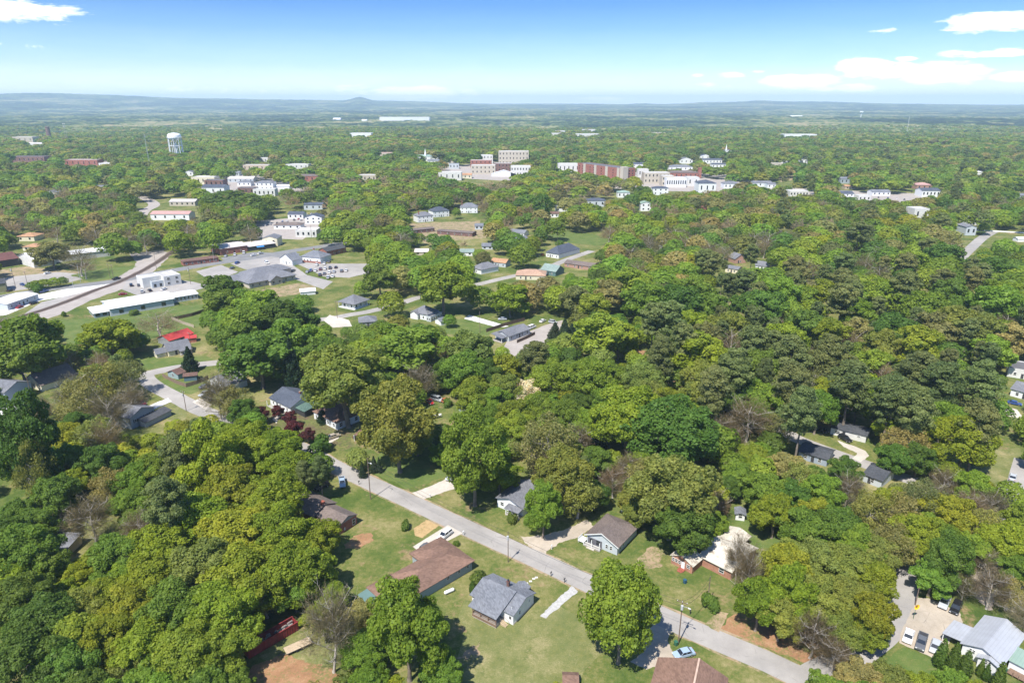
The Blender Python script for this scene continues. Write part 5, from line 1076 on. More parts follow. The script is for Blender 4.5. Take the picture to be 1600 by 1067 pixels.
VEH = [
 (695, 839, 686, 846, 'suv', 'white', 'white sport utility car on the concrete drive by the brown ranch', None),
 (662, 860, 655, 866, 'sedan', 'grey', 'dark grey sedan tucked against the brown ranch roof', None),
 (535, 757, 536, 765, 'pickup', 'lblue', 'pale blue pickup truck parked under tall thin trees', None),
 (503, 763, 493, 768, 'suv', 'black', 'dark car in the shade behind the brick ranch', None),
 (980, 797, 975, 803, 'suv', 'white', 'white car on red soil behind the pale blue bungalow', None),
 (1419, 997, 1416, 1007, 'sedan', 'white', 'white sedan first in the row of three on the yard edge', 'cars in the parking yard'),
 (1439, 1007, 1436, 1018, 'pickup', 'grey', 'dark grey pickup truck between a white and a silver car', 'cars in the parking yard'),
 (1461, 1013, 1458, 1024, 'sedan', 'silver', 'silver car next to the pointed green shrub', 'cars in the parking yard'),
 (1475, 945, 1471, 954, 'suv', 'silver', 'silver grey car in tree shade at the yard top', 'cars in the parking yard'),
 (1493, 953, 1489, 961, 'suv', 'black', 'black car beside the silver grey one at the yard top', 'cars in the parking yard'),
 (1539, 908, 1540, 900, 'pickup', 'grey', 'grey pickup truck alone on the dirt clearing above the yard', None),
 (1514, 920, 1508, 926, 'suv', 'black', 'dark jeep beneath branches on the dirt clearing', None),
 (1068, 1024, 1060, 1026, 'sedan', 'lblue', 'light blue sedan beside the reddish brown roof', None),
 (1320, 688, 1326, 691, 'suv', 'black', 'black car in front of the low white block house', None),
 (1284, 674, 1290, 677, 'sedan', 'black', 'black car in the shade beside the white block house', None),
 (706, 747, 703, 750, 'van', 'silver', 'tan minivan at the top of the short driveway', None),
 (672, 630, 675, 633, 'sedan', 'red', 'red car on the grass clearing behind the big tree', 'cars on the back lot'),
 (683, 626, 690, 628, 'van', 'silver', 'silver van on the back lot between red and orange cars', 'cars on the back lot'),
 (698, 631, 704, 634, 'suv', 'orange', 'rust orange car on the back lot', 'cars on the back lot'),
 (320, 606, 326, 604, 'sedan', 'grey', 'dark green sedan on grass near the board fence', None),
 (321, 618, 314, 621, 'pickup', 'silver', 'silver pickup truck on the short concrete drive', None),
 (325, 626, 331, 628, 'sedan', 'black', 'black car parked behind the silver pickup', None),
 (221, 632, 227, 634, 'sedan', 'dred', 'dark red car in front of the slate blue house', None),
 (214, 573, 222, 571, 'suv', 'black', 'black car in deep tree shade near the lawn', None),
 (182, 437, 190, 435, 'pickup', 'black', 'black truck crossing the railway on the main road', None),
 (69, 457, 76, 455, 'pickup', 'blue', 'blue pickup truck driving on the main road', None),
 (35, 446, 40, 448, 'sedan', 'blue', 'dark blue car beside the row of street trees', None),
 (74, 428, 78, 427, 'sedan', 'white', 'white car below the maroon storage shed yard', None),
 (16, 455, 22, 453, 'sedan', 'black', 'black car near the olive building', None),
 (31, 481, 36, 479, 'sedan', 'red', 'red car at the wall of the low shop', 'cars by the low shop'),
 (53, 475, 60, 473, 'suv', 'black', 'black car at the wall of the low shop', 'cars by the low shop'),
 (192, 461, 200, 460, 'sedan', 'red', 'red car behind the long white warehouse', None),
 (205, 447, 204, 443, 'suv', 'black', 'black car at the start of the row before the office', 'cars in front of the white office'),
 (217, 447, 216, 443, 'suv', 'grey', 'dark grey car second in the row before the office', 'cars in front of the white office'),
 (225, 446, 224, 442, 'sedan', 'white', 'white car third in the row before the office', 'cars in front of the white office'),
 (232, 445, 231, 441, 'sedan', 'white', 'white car fourth in the row before the office', 'cars in front of the white office'),
 (240, 444, 239, 440, 'suv', 'white', 'white car closest to the office wall', 'cars in front of the white office'),
 (222, 457, 220, 452, 'suv', 'silver', 'silver car on the grass verge behind the warehouse', None),
 (234, 455, 230, 452, 'sedan', 'black', 'black car on the grass verge behind the warehouse', None),
 (256, 453, 261, 451, 'sedan', 'white', 'white car at the corner of the office', None),
 (353, 401, 357, 398, 'sedan', 'silver', 'silver car along the brick warehouse wall', 'cars by the brick warehouse'),
 (367, 399, 368, 394, 'suv', 'white', 'white car along the brick warehouse wall', 'cars by the brick warehouse'),
 (381, 396, 382, 392, 'van', 'white', 'white van along the brick warehouse wall', 'cars by the brick warehouse'),
 (396, 400, 401, 399, 'sedan', 'white', 'white sedan on the lot below the blue awning', 'cars by the brick warehouse'),
 (407, 397, 411, 396, 'suv', 'white', 'white sport utility car beneath the blue awning', 'cars by the brick warehouse'),
 (371, 412, 376, 410, 'suv', 'blue', 'dark blue car on the road by the clinic', None),
 (363, 420, 369, 418, 'sedan', 'grey', 'grey car beside the clinic lawn', None),
 (417, 412, 421, 414, 'van', 'white', 'white van behind the clinic', None),
 (458, 424, 462, 422, 'sedan', 'grey', 'dark green car on the clinic lane', None),
 (440, 420, 443, 418, 'sedan', 'silver', 'pale car close to the clinic roof', None)]
LOT = [(480, 426, 'silver'), (486, 424, 'blue'), (493, 424, 'white'), (501, 422, 'dred'), (508, 421, 'white'), (516, 420, 'black'), (525, 419, 'black'), (500, 431, 'black'), (507, 429, 'grey'), (515, 427, 'white'), (522, 426, 'silver'), (534, 425, 'grey'), (541, 424, 'white'), (513, 435, 'silver'), (520, 433, 'white'), (495, 415, 'white'), (507, 413, 'white'), (514, 410, 'grey')]
CN = {'silver': 'silver', 'blue': 'blue', 'white': 'white', 'dred': 'dark red', 'black': 'black', 'grey': 'grey'}
row = {0: 'front row', 1: 'middle row', 2: 'last row', 3: 'top verge'}
for i, (x, y, c_) in enumerate(LOT):
    rr = 0 if i < 7 else 1 if i < 13 else 2 if i < 15 else 3; k = [0, 7, 13, 15][rr]
    VEH.append((x, y, x + 2.2, y - 3, ('sedan', 'suv')[i % 2], c_, '%s car, %s from the clinic end, %s of the lot' % (CN[c_], ['first', 'second', 'third', 'fourth', 'fifth', 'sixth', 'seventh'][i - k], row[rr]), 'cars in the car park beside the clinic'))
VEH += [(785, 500, 780, 500, 'sedan', 'silver', 'silver car beneath bare branches by the white concrete strip', None), (848, 503, 852, 501, 'sedan', 'white', 'white car at the top of the gravel parking', None), (864, 505, 869, 506, 'suv', 'silver', 'silver car by the dark cedar tops', None),
        (831, 513, 836, 511, 'van', 'white', 'white van beside the fenced grey-roofed house', None), (1585, 632, 1590, 633, 'sedan', 'blue', 'blue car on the concrete drive of the modern white house', None), (1582, 748, 1584, 740, 'sedan', 'silver', 'silver car on the street at the wood edge', None), (521, 684, 527, 682, 'sedan', 'tan', 'pale green car on the driveway by the carport', None), (562, 684, 567, 682, 'sedan', 'black', 'dark car under the brown carport', None)]
for v in VEH: car(*v[:7], v[7])
for i, (x, y, c_) in enumerate([(480, 337, 'white'), (487, 335, 'silver'), (470, 345, 'white'), (462, 352, 'grey'), (690, 375, 'white'), (1130, 290, 'white'), (1375, 300, 'silver'), (1425, 300, 'black'), (350, 384, 'white'), (358, 383, 'silver')]):
    car(x, y, x + 3, y - 1, 'sedan', c_, ['white car by the white gabled house in town', 'silver car by the white gabled house in town', 'white car on the small town lot', 'grey car at the edge of the small town lot', 'white car below the motel wing', 'white car near the grey pyramid roof in town', 'silver car on the mid-town white lot', 'black car near the dormer house', 'white car among the trees above the brick warehouse', 'silver car among the trees above the brick warehouse'][i])
for (x0, y0, x1, y1, where) in ((372, 297, 434, 293, 'the commercial strip lot'), (414, 353, 468, 343, 'the lot by the white gabled house'), (1345, 307, 1428, 314, 'the mid-town white lot')):
    for i in range(7):
        c_ = ('white', 'silver', 'black', 'blue', 'white', 'grey', 'red')[i]; x = x0 + (x1 - x0) * (i + random.uniform(-.2, .2)) / 6; y = y0 + (y1 - y0) * i / 6
        car(x, y, x + 1.5, y - 2, ('sedan', 'suv')[i % 2], c_, '%s car, %s in the row across %s' % (c_, ['first', 'second', 'third', 'fourth', 'fifth', 'sixth', 'seventh'][i], where), 'cars on the town lots', clear=False)
# small things on the lots
# flatbed trailer and red container
root = empty('flatbed_trailer', pt(466, 1012), 0, label='flatbed trailer with pale wooden deck on bare soil', cat='trailer'); a, b = pt(447, 1018), pt(487, 1000); d = b - a; root.rotation_euler.z = atan2(d.y, d.x); LT = d.length / 2; LAND.append(('the flatbed trailer', a.x, a.y))
m = MB(); [m.box(-LT, LT, -1.1 + i * .22, -1.1 + i * .22 + .21, .72, .78) for i in range(10)]; m.build('deck', plain('trailer_planks', (.46, .36, .25), .85, .2, 2), root)
m = MB(); m.box(-LT - .1, LT + .1, -1.16, -1.105, .6, .76); m.box(-LT - .1, LT + .1, 1.105, 1.16, .6, .76); m.tube((-LT, -.7, .6), (-LT - 1.6, 0, .5), .06, .06, 5); m.tube((-LT, .7, .6), (-LT - 1.6, 0, .5), .06, .06, 5); m.build('frame', DARK, root)
for s in (-1, 1):
    for x in (-.5, .5): m = MB(); m.tube((x, s * .95, .34), (x, s * 1.15, .34), .34, .34, 12); m.build('wheel', TYRE, root)
a, b = pt(389, 1030), pt(467, 984); d = b - a; root = empty('skip_container', a, atan2(d.y, d.x), label='long open-topped red steel container at the wood edge', cat='container'); LT = d.length; LAND.append(('the red steel container', a.x + d.x / 2, a.y + d.y / 2))
RED = plain('red_steel', (.23, .035, .035), .6, .35, 1.2); m = MB(); m.box(0, LT, 0, .08, .1, 2.2); m.box(0, LT, 2.35, 2.43, .1, 2.2); m.box(0, .08, .08, 2.35, .1, 2.2); m.box(LT - .08, LT, .08, 2.35, .1, 2.2); m.box(.08, LT - .08, .08, 2.35, .1, .2); [m.box(x, x + .1, -.07, -.001, .1, 2.15) for x in np.arange(.3, LT, .6)]; m.build('body', RED, root)
m = MB(); m.box(-.05, LT + .05, -.1, .12, 2.2, 2.32); m.box(-.05, LT + .05, 2.3, 2.5, 2.2, 2.32); m.build('top_rail', RED, root); keep([(385, 1005), (465, 958), (470, 985), (390, 1032)], a.y + 6)
m = MB()
for i in range(26): x = random.uniform(.6, LT - 1); y = random.uniform(.4, 1.9); m.box(x, x + random.uniform(.3, 1.4), y, y + random.uniform(.1, .4), 1.0 + random.uniform(0, .5), 1.5 + random.uniform(0, .3))
m.build('scrap_load', plain('scrap', (.22, .2, .19), .8, .5, 3), root)
# utility poles
POLE = plain('pole_wood', (.17, .125, .095), .9, .25, 2); GREYM = plain('galvanised', (.45, .46, .47), .5, .1, 2)
def pole(px, pyb, pyt, label, arm=0, trans=0, lamp=0, r=.14, group='utility poles', cat='utility pole', mat=None):
    g, h_ = zt(px, pyb, pyt); root = empty('utility_pole', g, R(-28), label=label, cat=cat, group=group)
    m = MB(); m.tube((0, 0, 0), (0, 0, h_), r, r * .7, 10); m.build('post', mat or POLE, root)
    if arm: a = MB(); a.box(-1.1, 1.1, -.06 - r, -r + .04, h_ - .6, h_ - .46); a.build('crossarm', POLE, root)
    if arm:
        for x in (-1, 0, 1): q = MB(); q.tube((x, -r, h_ - .46), (x, -r, h_ - .25), .06, .05, 6); q.build('insulator', WHITE, root)
    if trans: t = MB(); t.tube((.1, -.42, h_ - 2.1), (.1, -.42, h_ - 1.1), .28, .28, 10); t.tube((.1, -.42, h_ - 1.1), (.1, -.42, h_ - 1.0), .2, .1, 10); t.build('transformer', GREYM, root)
    if lamp: l = MB(); l.tube((0, 0, h_ - 1.6), (1.5, -.5, h_ - 1.1), .04, .04, 5); l.build('lamp_arm', GREYM, root); l = MB(); l.tube((1.4, -.47, h_ - 1.2), (1.95, -.65, h_ - 1.12), .16, .1, 8); l.build('lamp_head', WHITE, root)
    for k_, ph in (('brown utility pole with transformer', 'the transformer pole'), ('brown utility pole with street lamp on', 'the lawn lamp pole'), ('utility pole rising before', 'the sunroom pole'), ('utility pole beside the hidden', 'the hidden lane pole'),
                   ('utility pole at the side', 'the corner lawn pole'), ('dark pole at the parking', 'the yard island pole')):
        if label.startswith(k_): LAND.append((ph, g.x, g.y))
    return root, h_
PT = []
for (a_) in [(1060, 1005, 937, 'brown utility pole with transformer and street lamp beside the grass verge', 1, 1, 1), (579, 780, 715, 'brown utility pole with street lamp on the lawn by the street', 0, 0, 1), (794, 878, 830, 'slim grey utility pole behind the white deck house', 0, 1, 0, .11),
  (1105, 946, 900, 'utility pole rising before the brick sunroom', 0, 0, 0), (1130, 656, 620, 'utility pole beside the hidden lane in the woods', 1, 1, 0), (291, 642, 610, 'utility pole at the side street corner lawn', 1, 1, 0), (301, 556, 519, 'utility pole beside the cream cottage', 1, 0, 0),
  (49, 620, 583, 'utility pole before the small cream cottage', 1, 0, 0), (527, 497, 470, 'dark utility pole by the pyramid-roofed porch house', 1, 0, 0), (750, 520, 486, 'bare utility pole on the bright lawn edge', 0, 0, 0), (24, 448, 418, 'utility pole nearest the olive building', 1, 1, 0), (45, 454, 424, 'utility pole with crossarm on the main road verge', 1, 0, 0),
  (126, 442, 414, 'pale pole beside the railway lamp lot', 0, 0, 0, .12, 'utility poles', 'utility pole', GREYM), (172, 434, 412, 'pole at the level crossing grass, first of a pair', 1, 0, 0), (177, 434, 413, 'pole at the level crossing grass, second of a pair', 1, 0, 0), (245, 424, 396, 'utility pole beside the rails below the dirt track', 1, 0, 0), (298, 444, 418, 'utility pole beside the white office', 1, 1, 0), (346, 402, 386, 'lamp pole at the brick warehouse corner', 0, 0, 1, .1), (335, 413, 388, 'pale pole by the low brick shop', 0, 0, 0, .1, 'utility poles', 'utility pole', GREYM), (415, 462, 442, 'pole in the clinic back yard', 0, 0, 0), (487, 372, 352, 'red brown pole beside the brick hall', 0, 0, 0), (871, 391, 364, 'pale pole behind the navy roof', 0, 0, 0, .1), (873, 406, 394, 'short pole in front of the navy-roofed house', 0, 0, 0, .1), (1430, 945, 918, 'dark pole at the parking yard island', 0, 0, 0), (115, 451, 434, 'lamp pole on the pale lot beside the rails', 0, 0, 0, .1, 'utility poles', 'utility pole', GREYM)]:
    rt, h_ = pole(*a_); PT.append((rt.location.copy(), h_))
# overhead cables strung between the street poles
CAB = plain('cable', (.03, .03, .03), .7)
def cable(i, j, lbl):
    (a, ha), (b, hb) = PT[i], PT[j]; m = MB()
    for dz, rr in ((-.3, .03), (-1.6, .035)):
        P = [a.lerp(b, t / 14) + Vector((0, 0, ha + (hb - ha) * t / 14 + dz - 1.3 * 4 * (t / 14) * (1 - t / 14))) for t in range(15)]
        [m.tube(P[k], P[k + 1], rr, rr, 3, cap=False) for k in range(14)]
    tag(m.build('overhead_cable', CAB), lbl, 'cable', 'overhead cables')
cable(0, 2, 'thin overhead cable from the transformer pole to the slim grey pole'); cable(2, 1, 'thin overhead cable from the slim grey pole to the lawn street lamp pole'); cable(0, 3, 'thin overhead cable from the transformer pole to the sunroom pole')
# fences
def fence(name, pts, hgt, mat, label, slat=.16, gap=.02, post=2.4):
    P = [pt(*q) for q in pts]; root = empty(name, P[0], 0, label=label, cat='fence'); m = MB(); ps = MB()
    for a, b in zip(P, P[1:]):
        a = a - P[0]; b = b - P[0]; d = b - a; L_ = d.length; d.normalize(); nn = Vector((-d.y, d.x, 0)) * .02; k = max(1, int(L_ / slat))
        for i in range(k):
            p0 = a + d * (i * L_ / k); p1 = a + d * ((i + 1) * L_ / k - gap); hz = hgt + random.uniform(-.02, .02)
            m.add([p0 - nn, p1 - nn, p1 + nn, p0 + nn] + [q + Vector((0, 0, hz)) for q in (p0 - nn, p1 - nn, p1 + nn, p0 + nn)], [(0, 3, 2, 1), (4, 5, 6, 7), (0, 1, 5, 4), (1, 2, 6, 5), (2, 3, 7, 6), (3, 0, 4, 7)])
        for i in range(int(L_ / post) + 1): q = a + d * (i * post) + nn * 4; ps.box(q.x - .05, q.x + .05, q.y - .05, q.y + .05, 0, hgt + .08)
    m.build('boards', mat, root); ps.build('posts', mat, root); return root
fence('board_fence', [(254, 589), (276, 600), (291, 605), (308, 600), (326, 592)], 1.7, plain('fence_weathered', (.22, .16, .12), .9, .3, 3), 'weathered board fence around the two garden sheds')
fence('board_fence', [(272, 500), (300, 494), (322, 487)], 1.8, plain('fence_dark', (.12, .08, .06), .9, .3, 3), 'dark board fence beyond the field near the bare tree')
fence('board_fence', [(268, 499), (285, 506), (303, 512)], 1.6, plain('fence_pale', (.42, .35, .27), .9, .2, 3), 'pale board fence leading to the red-roofed workshop')
fence('board_fence', [(760, 519), (790, 509), (820, 501)], 1.8, plain('fence_dark', (.12, .08, .06), .9, .3, 3), 'dark brown fence behind the grey-roofed house and gravel parking')
fence('board_fence', [(808, 536), (822, 530), (836, 523)], 1.7, plain('fence_dark', (.12, .08, .06), .9, .3, 3), 'short dark brown fence in front of the gravel parking')
fence('board_fence', [(845, 399), (850, 400)], 2, plain('fence_orange', (.50, .19, .08), .9, .2, 3), 'orange wooden fence panel against the navy-roofed house')
fence('board_fence', [(1385, 441), (1395, 438)], 2, WHITE, 'white fence piece glimpsed in the woodland clearing', .5)
fence('chain_fence', [(100, 845), (135, 843)], 1.1, plain('galv_fence', (.5, .58, .55), .5), 'low grey green fence on the dry lawn beside the grey shed', .5, .42)
# trampoline, mailboxes, bins, sign, propane tank and garden bits
g = pt(123, 888); root = empty('trampoline', g, 0, label='round trampoline with blue frame pads behind the grey shed', cat='trampoline'); m = MB(); n_ = 24
[m.tube((2.2 * cos(2 * pi * k / n_), 2.2 * sin(2 * pi * k / n_), .9), (2.2 * cos(2 * pi * (k + 1) / n_), 2.2 * sin(2 * pi * (k + 1) / n_), .9), .14, .14, 5) for k in range(n_)]; m.build('rim', plain('blue_pad', (.04, .14, .4), .6), root)
m = MB(); m.tube((0, 0, .9), (0, 0, .92), 2.05, 2.05, 24); m.build('mat', DARK, root)
for k in range(6): a_ = 2 * pi * k / 6; m = MB(); m.tube((2.3 * cos(a_), 2.3 * sin(a_), 0), (2.3 * cos(a_), 2.3 * sin(a_), 2.7), .04, .04, 5); m.build('net_pole', STL, root)
for (x, y, c_, lb) in [(861, 900, DARK, 'black mailbox on a post, farther from the gravel strip'), (882, 910, DARK, 'black mailbox on a post at the head of the gravel strip'), (724, 836, WHITE, 'white mailbox on a post beside the concrete driveway'), (561, 757, DARK, 'dark mailbox at the street edge of the long lawn'), (672, 778, WHITE, 'white mailbox at the short driveway mouth'), (1078, 960, DARK, 'black mailbox across the street from the lamp pole'), (862, 858, WHITE, 'white mailbox on the bungalow lawn')]:
    root = empty('mailbox', pt(x, y), R(-28), label=lb, cat='mailbox', group='mailboxes along the street'); m = MB(); m.box(-.06, .06, -.06, .06, 0, 1.05); m.build('post', c_, root); m = MB(); m.extr([(-.13, 1.05), (.13, 1.05), (.13, 1.22), (.08, 1.3), (-.08, 1.3), (-.13, 1.22)], -.28, .28, 'y'); m.build('box', c_, root)
def bin_(px, py, mat, lb):
    root = empty('wheelie_bin', pt(px, py), .5, label=lb, cat='bin'); m = MB(); m.add([(-.25, -.3, .05), (.25, -.3, .05), (.25, .3, .05), (-.25, .3, .05), (-.31, -.37, 1.0), (.31, -.37, 1.0), (.31, .37, 1.0), (-.31, .37, 1.0)], [(0, 3, 2, 1), (4, 5, 6, 7), (0, 1, 5, 4), (1, 2, 6, 5), (2, 3, 7, 6), (3, 0, 4, 7)]); m.build('body', mat, root)
    m = MB(); m.box(-.34, .34, -.4, .42, 1.0, 1.08); m.build('lid', mat, root)
    for x in (-.3, .24): w_ = MB(); w_.tube((x, .3, .12), (x + .06, .3, .12), .12, .12, 8); w_.build('wheel', TYRE, root)
bin_(1070, 911, plain('bin_blue', (.03, .10, .17), .5), 'dark blue wheeled bin beside the brick sunroom'); bin_(1570, 1051, plain('bin_green', (.04, .14, .09), .5), 'green wheeled bin at the metal-roofed house corner'); bin_(1056, 1008, plain('bin_green', (.04, .14, .09), .5), 'green wheeled bin at the foot of the transformer pole')
bin_(1594, 1003, plain('pool_blue', (.05, .42, .70), .4), 'bright blue bin behind the metal-roofed house')
g, h_ = zt(1427, 967, 944); root = empty('flower_sign', g, .2, label='yellow flower-shaped garden ornament on the yard island', cat='garden ornament'); m = MB(); m.tube((0, 0, 0), (0, 0, h_ - .5), .04, .04, 6); m.build('stem', plain('stem_green', (.05, .15, .04)), root)
for k in range(12): a_ = 2 * pi * k / 12; m = MB(); c0 = Vector((0, -.1, h_ - .5)); e_ = Vector((cos(a_), -.25, sin(a_))); s_ = Vector((-sin(a_), 0, cos(a_))); m.add([c0 + e_ * .2 - s_ * .1, c0 + e_ * .55 - s_ * .16, c0 + e_ * .8, c0 + e_ * .55 + s_ * .16, c0 + e_ * .2 + s_ * .1, c0 + e_ * .5 + Vector((0, .06, 0))], [(0, 1, 5), (1, 2, 5), (2, 3, 5), (3, 4, 5), (4, 0, 5)]); m.build('petal', plain('petal_yellow', (.85, .55, .02), .5, .05), root)
m = MB(); m.tube((0, -.16, h_ - .5), (0, -.05, h_ - .5), .26, .26, 14); m.build('centre', plain('flower_centre', (.25, .08, .02), .8), root)
g = pt(702, 926); root = empty('propane_tank', g, .6, label='white gas tank lying in the grass beside the brown ranch', cat='gas tank'); m = MB(); m.tube((-1.1, 0, .55), (1.1, 0, .55), .42, .42, 16); m.tube((-1.1, 0, .55), (-1.35, 0, .55), .42, .2, 16); m.tube((1.1, 0, .55), (1.35, 0, .55), .42, .2, 16); m.build('tank', WHITE, root, smooth=False); m = MB(); m.box(-.8, -.65, -.3, .3, 0, .25); m.box(.65, .8, -.3, .3, 0, .25); m.build('legs', DARK, root)
# stepping stones, white stones
for i, (x, y) in enumerate([(823, 911), (829, 908), (834, 904), (838, 902)]): m = MB(); m.box(-.35, .35, -.25, .25, 0, .07); tag(m.build('stepping_stone', WCON, loc=pt(x, y)), 'pale stepping stone on the front lawn, ' + ['closest to the white deck house', 'second from the white deck house', 'third from the white deck house', 'closest to the street mailboxes'][i], 'stepping stone', 'stepping stones on the front lawn')
for (x, y, lb) in [(727, 638, 'white washing machine shell on the back lot'), (739, 637, 'upturned white cabinet on the back lot'), (722, 641, 'pale green tank on the back lot')]:
    root = empty('junk_appliance', pt(x, y), .4, label=lb, cat='appliance', group=None); m = MB(); m.box(-1.1, 1.1, -.9, .9, 0, 1.9); m.build('shell', WHITE if 'white' in lb else plain('pale_green', (.4, .5, .45)), root, bevel=.1); m = MB(); m.box(-.9, .9, -.95, -.905, .3, 1.6); m.build('panel', plain('dull_grey', (.3, .3, .3)), root)
for (x, y, lb) in [(678, 653, 'white covered boat on the lot behind the spreading tree'), (1199, 818, 'green tarp-covered boat behind the cream metal roof')]:
    c_ = WHITE if 'white' in lb else plain('tarp_green', (.03, .25, .14), .6); root = empty('boat', pt(x, y), .2, label=lb, cat='boat'); m = MB(); sec = [(-2.6, .75, .9), (-1, 1.0, 1.0), (1, .95, 1.05), (2.2, .5, 1.15), (2.9, .05, 1.25)]; vs = []
    for (x_, w_, z_) in sec: vs += [(x_, -w_, z_), (x_, -w_ * .6, .45), (x_, w_ * .6, .45), (x_, w_, z_)]
    m.add(vs, [(4 * i + j, 4 * i + 4 + j, 4 * i + 5 + j, 4 * i + 1 + j) for i in range(4) for j in range(3)] + [(0, 1, 2, 3)]); m.build('hull', c_, root); m = MB(); vs = []
    for (x_, w_, z_) in sec: vs += [(x_, -w_, z_), (x_, 0, z_ + .35), (x_, w_, z_)]
    m.add(vs, [(3 * i + j, 3 * i + 3 + j, 3 * i + 4 + j, 3 * i + 1 + j) for i in range(4) for j in range(2)]); m.build('cover', c_, root); m = MB(); m.box(-1.8, 1.2, -.5, .5, .1, .44); m.build('cradle', DARK, root)
# ---------------------------------------------------------------- trees
def lobes_broad(g, r, h, n, dr=1.0):
    """clumps of leaves that make up a spreading crown: big boughs, each carrying smaller tufts"""
    cz = h * .56; rz = h * .40; L = []; nb = max(7, n // 6); L.append((0, 0, cz + rz * .62, r * .34))
    for i in range(nb):
        ph = i * 2.39996 + g.uniform(-.4, .4); ct = 1 - 1.75 * (i + .5) / nb; st = sqrt(max(0, 1 - ct * ct)); k = g.uniform(.50, .70)
        bx, by, bz = r * k * st * cos(ph), r * k * st * sin(ph), cz + rz * (k + .08) * ct * dr ** .3; br = r * g.uniform(.24, .36)
        L.append((bx, by, bz, br * .9))
        for q in range(max(4, int(n * 1.5 / nb))):
            d = g.normal(size=3); d[2] += .35; d += np.array([st * cos(ph), st * sin(ph), ct]) * .9; d /= np.linalg.norm(d); e = br * g.uniform(.75, 1.25)
            L.append((bx + d[0] * e, by + d[1] * e, bz + d[2] * e * .8, r * g.uniform(.085, .17)))
    L.append((0, 0, cz, r * .5)); return L
def lobes_dome(g, r, h, n):
    cz = h * .5; rz = h * .42; L = [(0, 0, cz + rz * .35, r * .55)]
    for i in range(n):
        ph = i * 2.39996 + g.uniform(-.3, .3); ct = 1 - 1.5 * (i + .5) / n; st = sqrt(max(0, 1 - ct * ct)); k = g.uniform(.52, .68)
        L.append((r * k * st * cos(ph), r * k * st * sin(ph), cz + rz * k * ct * 1.1, r * g.uniform(.26, .42)))
    return L
def leaf_quads(g, L, nleaf, size, up=.25, jit=.55, flat=1.0, inner=.72):
    L = np.array(L); wgt = L[:, 3] ** 2; wgt /= wgt.sum(); ctr = (L[:, :3] * L[:, 3:4]).sum(0) / L[:, 3].sum()
    idx = g.choice(len(L), int(nleaf * 1.7), p=wgt); d = g.normal(size=(len(idx), 3)); d[:, 2] += up; d /= np.linalg.norm(d, axis=1)[:, None]
    rad = L[idx, 3] * (g.uniform(.72, 1.12, len(idx))); sc = np.array([1, 1, flat]); P = L[idx, :3] + d * rad[:, None] * sc
    out = P - ctr; keep_ = np.ones(len(P), bool)
    for l in L:
        q = (P - l[:3]) / sc; keep_ &= (q ** 2).sum(1) > (l[3] * inner) ** 2
    lv = g.uniform(0, 1, len(L))[idx][keep_][:nleaf]
    P = P[keep_][:nleaf]; d = d[keep_][:nleaf]; out = out[keep_][:nleaf]; out /= np.linalg.norm(out, axis=1)[:, None] + 1e-6
    nrm = d + .35 * out + g.normal(size=P.shape) * jit; nrm[:, 2] += .25; nrm /= np.linalg.norm(nrm, axis=1)[:, None]
    V, Q, v = quads(g, P, nrm, size); return V, Q, .5 * v + .5 * np.repeat(lv, 4)
def quads(g, P, nrm, size, asp=.75):
    t = np.cross(nrm, g.normal(size=P.shape)); t /= np.linalg.norm(t, axis=1)[:, None] + 1e-6; b = np.cross(nrm, t)
    s = (size * np.clip(np.exp(g.normal(-.12, .38, len(P))), .4, 2.0))[:, None]; a = s * t; b = b * s * asp; bend = nrm * s * .28
    V = np.stack([P - a - bend, P - b, P + a - bend, P + b], 1).reshape(-1, 3); Q = np.arange(len(V)).reshape(-1, 4); v = np.repeat(g.uniform(0, 1, len(P)), 4)
    return V, Q, v
def limbs(g, r, h, n, kinked=.12, base=.34, sub=2, up=.5, zlo=.35, zhi=.75, reach=.75):
    m = MB(); P = Vector((0, 0, 0)); tr = base; top = h * .8; k = 6; pts = [P.copy()]
    for i in range(k): P = P + Vector((g.uniform(-1, 1) * kinked * r * .3, g.uniform(-1, 1) * kinked * r * .3, top / k)); pts.append(P.copy())
    for i in range(k): m.tube(pts[i], pts[i + 1], tr * (1 - i / (k + 1)), tr * (1 - (i + 1) / (k + 1)), 7, cap=False)
    m.tube((0, 0, -.3), (0, 0, .5), tr * 1.5, tr, 7, cap=False)
    for j in range(n):
        t = zlo + (zhi - zlo) * (j + g.uniform(0, 1)) / n; q = t * k / .8 * .8; i = min(k - 1, int(q)); s_ = pts[i].lerp(pts[i + 1], min(1, q - i)); a_ = j * 2.4 + g.uniform(-.4, .4); ln = r * reach * g.uniform(.75, 1.1)
        d = Vector((cos(a_), sin(a_), up + g.uniform(-.15, .3))).normalized(); p0 = s_; rr = tr * .42 * (1 - t * .5)
        for q_ in range(3):
            p1 = p0 + (d + Vector((g.uniform(-.2, .2), g.uniform(-.2, .2), g.uniform(-.05, .25)))).normalized() * ln / 3; r1 = rr * .68; m.tube(p0, p1, rr, r1, 5, cap=False)
            for u in range(sub):
                e = Vector((g.uniform(-1, 1), g.uniform(-1, 1), g.uniform(0, .9))).normalized(); p2 = p1 + e * ln * .3; m.tube(p1, p2, r1 * .6, r1 * .2, 4, cap=False)
            p0 = p1; rr = r1
    return m
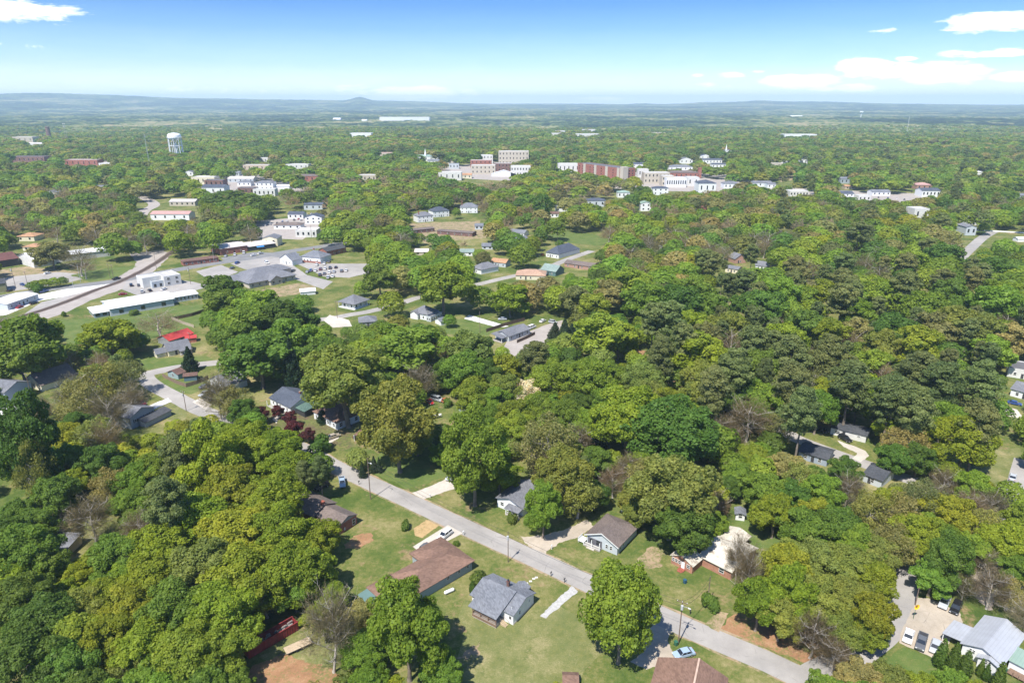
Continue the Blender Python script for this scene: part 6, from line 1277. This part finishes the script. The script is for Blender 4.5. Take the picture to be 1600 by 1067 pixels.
def twigs(g, r, h, nb, nt, tw, low=.25):
    """leafless crown: long thin shoots reaching outwards from the limbs"""
    V = []; cz = h * .62; rz = h * .40
    P = []; D = []
    for i in range(nb):
        d = g.normal(size=3); d[2] = abs(d[2]) * .9 + g.uniform(-.35, .2); d /= np.linalg.norm(d); c = np.array([0, 0, cz - rz * .55]); e = c + d * np.array([r, r, rz * 1.5]) * g.uniform(.7, 1.0)
        for k in range(nt):
            t = g.uniform(.35, 1.0); P.append(c + (e - c) * t + g.normal(size=3) * .25 * r * .3 * t); q = d + g.normal(size=3) * .55; q[2] += .25; D.append(q / np.linalg.norm(q))
    P = np.array(P); D = np.array(D); s = g.normal(size=P.shape); s = np.cross(D, s); s /= np.linalg.norm(s, axis=1)[:, None]; ln = (r * g.uniform(.10, .24, len(P)))[:, None]
    V = np.stack([P - s * tw, P + D * ln * .5 - s * tw * .7 + s * ln * .06, P + D * ln, P + s * tw], 1).reshape(-1, 3)
    return V, np.arange(len(V)).reshape(-1, 4), np.repeat(g.uniform(0, 1, len(P)), 4)
PROTO = {}
def proto(key, trunk_mb, geo, leafm, bark):
    V, Q, v = geo; cr = np_mesh('crown', V, Q, leafm, v=v, link=False)
    tm = bpy.data.meshes.new('trunk'); tm.from_pydata(trunk_mb.v, [], trunk_mb.f); tm.materials.append(bark); tm.update(); tm.polygons.foreach_set('use_smooth', [True] * len(tm.polygons))
    PROTO.setdefault(key, []).append((tm, cr))
R0, H0 = 6.0, 14.0     # prototypes: crown radius and height in metres
for i in range(5):
    g = np.random.default_rng(100 + i); hh = H0
    proto('broad', limbs(g, R0, hh, 8), leaf_quads(g, lobes_broad(g, R0, hh, (80, 100, 70, 90, 120)[i], (1, 1.25, 1, 1.4, 1.1)[i]), 27000, .165, jit=.75), LEAF, BARK)
for i in range(4):
    g = np.random.default_rng(120 + i); proto('broad_far', limbs(g, R0, H0, 5, sub=0), leaf_quads(g, lobes_broad(g, R0, H0, (64, 80, 56, 90)[i], (1, 1.3, 1.1, 1.4)[i]), 9500, .28, jit=.7), LEAF, BARK)
for i in range(3):   # airy budding crowns
    g = np.random.default_rng(140 + i); proto('airy', limbs(g, R0, H0, 11, sub=3), leaf_quads(g, lobes_broad(g, R0, H0, 90, 1.3), 9000, .16, jit=.95, inner=.4), LEAF, BARKL)
def pine(g, r, h, n, size, nw=9):
    L = []
    for i in range(nw):
        t = (i + .5) / nw; z = h * (.46 + .50 * t); rr = r * sqrt(max(.05, 1 - (2 * t - .85) ** 2 * .8)) * g.uniform(.75, 1.1)
        for k in range(9):
            a_ = k * 2 * pi / 9 + i * 1.3 + g.uniform(-.5, .5); q = rr * g.uniform(.3, .9); L.append((q * cos(a_), q * sin(a_), z + g.uniform(-.9, .9), r * g.uniform(.15, .30)))
    return leaf_quads(g, L, n, size, up=.6, jit=.8, flat=.7, inner=.6)
for i in range(3): g = np.random.default_rng(160 + i); proto('pine', limbs(g, 4.2, 19, 9, .05, .3, 1, .1, .45, .9), pine(g, 4.6, 20, 19000, .165, (9, 8, 10)[i]), LEAF, BARK)
for i in range(2): g = np.random.default_rng(165 + i); proto('pine_far', limbs(g, 4.2, 19, 4, .05, .3, 0, .1, .45, .9), pine(g, 4.6, 20, 8000, .26, 8), LEAF, BARK)
for i in range(3): g = np.random.default_rng(170 + i); proto('bare', limbs(g, 6.5, 14, 14, .2, .3, 4, .55, .2, .85, .95), twigs(g, 5.6, 14, 150, 60, .02), TWIG, BARKL)
for i in range(2): g = np.random.default_rng(175 + i); proto('bare_far', limbs(g, 6.5, 14, 8, .2, .3, 1, .55, .2, .85, .9), twigs(g, 5.6, 14, 110, 34, .04), TWIG, BARKL)
for i in range(2):
    g = np.random.default_rng(180 + i); L = []
    for k in range(110): t = (k / 110) ** .8; rr = 3.0 * (1 - t) * g.uniform(.45, .95); a_ = k * 2.4; L.append((rr * cos(a_), rr * sin(a_), .8 + t * 10.4, .35 + .75 * (1 - t)))
    proto('cone', limbs(g, 1, 11, 2, .01, .22, 0), leaf_quads(g, L, 6500, .2, jit=.6, inner=.5), LEAF, BARK)
for i in range(3):
    g = np.random.default_rng(190 + i); L = [(g.uniform(-1, 1) * .9, g.uniform(-1, 1) * .9, .75 + g.uniform(-.25, .55), g.uniform(.5, .85)) for _ in range(9)]
    proto('shrub', limbs(g, 1, 1.2, 4, .1, .06, 0), leaf_quads(g, L, 1500, .13, inner=.6), LEAF, BARK)
g = np.random.default_rng(199); L = []
for k in range(60): t = k / 60; L.append((.05 * cos(k), .05 * sin(k), .3 + t * 4.3, .12 + .78 * (1 - t) ** .75 * min(1, .55 + t * 3)))
proto('spire', limbs(g, .2, 3, 2, .01, .08, 0), leaf_quads(g, L, 2600, .11, jit=.45, inner=.55), LEAF, BARK)
NOM = {'broad': (6.0, 14.0), 'broad_far': (6.0, 14.0), 'airy': (6.0, 14.0), 'pine': (4.9, 20.0), 'pine_far': (4.9, 20.0), 'bare': (5.8, 14.5), 'bare_far': (5.8, 14.5), 'cone': (3.2, 11.4), 'shrub': (1.6, 2.0), 'spire': (.95, 4.7)}
# kind -> (prototype, far prototype, object name, category, colours, look words, default height factor)
KD = {
 'B': ('broad', 'broad_far', 'broadleaf_tree', 'tree', [(.228, .290, .028), (.198, .278, .028), (.25, .292, .032)], 'bright yellow-green leafy tree', 1.9),
 'G': ('broad', 'broad_far', 'broadleaf_tree', 'tree', [(0.181, 0.276, 0.037), (0.212, 0.293, 0.037), (0.164, 0.262, 0.040)], 'fresh green leafy tree', 1.9),
 'D': ('broad', 'broad_far', 'broadleaf_tree', 'tree', [(0.115, 0.198, 0.035), (0.102, 0.179, 0.033), (0.133, 0.207, 0.037)], 'deep green dense tree', 1.9),
 'O': ('broad', 'broad_far', 'broadleaf_tree', 'tree', [(0.220, 0.262, 0.056), (0.199, 0.246, 0.064), (0.241, 0.270, 0.061)], 'olive-gold budding tree', 1.9),
 'T': ('broad', 'broad_far', 'broadleaf_tree', 'tree', [(0.298, 0.269, 0.109), (0.270, 0.255, 0.102)], 'tan-tinged budding tree', 1.8),
 'A': ('airy', 'broad_far', 'broadleaf_tree', 'tree', [(0.241, 0.262, 0.072), (0.209, 0.222, 0.088), (0.272, 0.254, 0.096)], 'airy half-leafed tree', 2.0),
 'P': ('pine', 'pine_far', 'pine_tree', 'pine', [(0.169, 0.213, 0.083), (0.153, 0.196, 0.077), (0.190, 0.218, 0.088)], 'tall grey-green pine', 4.1),
 'N': ('bare', 'bare_far', 'bare_tree', 'tree', [(0.284, 0.228, 0.174), (0.312, 0.255, 0.203), (0.241, 0.207, 0.145)], 'leafless grey-brown tree', 2.4),
 'E': ('cone', 'cone', 'conifer_tree', 'conifer', [(0.031, 0.062, 0.032), (0.043, 0.069, 0.038)], 'dark pointed conifer', 3.5),
 'W': ('airy', 'airy', 'blossom_tree', 'tree', [(.66, .65, .58)], 'white blossoming tree', 2.0),
 'R': ('broad_far', 'broad_far', 'plum_tree', 'tree', [(0.121, 0.030, 0.038), (0.099, 0.028, 0.032)], 'dark purple plum tree', 1.6),
 'S': ('shrub', 'shrub', 'shrub', 'shrub', [(0.099, 0.179, 0.032), (0.128, 0.193, 0.043)], 'rounded green shrub', 1.2),
 'V': ('spire', 'spire', 'columnar_conifer', 'conifer', [(0.078, 0.138, 0.022)], 'pointed evergreen column', 4.8)}
DROPPED = []; FOOTED = set()
TREES = []      # x, y, radius, height, kind, px, py
def tree_at_px(px, ytop, hw, kind, ybase=None):
    """a tree whose crown top, half width (and foot, if seen) are these pixels; returns ground place and size"""
    hf = KD[kind][6]; h = 12.0
    if ybase:
        g = pt(px, ybase); d = pix_dir(px, ytop); h = CH + d[2] * g.y / d[1]; _, _, dd = proj(g.x, g.y, h * .6); r = hw * dd / F
    else:
        for _ in range(12):
            g = Vector(G(px, ytop + hw * .12, h)); _, _, dd = proj(g.x, g.y, h * .6); r = hw * dd / F; h = min(max(hf * r, (3 if kind in 'SVE' else 8)), 24 if kind != 'P' else 27)
    TREES.append((g.x, g.y, max(r, .5), max(h, .8), kind))
    if ybase: FOOTED.add(TREES[-1])
HT = """640 902 67 G 1063;966 880 60 G 1036;522 905 46 N 1050;600 960 30 A;1062 783 50 D 872;1045 708 70 O 842;1055 618 75 D;985 600 62 B;1105 560 45 O;880 700 52 O 800;905 735 40 A;848 752 32 G 840;742 640 56 G 790;625 588 62 O 738
545 535 72 O 668;725 543 40 G;672 520 32 N;632 500 66 G;735 514 40 O;940 480 46 G;968 498 34 B;1016 473 26 P 562;835 535 34 P 612;882 498 15 E 537;867 503 13 E 530;893 505 13 E 535;862 560 40 G;920 555 42 G;1092 508 50 B;1008 560 36 O;931 650 18 E 702;858 648 52 A
833 688 20 W 722;905 655 26 N;985 700 24 N;1495 648 52 B 742;1272 606 32 G 678;1165 618 46 N 690;1222 640 30 A;1130 640 26 N;1470 835 36 D 925;62 618 52 D 780;66 684 28 A 797;28 690 36 G;155 648 34 N;150 560 40 A;120 590 42 A;55 490 58 G 600;20 520 45 D;178 498 46 B 560;250 478 38 N 532;298 541 15 E 580;342 425 32 D
375 470 48 G;400 512 58 D;460 528 18 E 612;692 408 50 G 492;645 440 34 D;750 418 24 N;355 290 42 D;385 298 30 D;282 358 24 B 402;305 360 26 D;330 352 22 B 398;181 360 28 G 408;128 372 32 N 432;85 378 30 A 420;150 368 24 N;135 400 22 N 436;847 296 17 D 351;790 470 26 A;815 462 24 T;850 465 26 T;835 430 20 N
868 440 22 D;900 440 30 A;930 455 28 G;955 430 34 T;985 410 40 G;1010 435 40 G;1060 440 40 D;1082 425 36 G;1045 465 32 P;1080 480 34 B;1115 455 28 G;1140 480 34 O;1170 450 30 D;1200 450 34 D;1225 430 34 P;1255 440 28 G;1290 430 30 B;1320 440 30 P;1345 460 34 P;1385 430 34 G;1420 420 28 P;1450 450 36 G;1490 430 30 D;1540 400 44 D 450;1565 440 40 G
1235 400 20 B;1335 345 24 P 405;1395 380 26 G;1425 385 30 G;1375 400 24 N;1480 375 30 D;1465 345 28 A;1500 470 42 O;1540 480 40 O;1585 500 34 T;1470 480 40 T;1440 500 44 B;1400 480 40 D;1385 510 38 O;1340 490 30 T;1300 490 34 B;1265 480 34 D;1230 500 34 B;1205 470 22 T;1200 540 44 P;1240 520 40 P;1275 555 40 P;1300 520 38 P;1335 560 42 P;1215 590 40 P
1260 600 36 P;1300 590 34 P;1370 540 32 G;1400 580 40 P;1440 545 40 P;1420 510 36 P;1480 560 40 P;1510 590 40 P;1540 560 36 P;1540 620 34 P;1480 620 38 P;1440 600 36 P;1400 640 32 P;1385 560 22 N;1345 600 34 G;1360 640 34 D;1390 620 30 D;1560 520 34 G;1590 550 22 B;1150 540 34 P;1120 570 32 P;1165 580 36 P;1140 600 30 D;1180 620 30 G
1240 560 36 P;1105 500 30 P;1070 500 26 P;1180 505 32 P;1150 500 30 N;1200 430 20 G;1180 690 24 G;1150 660 20 N;1420 660 36 A;1400 690 30 D;1440 690 30 D;1510 735 30 G 790;1560 760 26 N;1200 735 40 G;1235 748 36 D;1290 738 34 G;1325 712 26 D;1215 770 40 B;1265 790 44 G;1315 790 40 D;1365 768 38 A;1410 770 40 A;1450 750 40 A;1490 770 42 B
1540 790 34 A;1440 800 40 B;1400 820 38 A;1350 820 38 G;1480 815 36 G;1530 830 32 G;1160 720 30 G;1140 740 24 D;1150 830 22 N 905;1220 880 40 B 985;1235 850 44 B;1280 840 44 O;1330 850 44 O;1368 875 38 B;1230 900 46 B;1280 900 46 O;1330 900 42 O;1352 925 38 B 1010;1320 960 36 O;1265 955 38 N 1028;1215 930 40 O 1000;1310 990 30 N;1360 960 34 G;1162 838 26 N 948
1180 905 40 B 985;1500 870 30 A;1560 880 34 N;1585 900 30 A;1590 860 30 G;1545 850 24 N;1500 890 24 N 940;1570 940 26 G;1590 950 22 D;1450 880 34 G 930;1418 830 30 B;1380 835 34 O;1345 1035 38 T;1290 1055 36 G;1240 1045 32 G;1400 1040 36 O;1445 1050 30 B;1490 1045 32 G;1530 1052 28 B;1095 1045 16 O;575 1043 36 G;540 1052 24 S;400 895 26 N;500 680 22 S
335 665 56 B 790;385 660 48 B;300 710 48 B;420 670 44 B;440 700 44 B;360 720 60 B;420 740 54 B;300 770 60 B;360 790 62 B;430 790 56 B;250 810 58 B;310 840 64 O;380 850 62 B;450 850 58 B;230 870 54 B;180 830 50 G;200 910 50 B;270 910 60 G;340 910 62 B;420 930 46 O;480 860 44 G;490 810 40 B;160 900 44 B;120 920 46 O
60 930 60 D;20 900 56 D;100 960 56 G;30 980 66 D;100 1000 54 D;160 960 52 B;220 970 56 B;290 980 60 G;350 985 46 G;190 1030 36 A;250 1050 42 G;310 1040 48 G;360 1050 34 G;20 820 60 G;60 850 44 D;20 870 46 B;110 880 26 B;410 905 34 A;455 885 42 G;500 940 32 B;240 700 42 G;210 720 40 G;250 740 44 P;270 670 34 P;310 650 34 P;200 760 38 G
170 730 34 A;150 770 42 N 850;210 790 34 N;120 760 36 D;80 740 38 D;100 690 34 G;150 690 40 D;140 650 36 A;200 590 26 N;220 610 24 A;100 555 44 N;80 570 34 A;160 600 36 N;190 560 30 A;110 640 30 D;120 800 32 G;85 795 30 G;50 790 36 D;20 780 36 D;345 575 34 N 655;360 600 30 A;375 620 26 D;430 570 34 D;350 545 30 G;365 500 34 D;325 470 26 G;345 450 28 D
480 500 36 G;500 520 34 D;440 490 44 G;430 460 42 D;400 470 36 G;470 470 30 D;490 540 26 N;520 540 24 D;570 520 40 G;600 510 38 G;580 470 22 A;560 440 26 D;530 440 22 D;600 420 30 G;625 410 24 A;590 405 32 D;570 380 38 D;600 385 28 G;560 360 30 G;620 430 20 N;610 450 24 B;655 500 34 D;690 520 34 G;700 560 28 D;655 560 28 N;680 590 26 D;648 600 20 G
705 578 32 G;740 590 36 G;760 560 30 D;770 600 30 G;790 580 34 O;800 620 34 G;770 630 30 G;820 590 28 W;790 550 30 B;810 640 34 G;840 610 34 G;880 620 34 G;905 610 30 D;950 600 34 G;930 560 26 B;1020 590 26 A;1035 520 30 P;1045 600 28 B;1150 640 20 A;950 560 30 G;985 640 30 B;850 700 24 N;870 720 26 D;960 720 26 N;960 700 20 G;1000 750 32 O;1090 740 28 O
1100 780 24 A;1120 800 22 G;1125 760 24 N;1000 780 26 O;930 750 26 D;480 720 20 P 790;505 712 18 P 785;470 745 26 D;492 668 24 A;560 700 20 A 735;585 712 8 E 738;593 714 6 E 738;565 720 8 E;436 632 11 R 655;455 642 12 R 668;460 655 17 R 690;408 635 16 R 662;482 668 12 R 692;505 640 12 E 660;395 640 22 G;700 700 24 D;690 690 22 G;800 800 10 S;634 811 10 S 826;745 893 16 S 912
738 906 8 S;1110 928 16 S 950;1467 997 12 V 1042;1485 1003 13 V 1052;1505 1016 13 V 1055;1556 1033 12 V 1080;1539 1037 8 V 1062;1530 1028 7 V 1056;57 441 12 S;78 438 12 G;58 437 11 G 452;70 435 11 G 451;86 433 11 G 449;99 432 10 G 447;50 440 9 D 453;208 482 8 S;100 486 5 S 495;610 715 16 A;420 600 30 A;405 590 24 D;700 622 10 S;1382 690 12 S;1430 712 12 S;713 845 6 S 852;702 506 9 A;703 490 12 G 512"""
PK = 0
for ln in HT.replace('\n', ';').split(';'):
    f = ln.split()
    if f[3] == 'P' and float(f[0]) > 1100:
        PK += 1
        if PK % 5 in (1, 3): f[3] = 'GBNDA'[(PK // 2) % 5]
    tree_at_px(float(f[0]), float(f[1]), float(f[2]), f[3], float(f[4]) if len(f) > 4 else None)
# region mix of kinds for the rest, by where they stand in the photograph: (polygon, kinds)
MIXR = [([(0, 300), (330, 300), (330, 420), (0, 420)], 'GGDNANNBTG'), ([(330, 260), (800, 260), (800, 420), (330, 420)], 'GGNDANBGG'), ([(800, 280), (1200, 280), (1200, 420), (800, 420)], 'GDGNBANTG'), ([(1200, 300), (1600, 300), (1600, 420), (1200, 420)], 'PGDGNABGTG'),
        ([(1100, 440), (1560, 440), (1560, 700), (1100, 700)], 'PGGNDBPG'), ([(150, 640), (560, 640), (540, 1067), (100, 1067)], 'BBBG'), ([(0, 600), (200, 600), (200, 820), (0, 820)], 'NANDG'), ([(0, 820), (170, 820), (170, 1067), (0, 1067)], 'DDGB'),
        ([(1120, 800), (1420, 800), (1420, 1040), (1120, 1040)], 'OBOA'), ([(1380, 730), (1600, 730), (1600, 1000), (1380, 1000)], 'AGNB'), ([(560, 480), (1100, 480), (1100, 760), (560, 760)], 'GDGBO'), ([(330, 420), (700, 420), (700, 600), (330, 600)], 'GGDG')]
MM = []
for poly, k in MIXR: xs = [p[0] for p in poly]; ys = [p[1] for p in poly]; MM.append((min(xs), max(xs), min(ys), max(ys), k))
def kind_at(px, py, rnd, far):
    for a, b, c, d, k in MM:
        if a <= px <= b and c <= py <= d: return k[int(rnd * len(k))]
    k = 'GGDDBAGNGTPG' if not far else 'GDGGAPDGOG'
    return k[int(rnd * len(k))]
FOOT = []
for (ph, x, y) in []: pass
placed = [(t[0], t[1], t[2]) for t in TREES]
cells = {}
def cell_add(x, y, r): cells.setdefault((int(x // 20), int(y // 20)), []).append((x, y, r))
for q in placed: cell_add(*q)
def crowded(x, y, r, f):
    cx, cy = int(x // 20), int(y // 20)
    for i in (-1, 0, 1):
        for j in (-1, 0, 1):
            for (a, b, s) in cells.get((cx + i, cy + j), ()):
                if (a - x) ** 2 + (b - y) ** 2 < (f * (r + s)) ** 2: return True
    return False
def blocked(x, y, r, h, lim=.14):
    """would this crown hide something the photograph shows?"""
    zc = h - r * .8; px, py, dd = proj(x, y, zc); k = F / dd; a = r * k; b = max(a * .85, 1)
    bx, by, _ = proj(x, y, 0)
    if 0 <= bx < 1600 and 0 <= by < 1067 and KC[int(by / 2), int(bx / 2)] > 1e8: return True
    x0, x1 = int((px - a) / 2), int((px + a) / 2) + 1; y0, y1 = int((py - b) / 2), int(min(py + b, by) / 2) + 1
    x0 = max(0, x0); y0 = max(0, y0); x1 = min(800, x1); y1 = min(534, y1)
    if x1 <= x0 or y1 <= y0: return False
    K = KC[y0:y1, x0:x1]; Y_, X_ = np.mgrid[y0:y1, x0:x1]; ins = ((X_ * 2 + 1 - px) / a) ** 2 + ((Y_ * 2 + 1 - py) / b) ** 2 < .92
    if not ins.any(): return False
    return (K[ins] > y).mean() > lim
HOUSEB = []
for o in COL.objects:
    pass
def house_hit(x, y, m_=1.5):
    for (a, rz, x0, x1, y0, y1) in HB.get((int(x // 60), int(y // 60)), ()):
        dx, dy = x - a[0], y - a[1]; u = dx * cos(rz) + dy * sin(rz); v = -dx * sin(rz) + dy * cos(rz)
        if x0 - m_ < u < x1 + m_ and y0 - m_ < v < y1 + m_: return True
    return False
HB = {}
for (a, rz, bx) in HLIST:
    for b in bx:
        e = (a, rz, b[0], b[1], b[2], b[3]); cx, cy = int(a[0] // 60), int(a[1] // 60)
        for i in (-2, -1, 0, 1, 2):
            for j in (-2, -1, 0, 1, 2): HB.setdefault((cx + i, cy + j), []).append(e)
def fill(ymin, ymax, sp, rmin, rmax, f, out, p=1.0, lim=.14):
    y = ymin
    while y < ymax:
        xm = y * .80 + 25; x = -xm
        while x < xm:
            qx = x + rng.uniform(-.42, .42) * sp; qy = y + rng.uniform(-.42, .42) * sp; x += sp; r = rng.uniform(rmin, rmax)
            if rng.uniform() > p: continue
            k = None; bx, by, _ = proj(qx, qy, 0); k = kind_at(bx, by - 10, rng.uniform(), y > 700)
            if k == 'P': r *= .72
            h = r * KD[k][6] * rng.uniform(.85, 1.1); h = min(max(h, 8), 19 if k != 'P' else 23)
            if crowded(qx, qy, r, f) or house_hit(qx, qy, r * .35): continue
            if blocked(qx, qy, r, h, lim):
                r *= .6; h *= .62
                if blocked(qx, qy, r, h, lim): continue
            cell_add(qx, qy, r); out.append((qx, qy, r, h, k))
        y += sp
FILL = []
fill(88, 330, 8.0, 3.8, 6.8, .50, FILL, 1, .07)
fill(330, 720, 14.0, 6.4, 12.5, .48, FILL, 1, .13)
KEPT = []
for t in TREES:
    x, y, r, h, k = t
    if k not in 'SVER' and t not in FOOTED and blocked(x, y, r * .9, h, .36):
        r *= .72; h *= .8
        if blocked(x, y, r * .9, h, .42) or house_hit(x, y, .2): DROPPED.append(t); continue
    KEPT.append((x, y, r, h, k))
TREES = KEPT
# ---- single trees: the hand-placed ones and the fill that shows largest
cap = {'broadleaf_tree': 292, 'pine_tree': 120, 'bare_tree': 110, 'conifer_tree': 60, 'blossom_tree': 20, 'plum_tree': 20, 'shrub': 60, 'columnar_conifer': 20}
allt = [(t, 1) for t in TREES] + [(t, 0) for t in FILL]
allt.sort(key=lambda q: -(q[0][2] + 1.5) / q[0][1] * (1.25 if q[1] else 1.0))
cnt = {}; single = []; mass = []
for t, hand in allt:
    nm = KD[t[4]][2]
    bx, by, _ = proj(t[0], t[1], t[3] * .6)
    if not (-40 < bx < 1640 and by < 1110): continue
    if t[1] < 560 and cnt.get(nm, 0) < cap[nm]: cnt[nm] = cnt.get(nm, 0) + 1; single.append(t)
    else: mass.append(t)
used = {}
def size_word(t):
    r = t[2]
    return 'huge' if r > 8 else 'large' if r > 6.5 else 'broad' if r > 5.4 else 'mid-sized' if r > 4 else 'small'
labels = []
for t in single:
    ds = sorted((math.hypot(t[0] - l[1], t[1] - l[2]), l) for l in LAND); d1, n1 = ds[0]
    dx, dy = t[0] - n1[1], t[1] - n1[2]; n2 = None
    for d_, l in ds[1:]:        # the next thing in the direction in which the tree stands from its landmark
        ex, ey = l[1] - n1[1], l[2] - n1[2]; e = math.hypot(ex, ey)
        if l[0] != n1[0] and e > 8 and (dx * ex + dy * ey) > .6 * e * max(d1, .1): n2 = l[0]; break
    rel = 'over' if d1 < 5 else 'behind' if dy > abs(dx) * .8 else 'in front of' if -dy > abs(dx) * .8 else 'beside'
    labels.append([size_word(t), KD[t[4]][5], rel, n1[0], n2, d1])
from collections import defaultdict
grp = defaultdict(list)
for i, l in enumerate(labels): grp[(l[0], l[1], l[2], l[3], l[4])].append(i)
ORD = ['first', 'second', 'third', 'fourth', 'fifth', 'sixth', 'seventh', 'eighth', 'ninth', 'tenth', 'eleventh', 'twelfth', 'thirteenth', 'fourteenth', 'fifteenth', 'sixteenth', 'seventeenth', 'eighteenth']
final = [None] * len(single); seen = set()
for k, ids in grp.items():
    ids.sort(key=lambda i: labels[i][5])
    for q, i in enumerate(ids):
        s = '%s %s %s %s' % k[:4] + (', toward %s' % k[4] if k[4] else '')
        if len(ids) > 1: s = ORD[min(q, 17)] + ' ' + s
        if len(s.split()) > 16: s = ' '.join(w_ for w_ in s.split() if w_ not in ('the', 'a'))
        s = ' '.join(s.split()[:16]); 
        if s in seen: s = ' '.join((s.split()[:15])) + ' again'
        seen.add(s); final[i] = s
for t, lb in zip(single, final):
    x, y, r, h, k = t; pk, fk, nm, cat, cols, look, hf = KD[k]; far = y > 255; key = fk if far else pk
    g = np.random.default_rng(int(abs(x * 13.7 + y * 7.1) * 10) % (2 ** 31)); P_ = PROTO[key]; tm, cr = P_[int(g.integers(len(P_)))]
    r0, h0 = NOM[key]; sx = r / r0; sz = h / h0; gz = 0
    root = empty(nm, (x, y, 0), g.uniform(0, 6.28), label=lb, cat=cat, group='trees around the streets and houses' if nm not in ('shrub',) else 'shrubs in the yards')
    root.scale = (sx, sx * g.uniform(.93, 1.07), sz)
    a = bpy.data.objects.new('trunk', tm); a.parent = root; COL.objects.link(a)
    c_ = bpy.data.objects.new('crown', cr); c_.parent = root; COL.objects.link(c_); b = cols[int(g.integers(len(cols)))]; j = g.uniform(.84, 1.16); w_ = g.uniform(.9, 1.12)
    c_.color = (b[0] * j * w_, b[1] * j, b[2] * j, 1)
# ---- everything beyond and between: woodland as one mass
def lod(g, L, n, size, **k): V, Q, v = leaf_quads(g, L, n, size, **k); return V.astype(np.float32), v.astype(np.float32)
def trunk_q(r, h): # a bare cross of two thin quads is enough for a stem at this distance
    w = .22; return np.array([(-w, 0, 0), (w, 0, 0), (w, 0, h * .6), (-w, 0, h * .6), (0, -w, 0), (0, w, 0), (0, w, h * .6), (0, -w, h * .6)], np.float32)
LODS = {}
for lv, (n, s) in enumerate(((2400, .40), (1300, .48), (460, .80), (120, 1.5))):
    for typ in ('b', 'p', 'n'):
        for q in range(4):
            g = np.random.default_rng(300 + lv * 20 + q)
            if typ == 'b': LODS.setdefault((lv, typ), []).append(lod(g, lobes_dome(g, R0, H0, (26, 18, 13, 9)[lv]), n, s, jit=.42, up=.5))
            elif typ == 'p':
                V, Q_, v = pine(g, 4.6, 20, n, s * .8, 7); LODS.setdefault((lv, typ), []).append((V.astype(np.float32), v.astype(np.float32)))
            else:
                V, Q_, v = twigs(g, 5.6, 14, 30, max(4, n // 45), (.07, .12, .2, .4)[lv]); LODS.setdefault((lv, typ), []).append((V.astype(np.float32), v.astype(np.float32)))
F2 = []
fill(720, 1300, 18, 8.5, 15.5, .48, F2, .97, .15)
mass += F2
VV = []; CC = []; vv = []
def put(t, lv, z=0.0):
    x, y, r, h, k = t; typ = 'p' if k == 'P' else 'n' if k == 'N' else 'b'; L_ = LODS[(lv, typ)]; V, v = L_[int(rng.integers(len(L_)))]; r0, h0 = NOM['pine' if typ == 'p' else 'bare' if typ == 'n' else 'broad']
    a_ = rng.uniform(0, 6.28); c_, s_ = cos(a_), sin(a_); sx = r / r0; W = np.empty_like(V); W[:, 0] = (V[:, 0] * c_ - V[:, 1] * s_) * sx + x; W[:, 1] = (V[:, 0] * s_ + V[:, 1] * c_) * sx + y; W[:, 2] = V[:, 2] * h / h0 + z
    cols = KD[k][4]; b = cols[int(rng.integers(len(cols)))]; j = rng.uniform(.70, 1.22) if y < 900 else rng.uniform(.88, 1.14); w_ = rng.uniform(.86, 1.14); VV.append(W); CC.append(np.tile(np.array([[b[0] * j * w_, b[1] * j, b[2] * j]], np.float32), (len(W), 1))); vv.append(v)
for t in mass: put(t, 0 if t[1] < 520 else 1 if t[1] < 800 else 2)
F3 = []
y = 1300.0
while y < 3400:
    sp = 21 if y < 2000 else 25; xm = y * .80 + 30; x = -xm
    while x < xm:
        qx = x + rng.uniform(-.45, .45) * sp; qy = y + rng.uniform(-.45, .45) * sp; x += sp; bx, by, _ = proj(qx, qy, 0)
        v1 = float(vnoise(np.array(qx / 260.), np.array(qy / 260.), 21)); v2 = float(vnoise(np.array(qx / 120.), np.array(qy / 120.), 22))
        if v1 > .80 and v2 > .45: continue       # clearings
        if house_hit(qx, qy, 3) or (0 < bx < 1600 and 0 < by < 1067 and KC[int(by / 2), int(bx / 2)] > qy and KC[int(by / 2), int(bx / 2)] < 1e8): continue
        k = 'PDDP'[int(rng.integers(4))] if v2 < .36 else 'GDAGTGO'[int(rng.integers(7))] if v1 > .55 else 'GDGDAPO'[int(rng.integers(7))]
        r = rng.uniform(9.5, 17) * (.8 if k == 'P' else 1); F3.append((qx, qy, r, min(r * 1.7, 21), k))
    y += sp
F3z = terrain(np.array([t[0] for t in F3]), np.array([t[1] for t in F3]))
for t, z_ in zip(F3, F3z):
    if blocked(t[0], t[1], t[2], t[3], .35): continue
    put(t, 2 if t[1] < 1700 else 3, float(z_) if t[1] > 1900 else 0.0)
V = np.concatenate(VV); C_ = np.concatenate(CC); v = np.concatenate(vv)
wd = np_mesh('woodland', V, np.arange(len(V)).reshape(-1, 4), LEAFC, vcol=C_, v=v); tag(wd, kind='stuff')
print('DROPPED', [(int(proj(*t[:3])[0]), int(proj(*t[:3])[1]), t[4]) for t in DROPPED]); print('TREES single', len(single), cnt, 'mass', len(mass), len(F3), 'quads', len(V) // 4)
# ---------------------------------------------------------------- haze
HTOP = max(CH + 12, float(Z.max()) + 6); hb = MB(); hb.box(-19000, 19000, -300, 18500, -60, HTOP)
hm = bpy.data.materials.new('haze'); hm.use_nodes = True; n = NT(hm.node_tree)
pv = n.n('ShaderNodeVolumePrincipled', {'Color': (.60, .79, .97, 1), 'Density': HAZE, 'Anisotropy': 0.0}); o_ = n.n('ShaderNodeOutputMaterial'); n.t.links.new(pv.outputs[0], o_.inputs['Volume'])
ho = hb.build('haze', hm); tag(ho, kind='stuff')
for k in VP:
    if k not in VUSED: pass
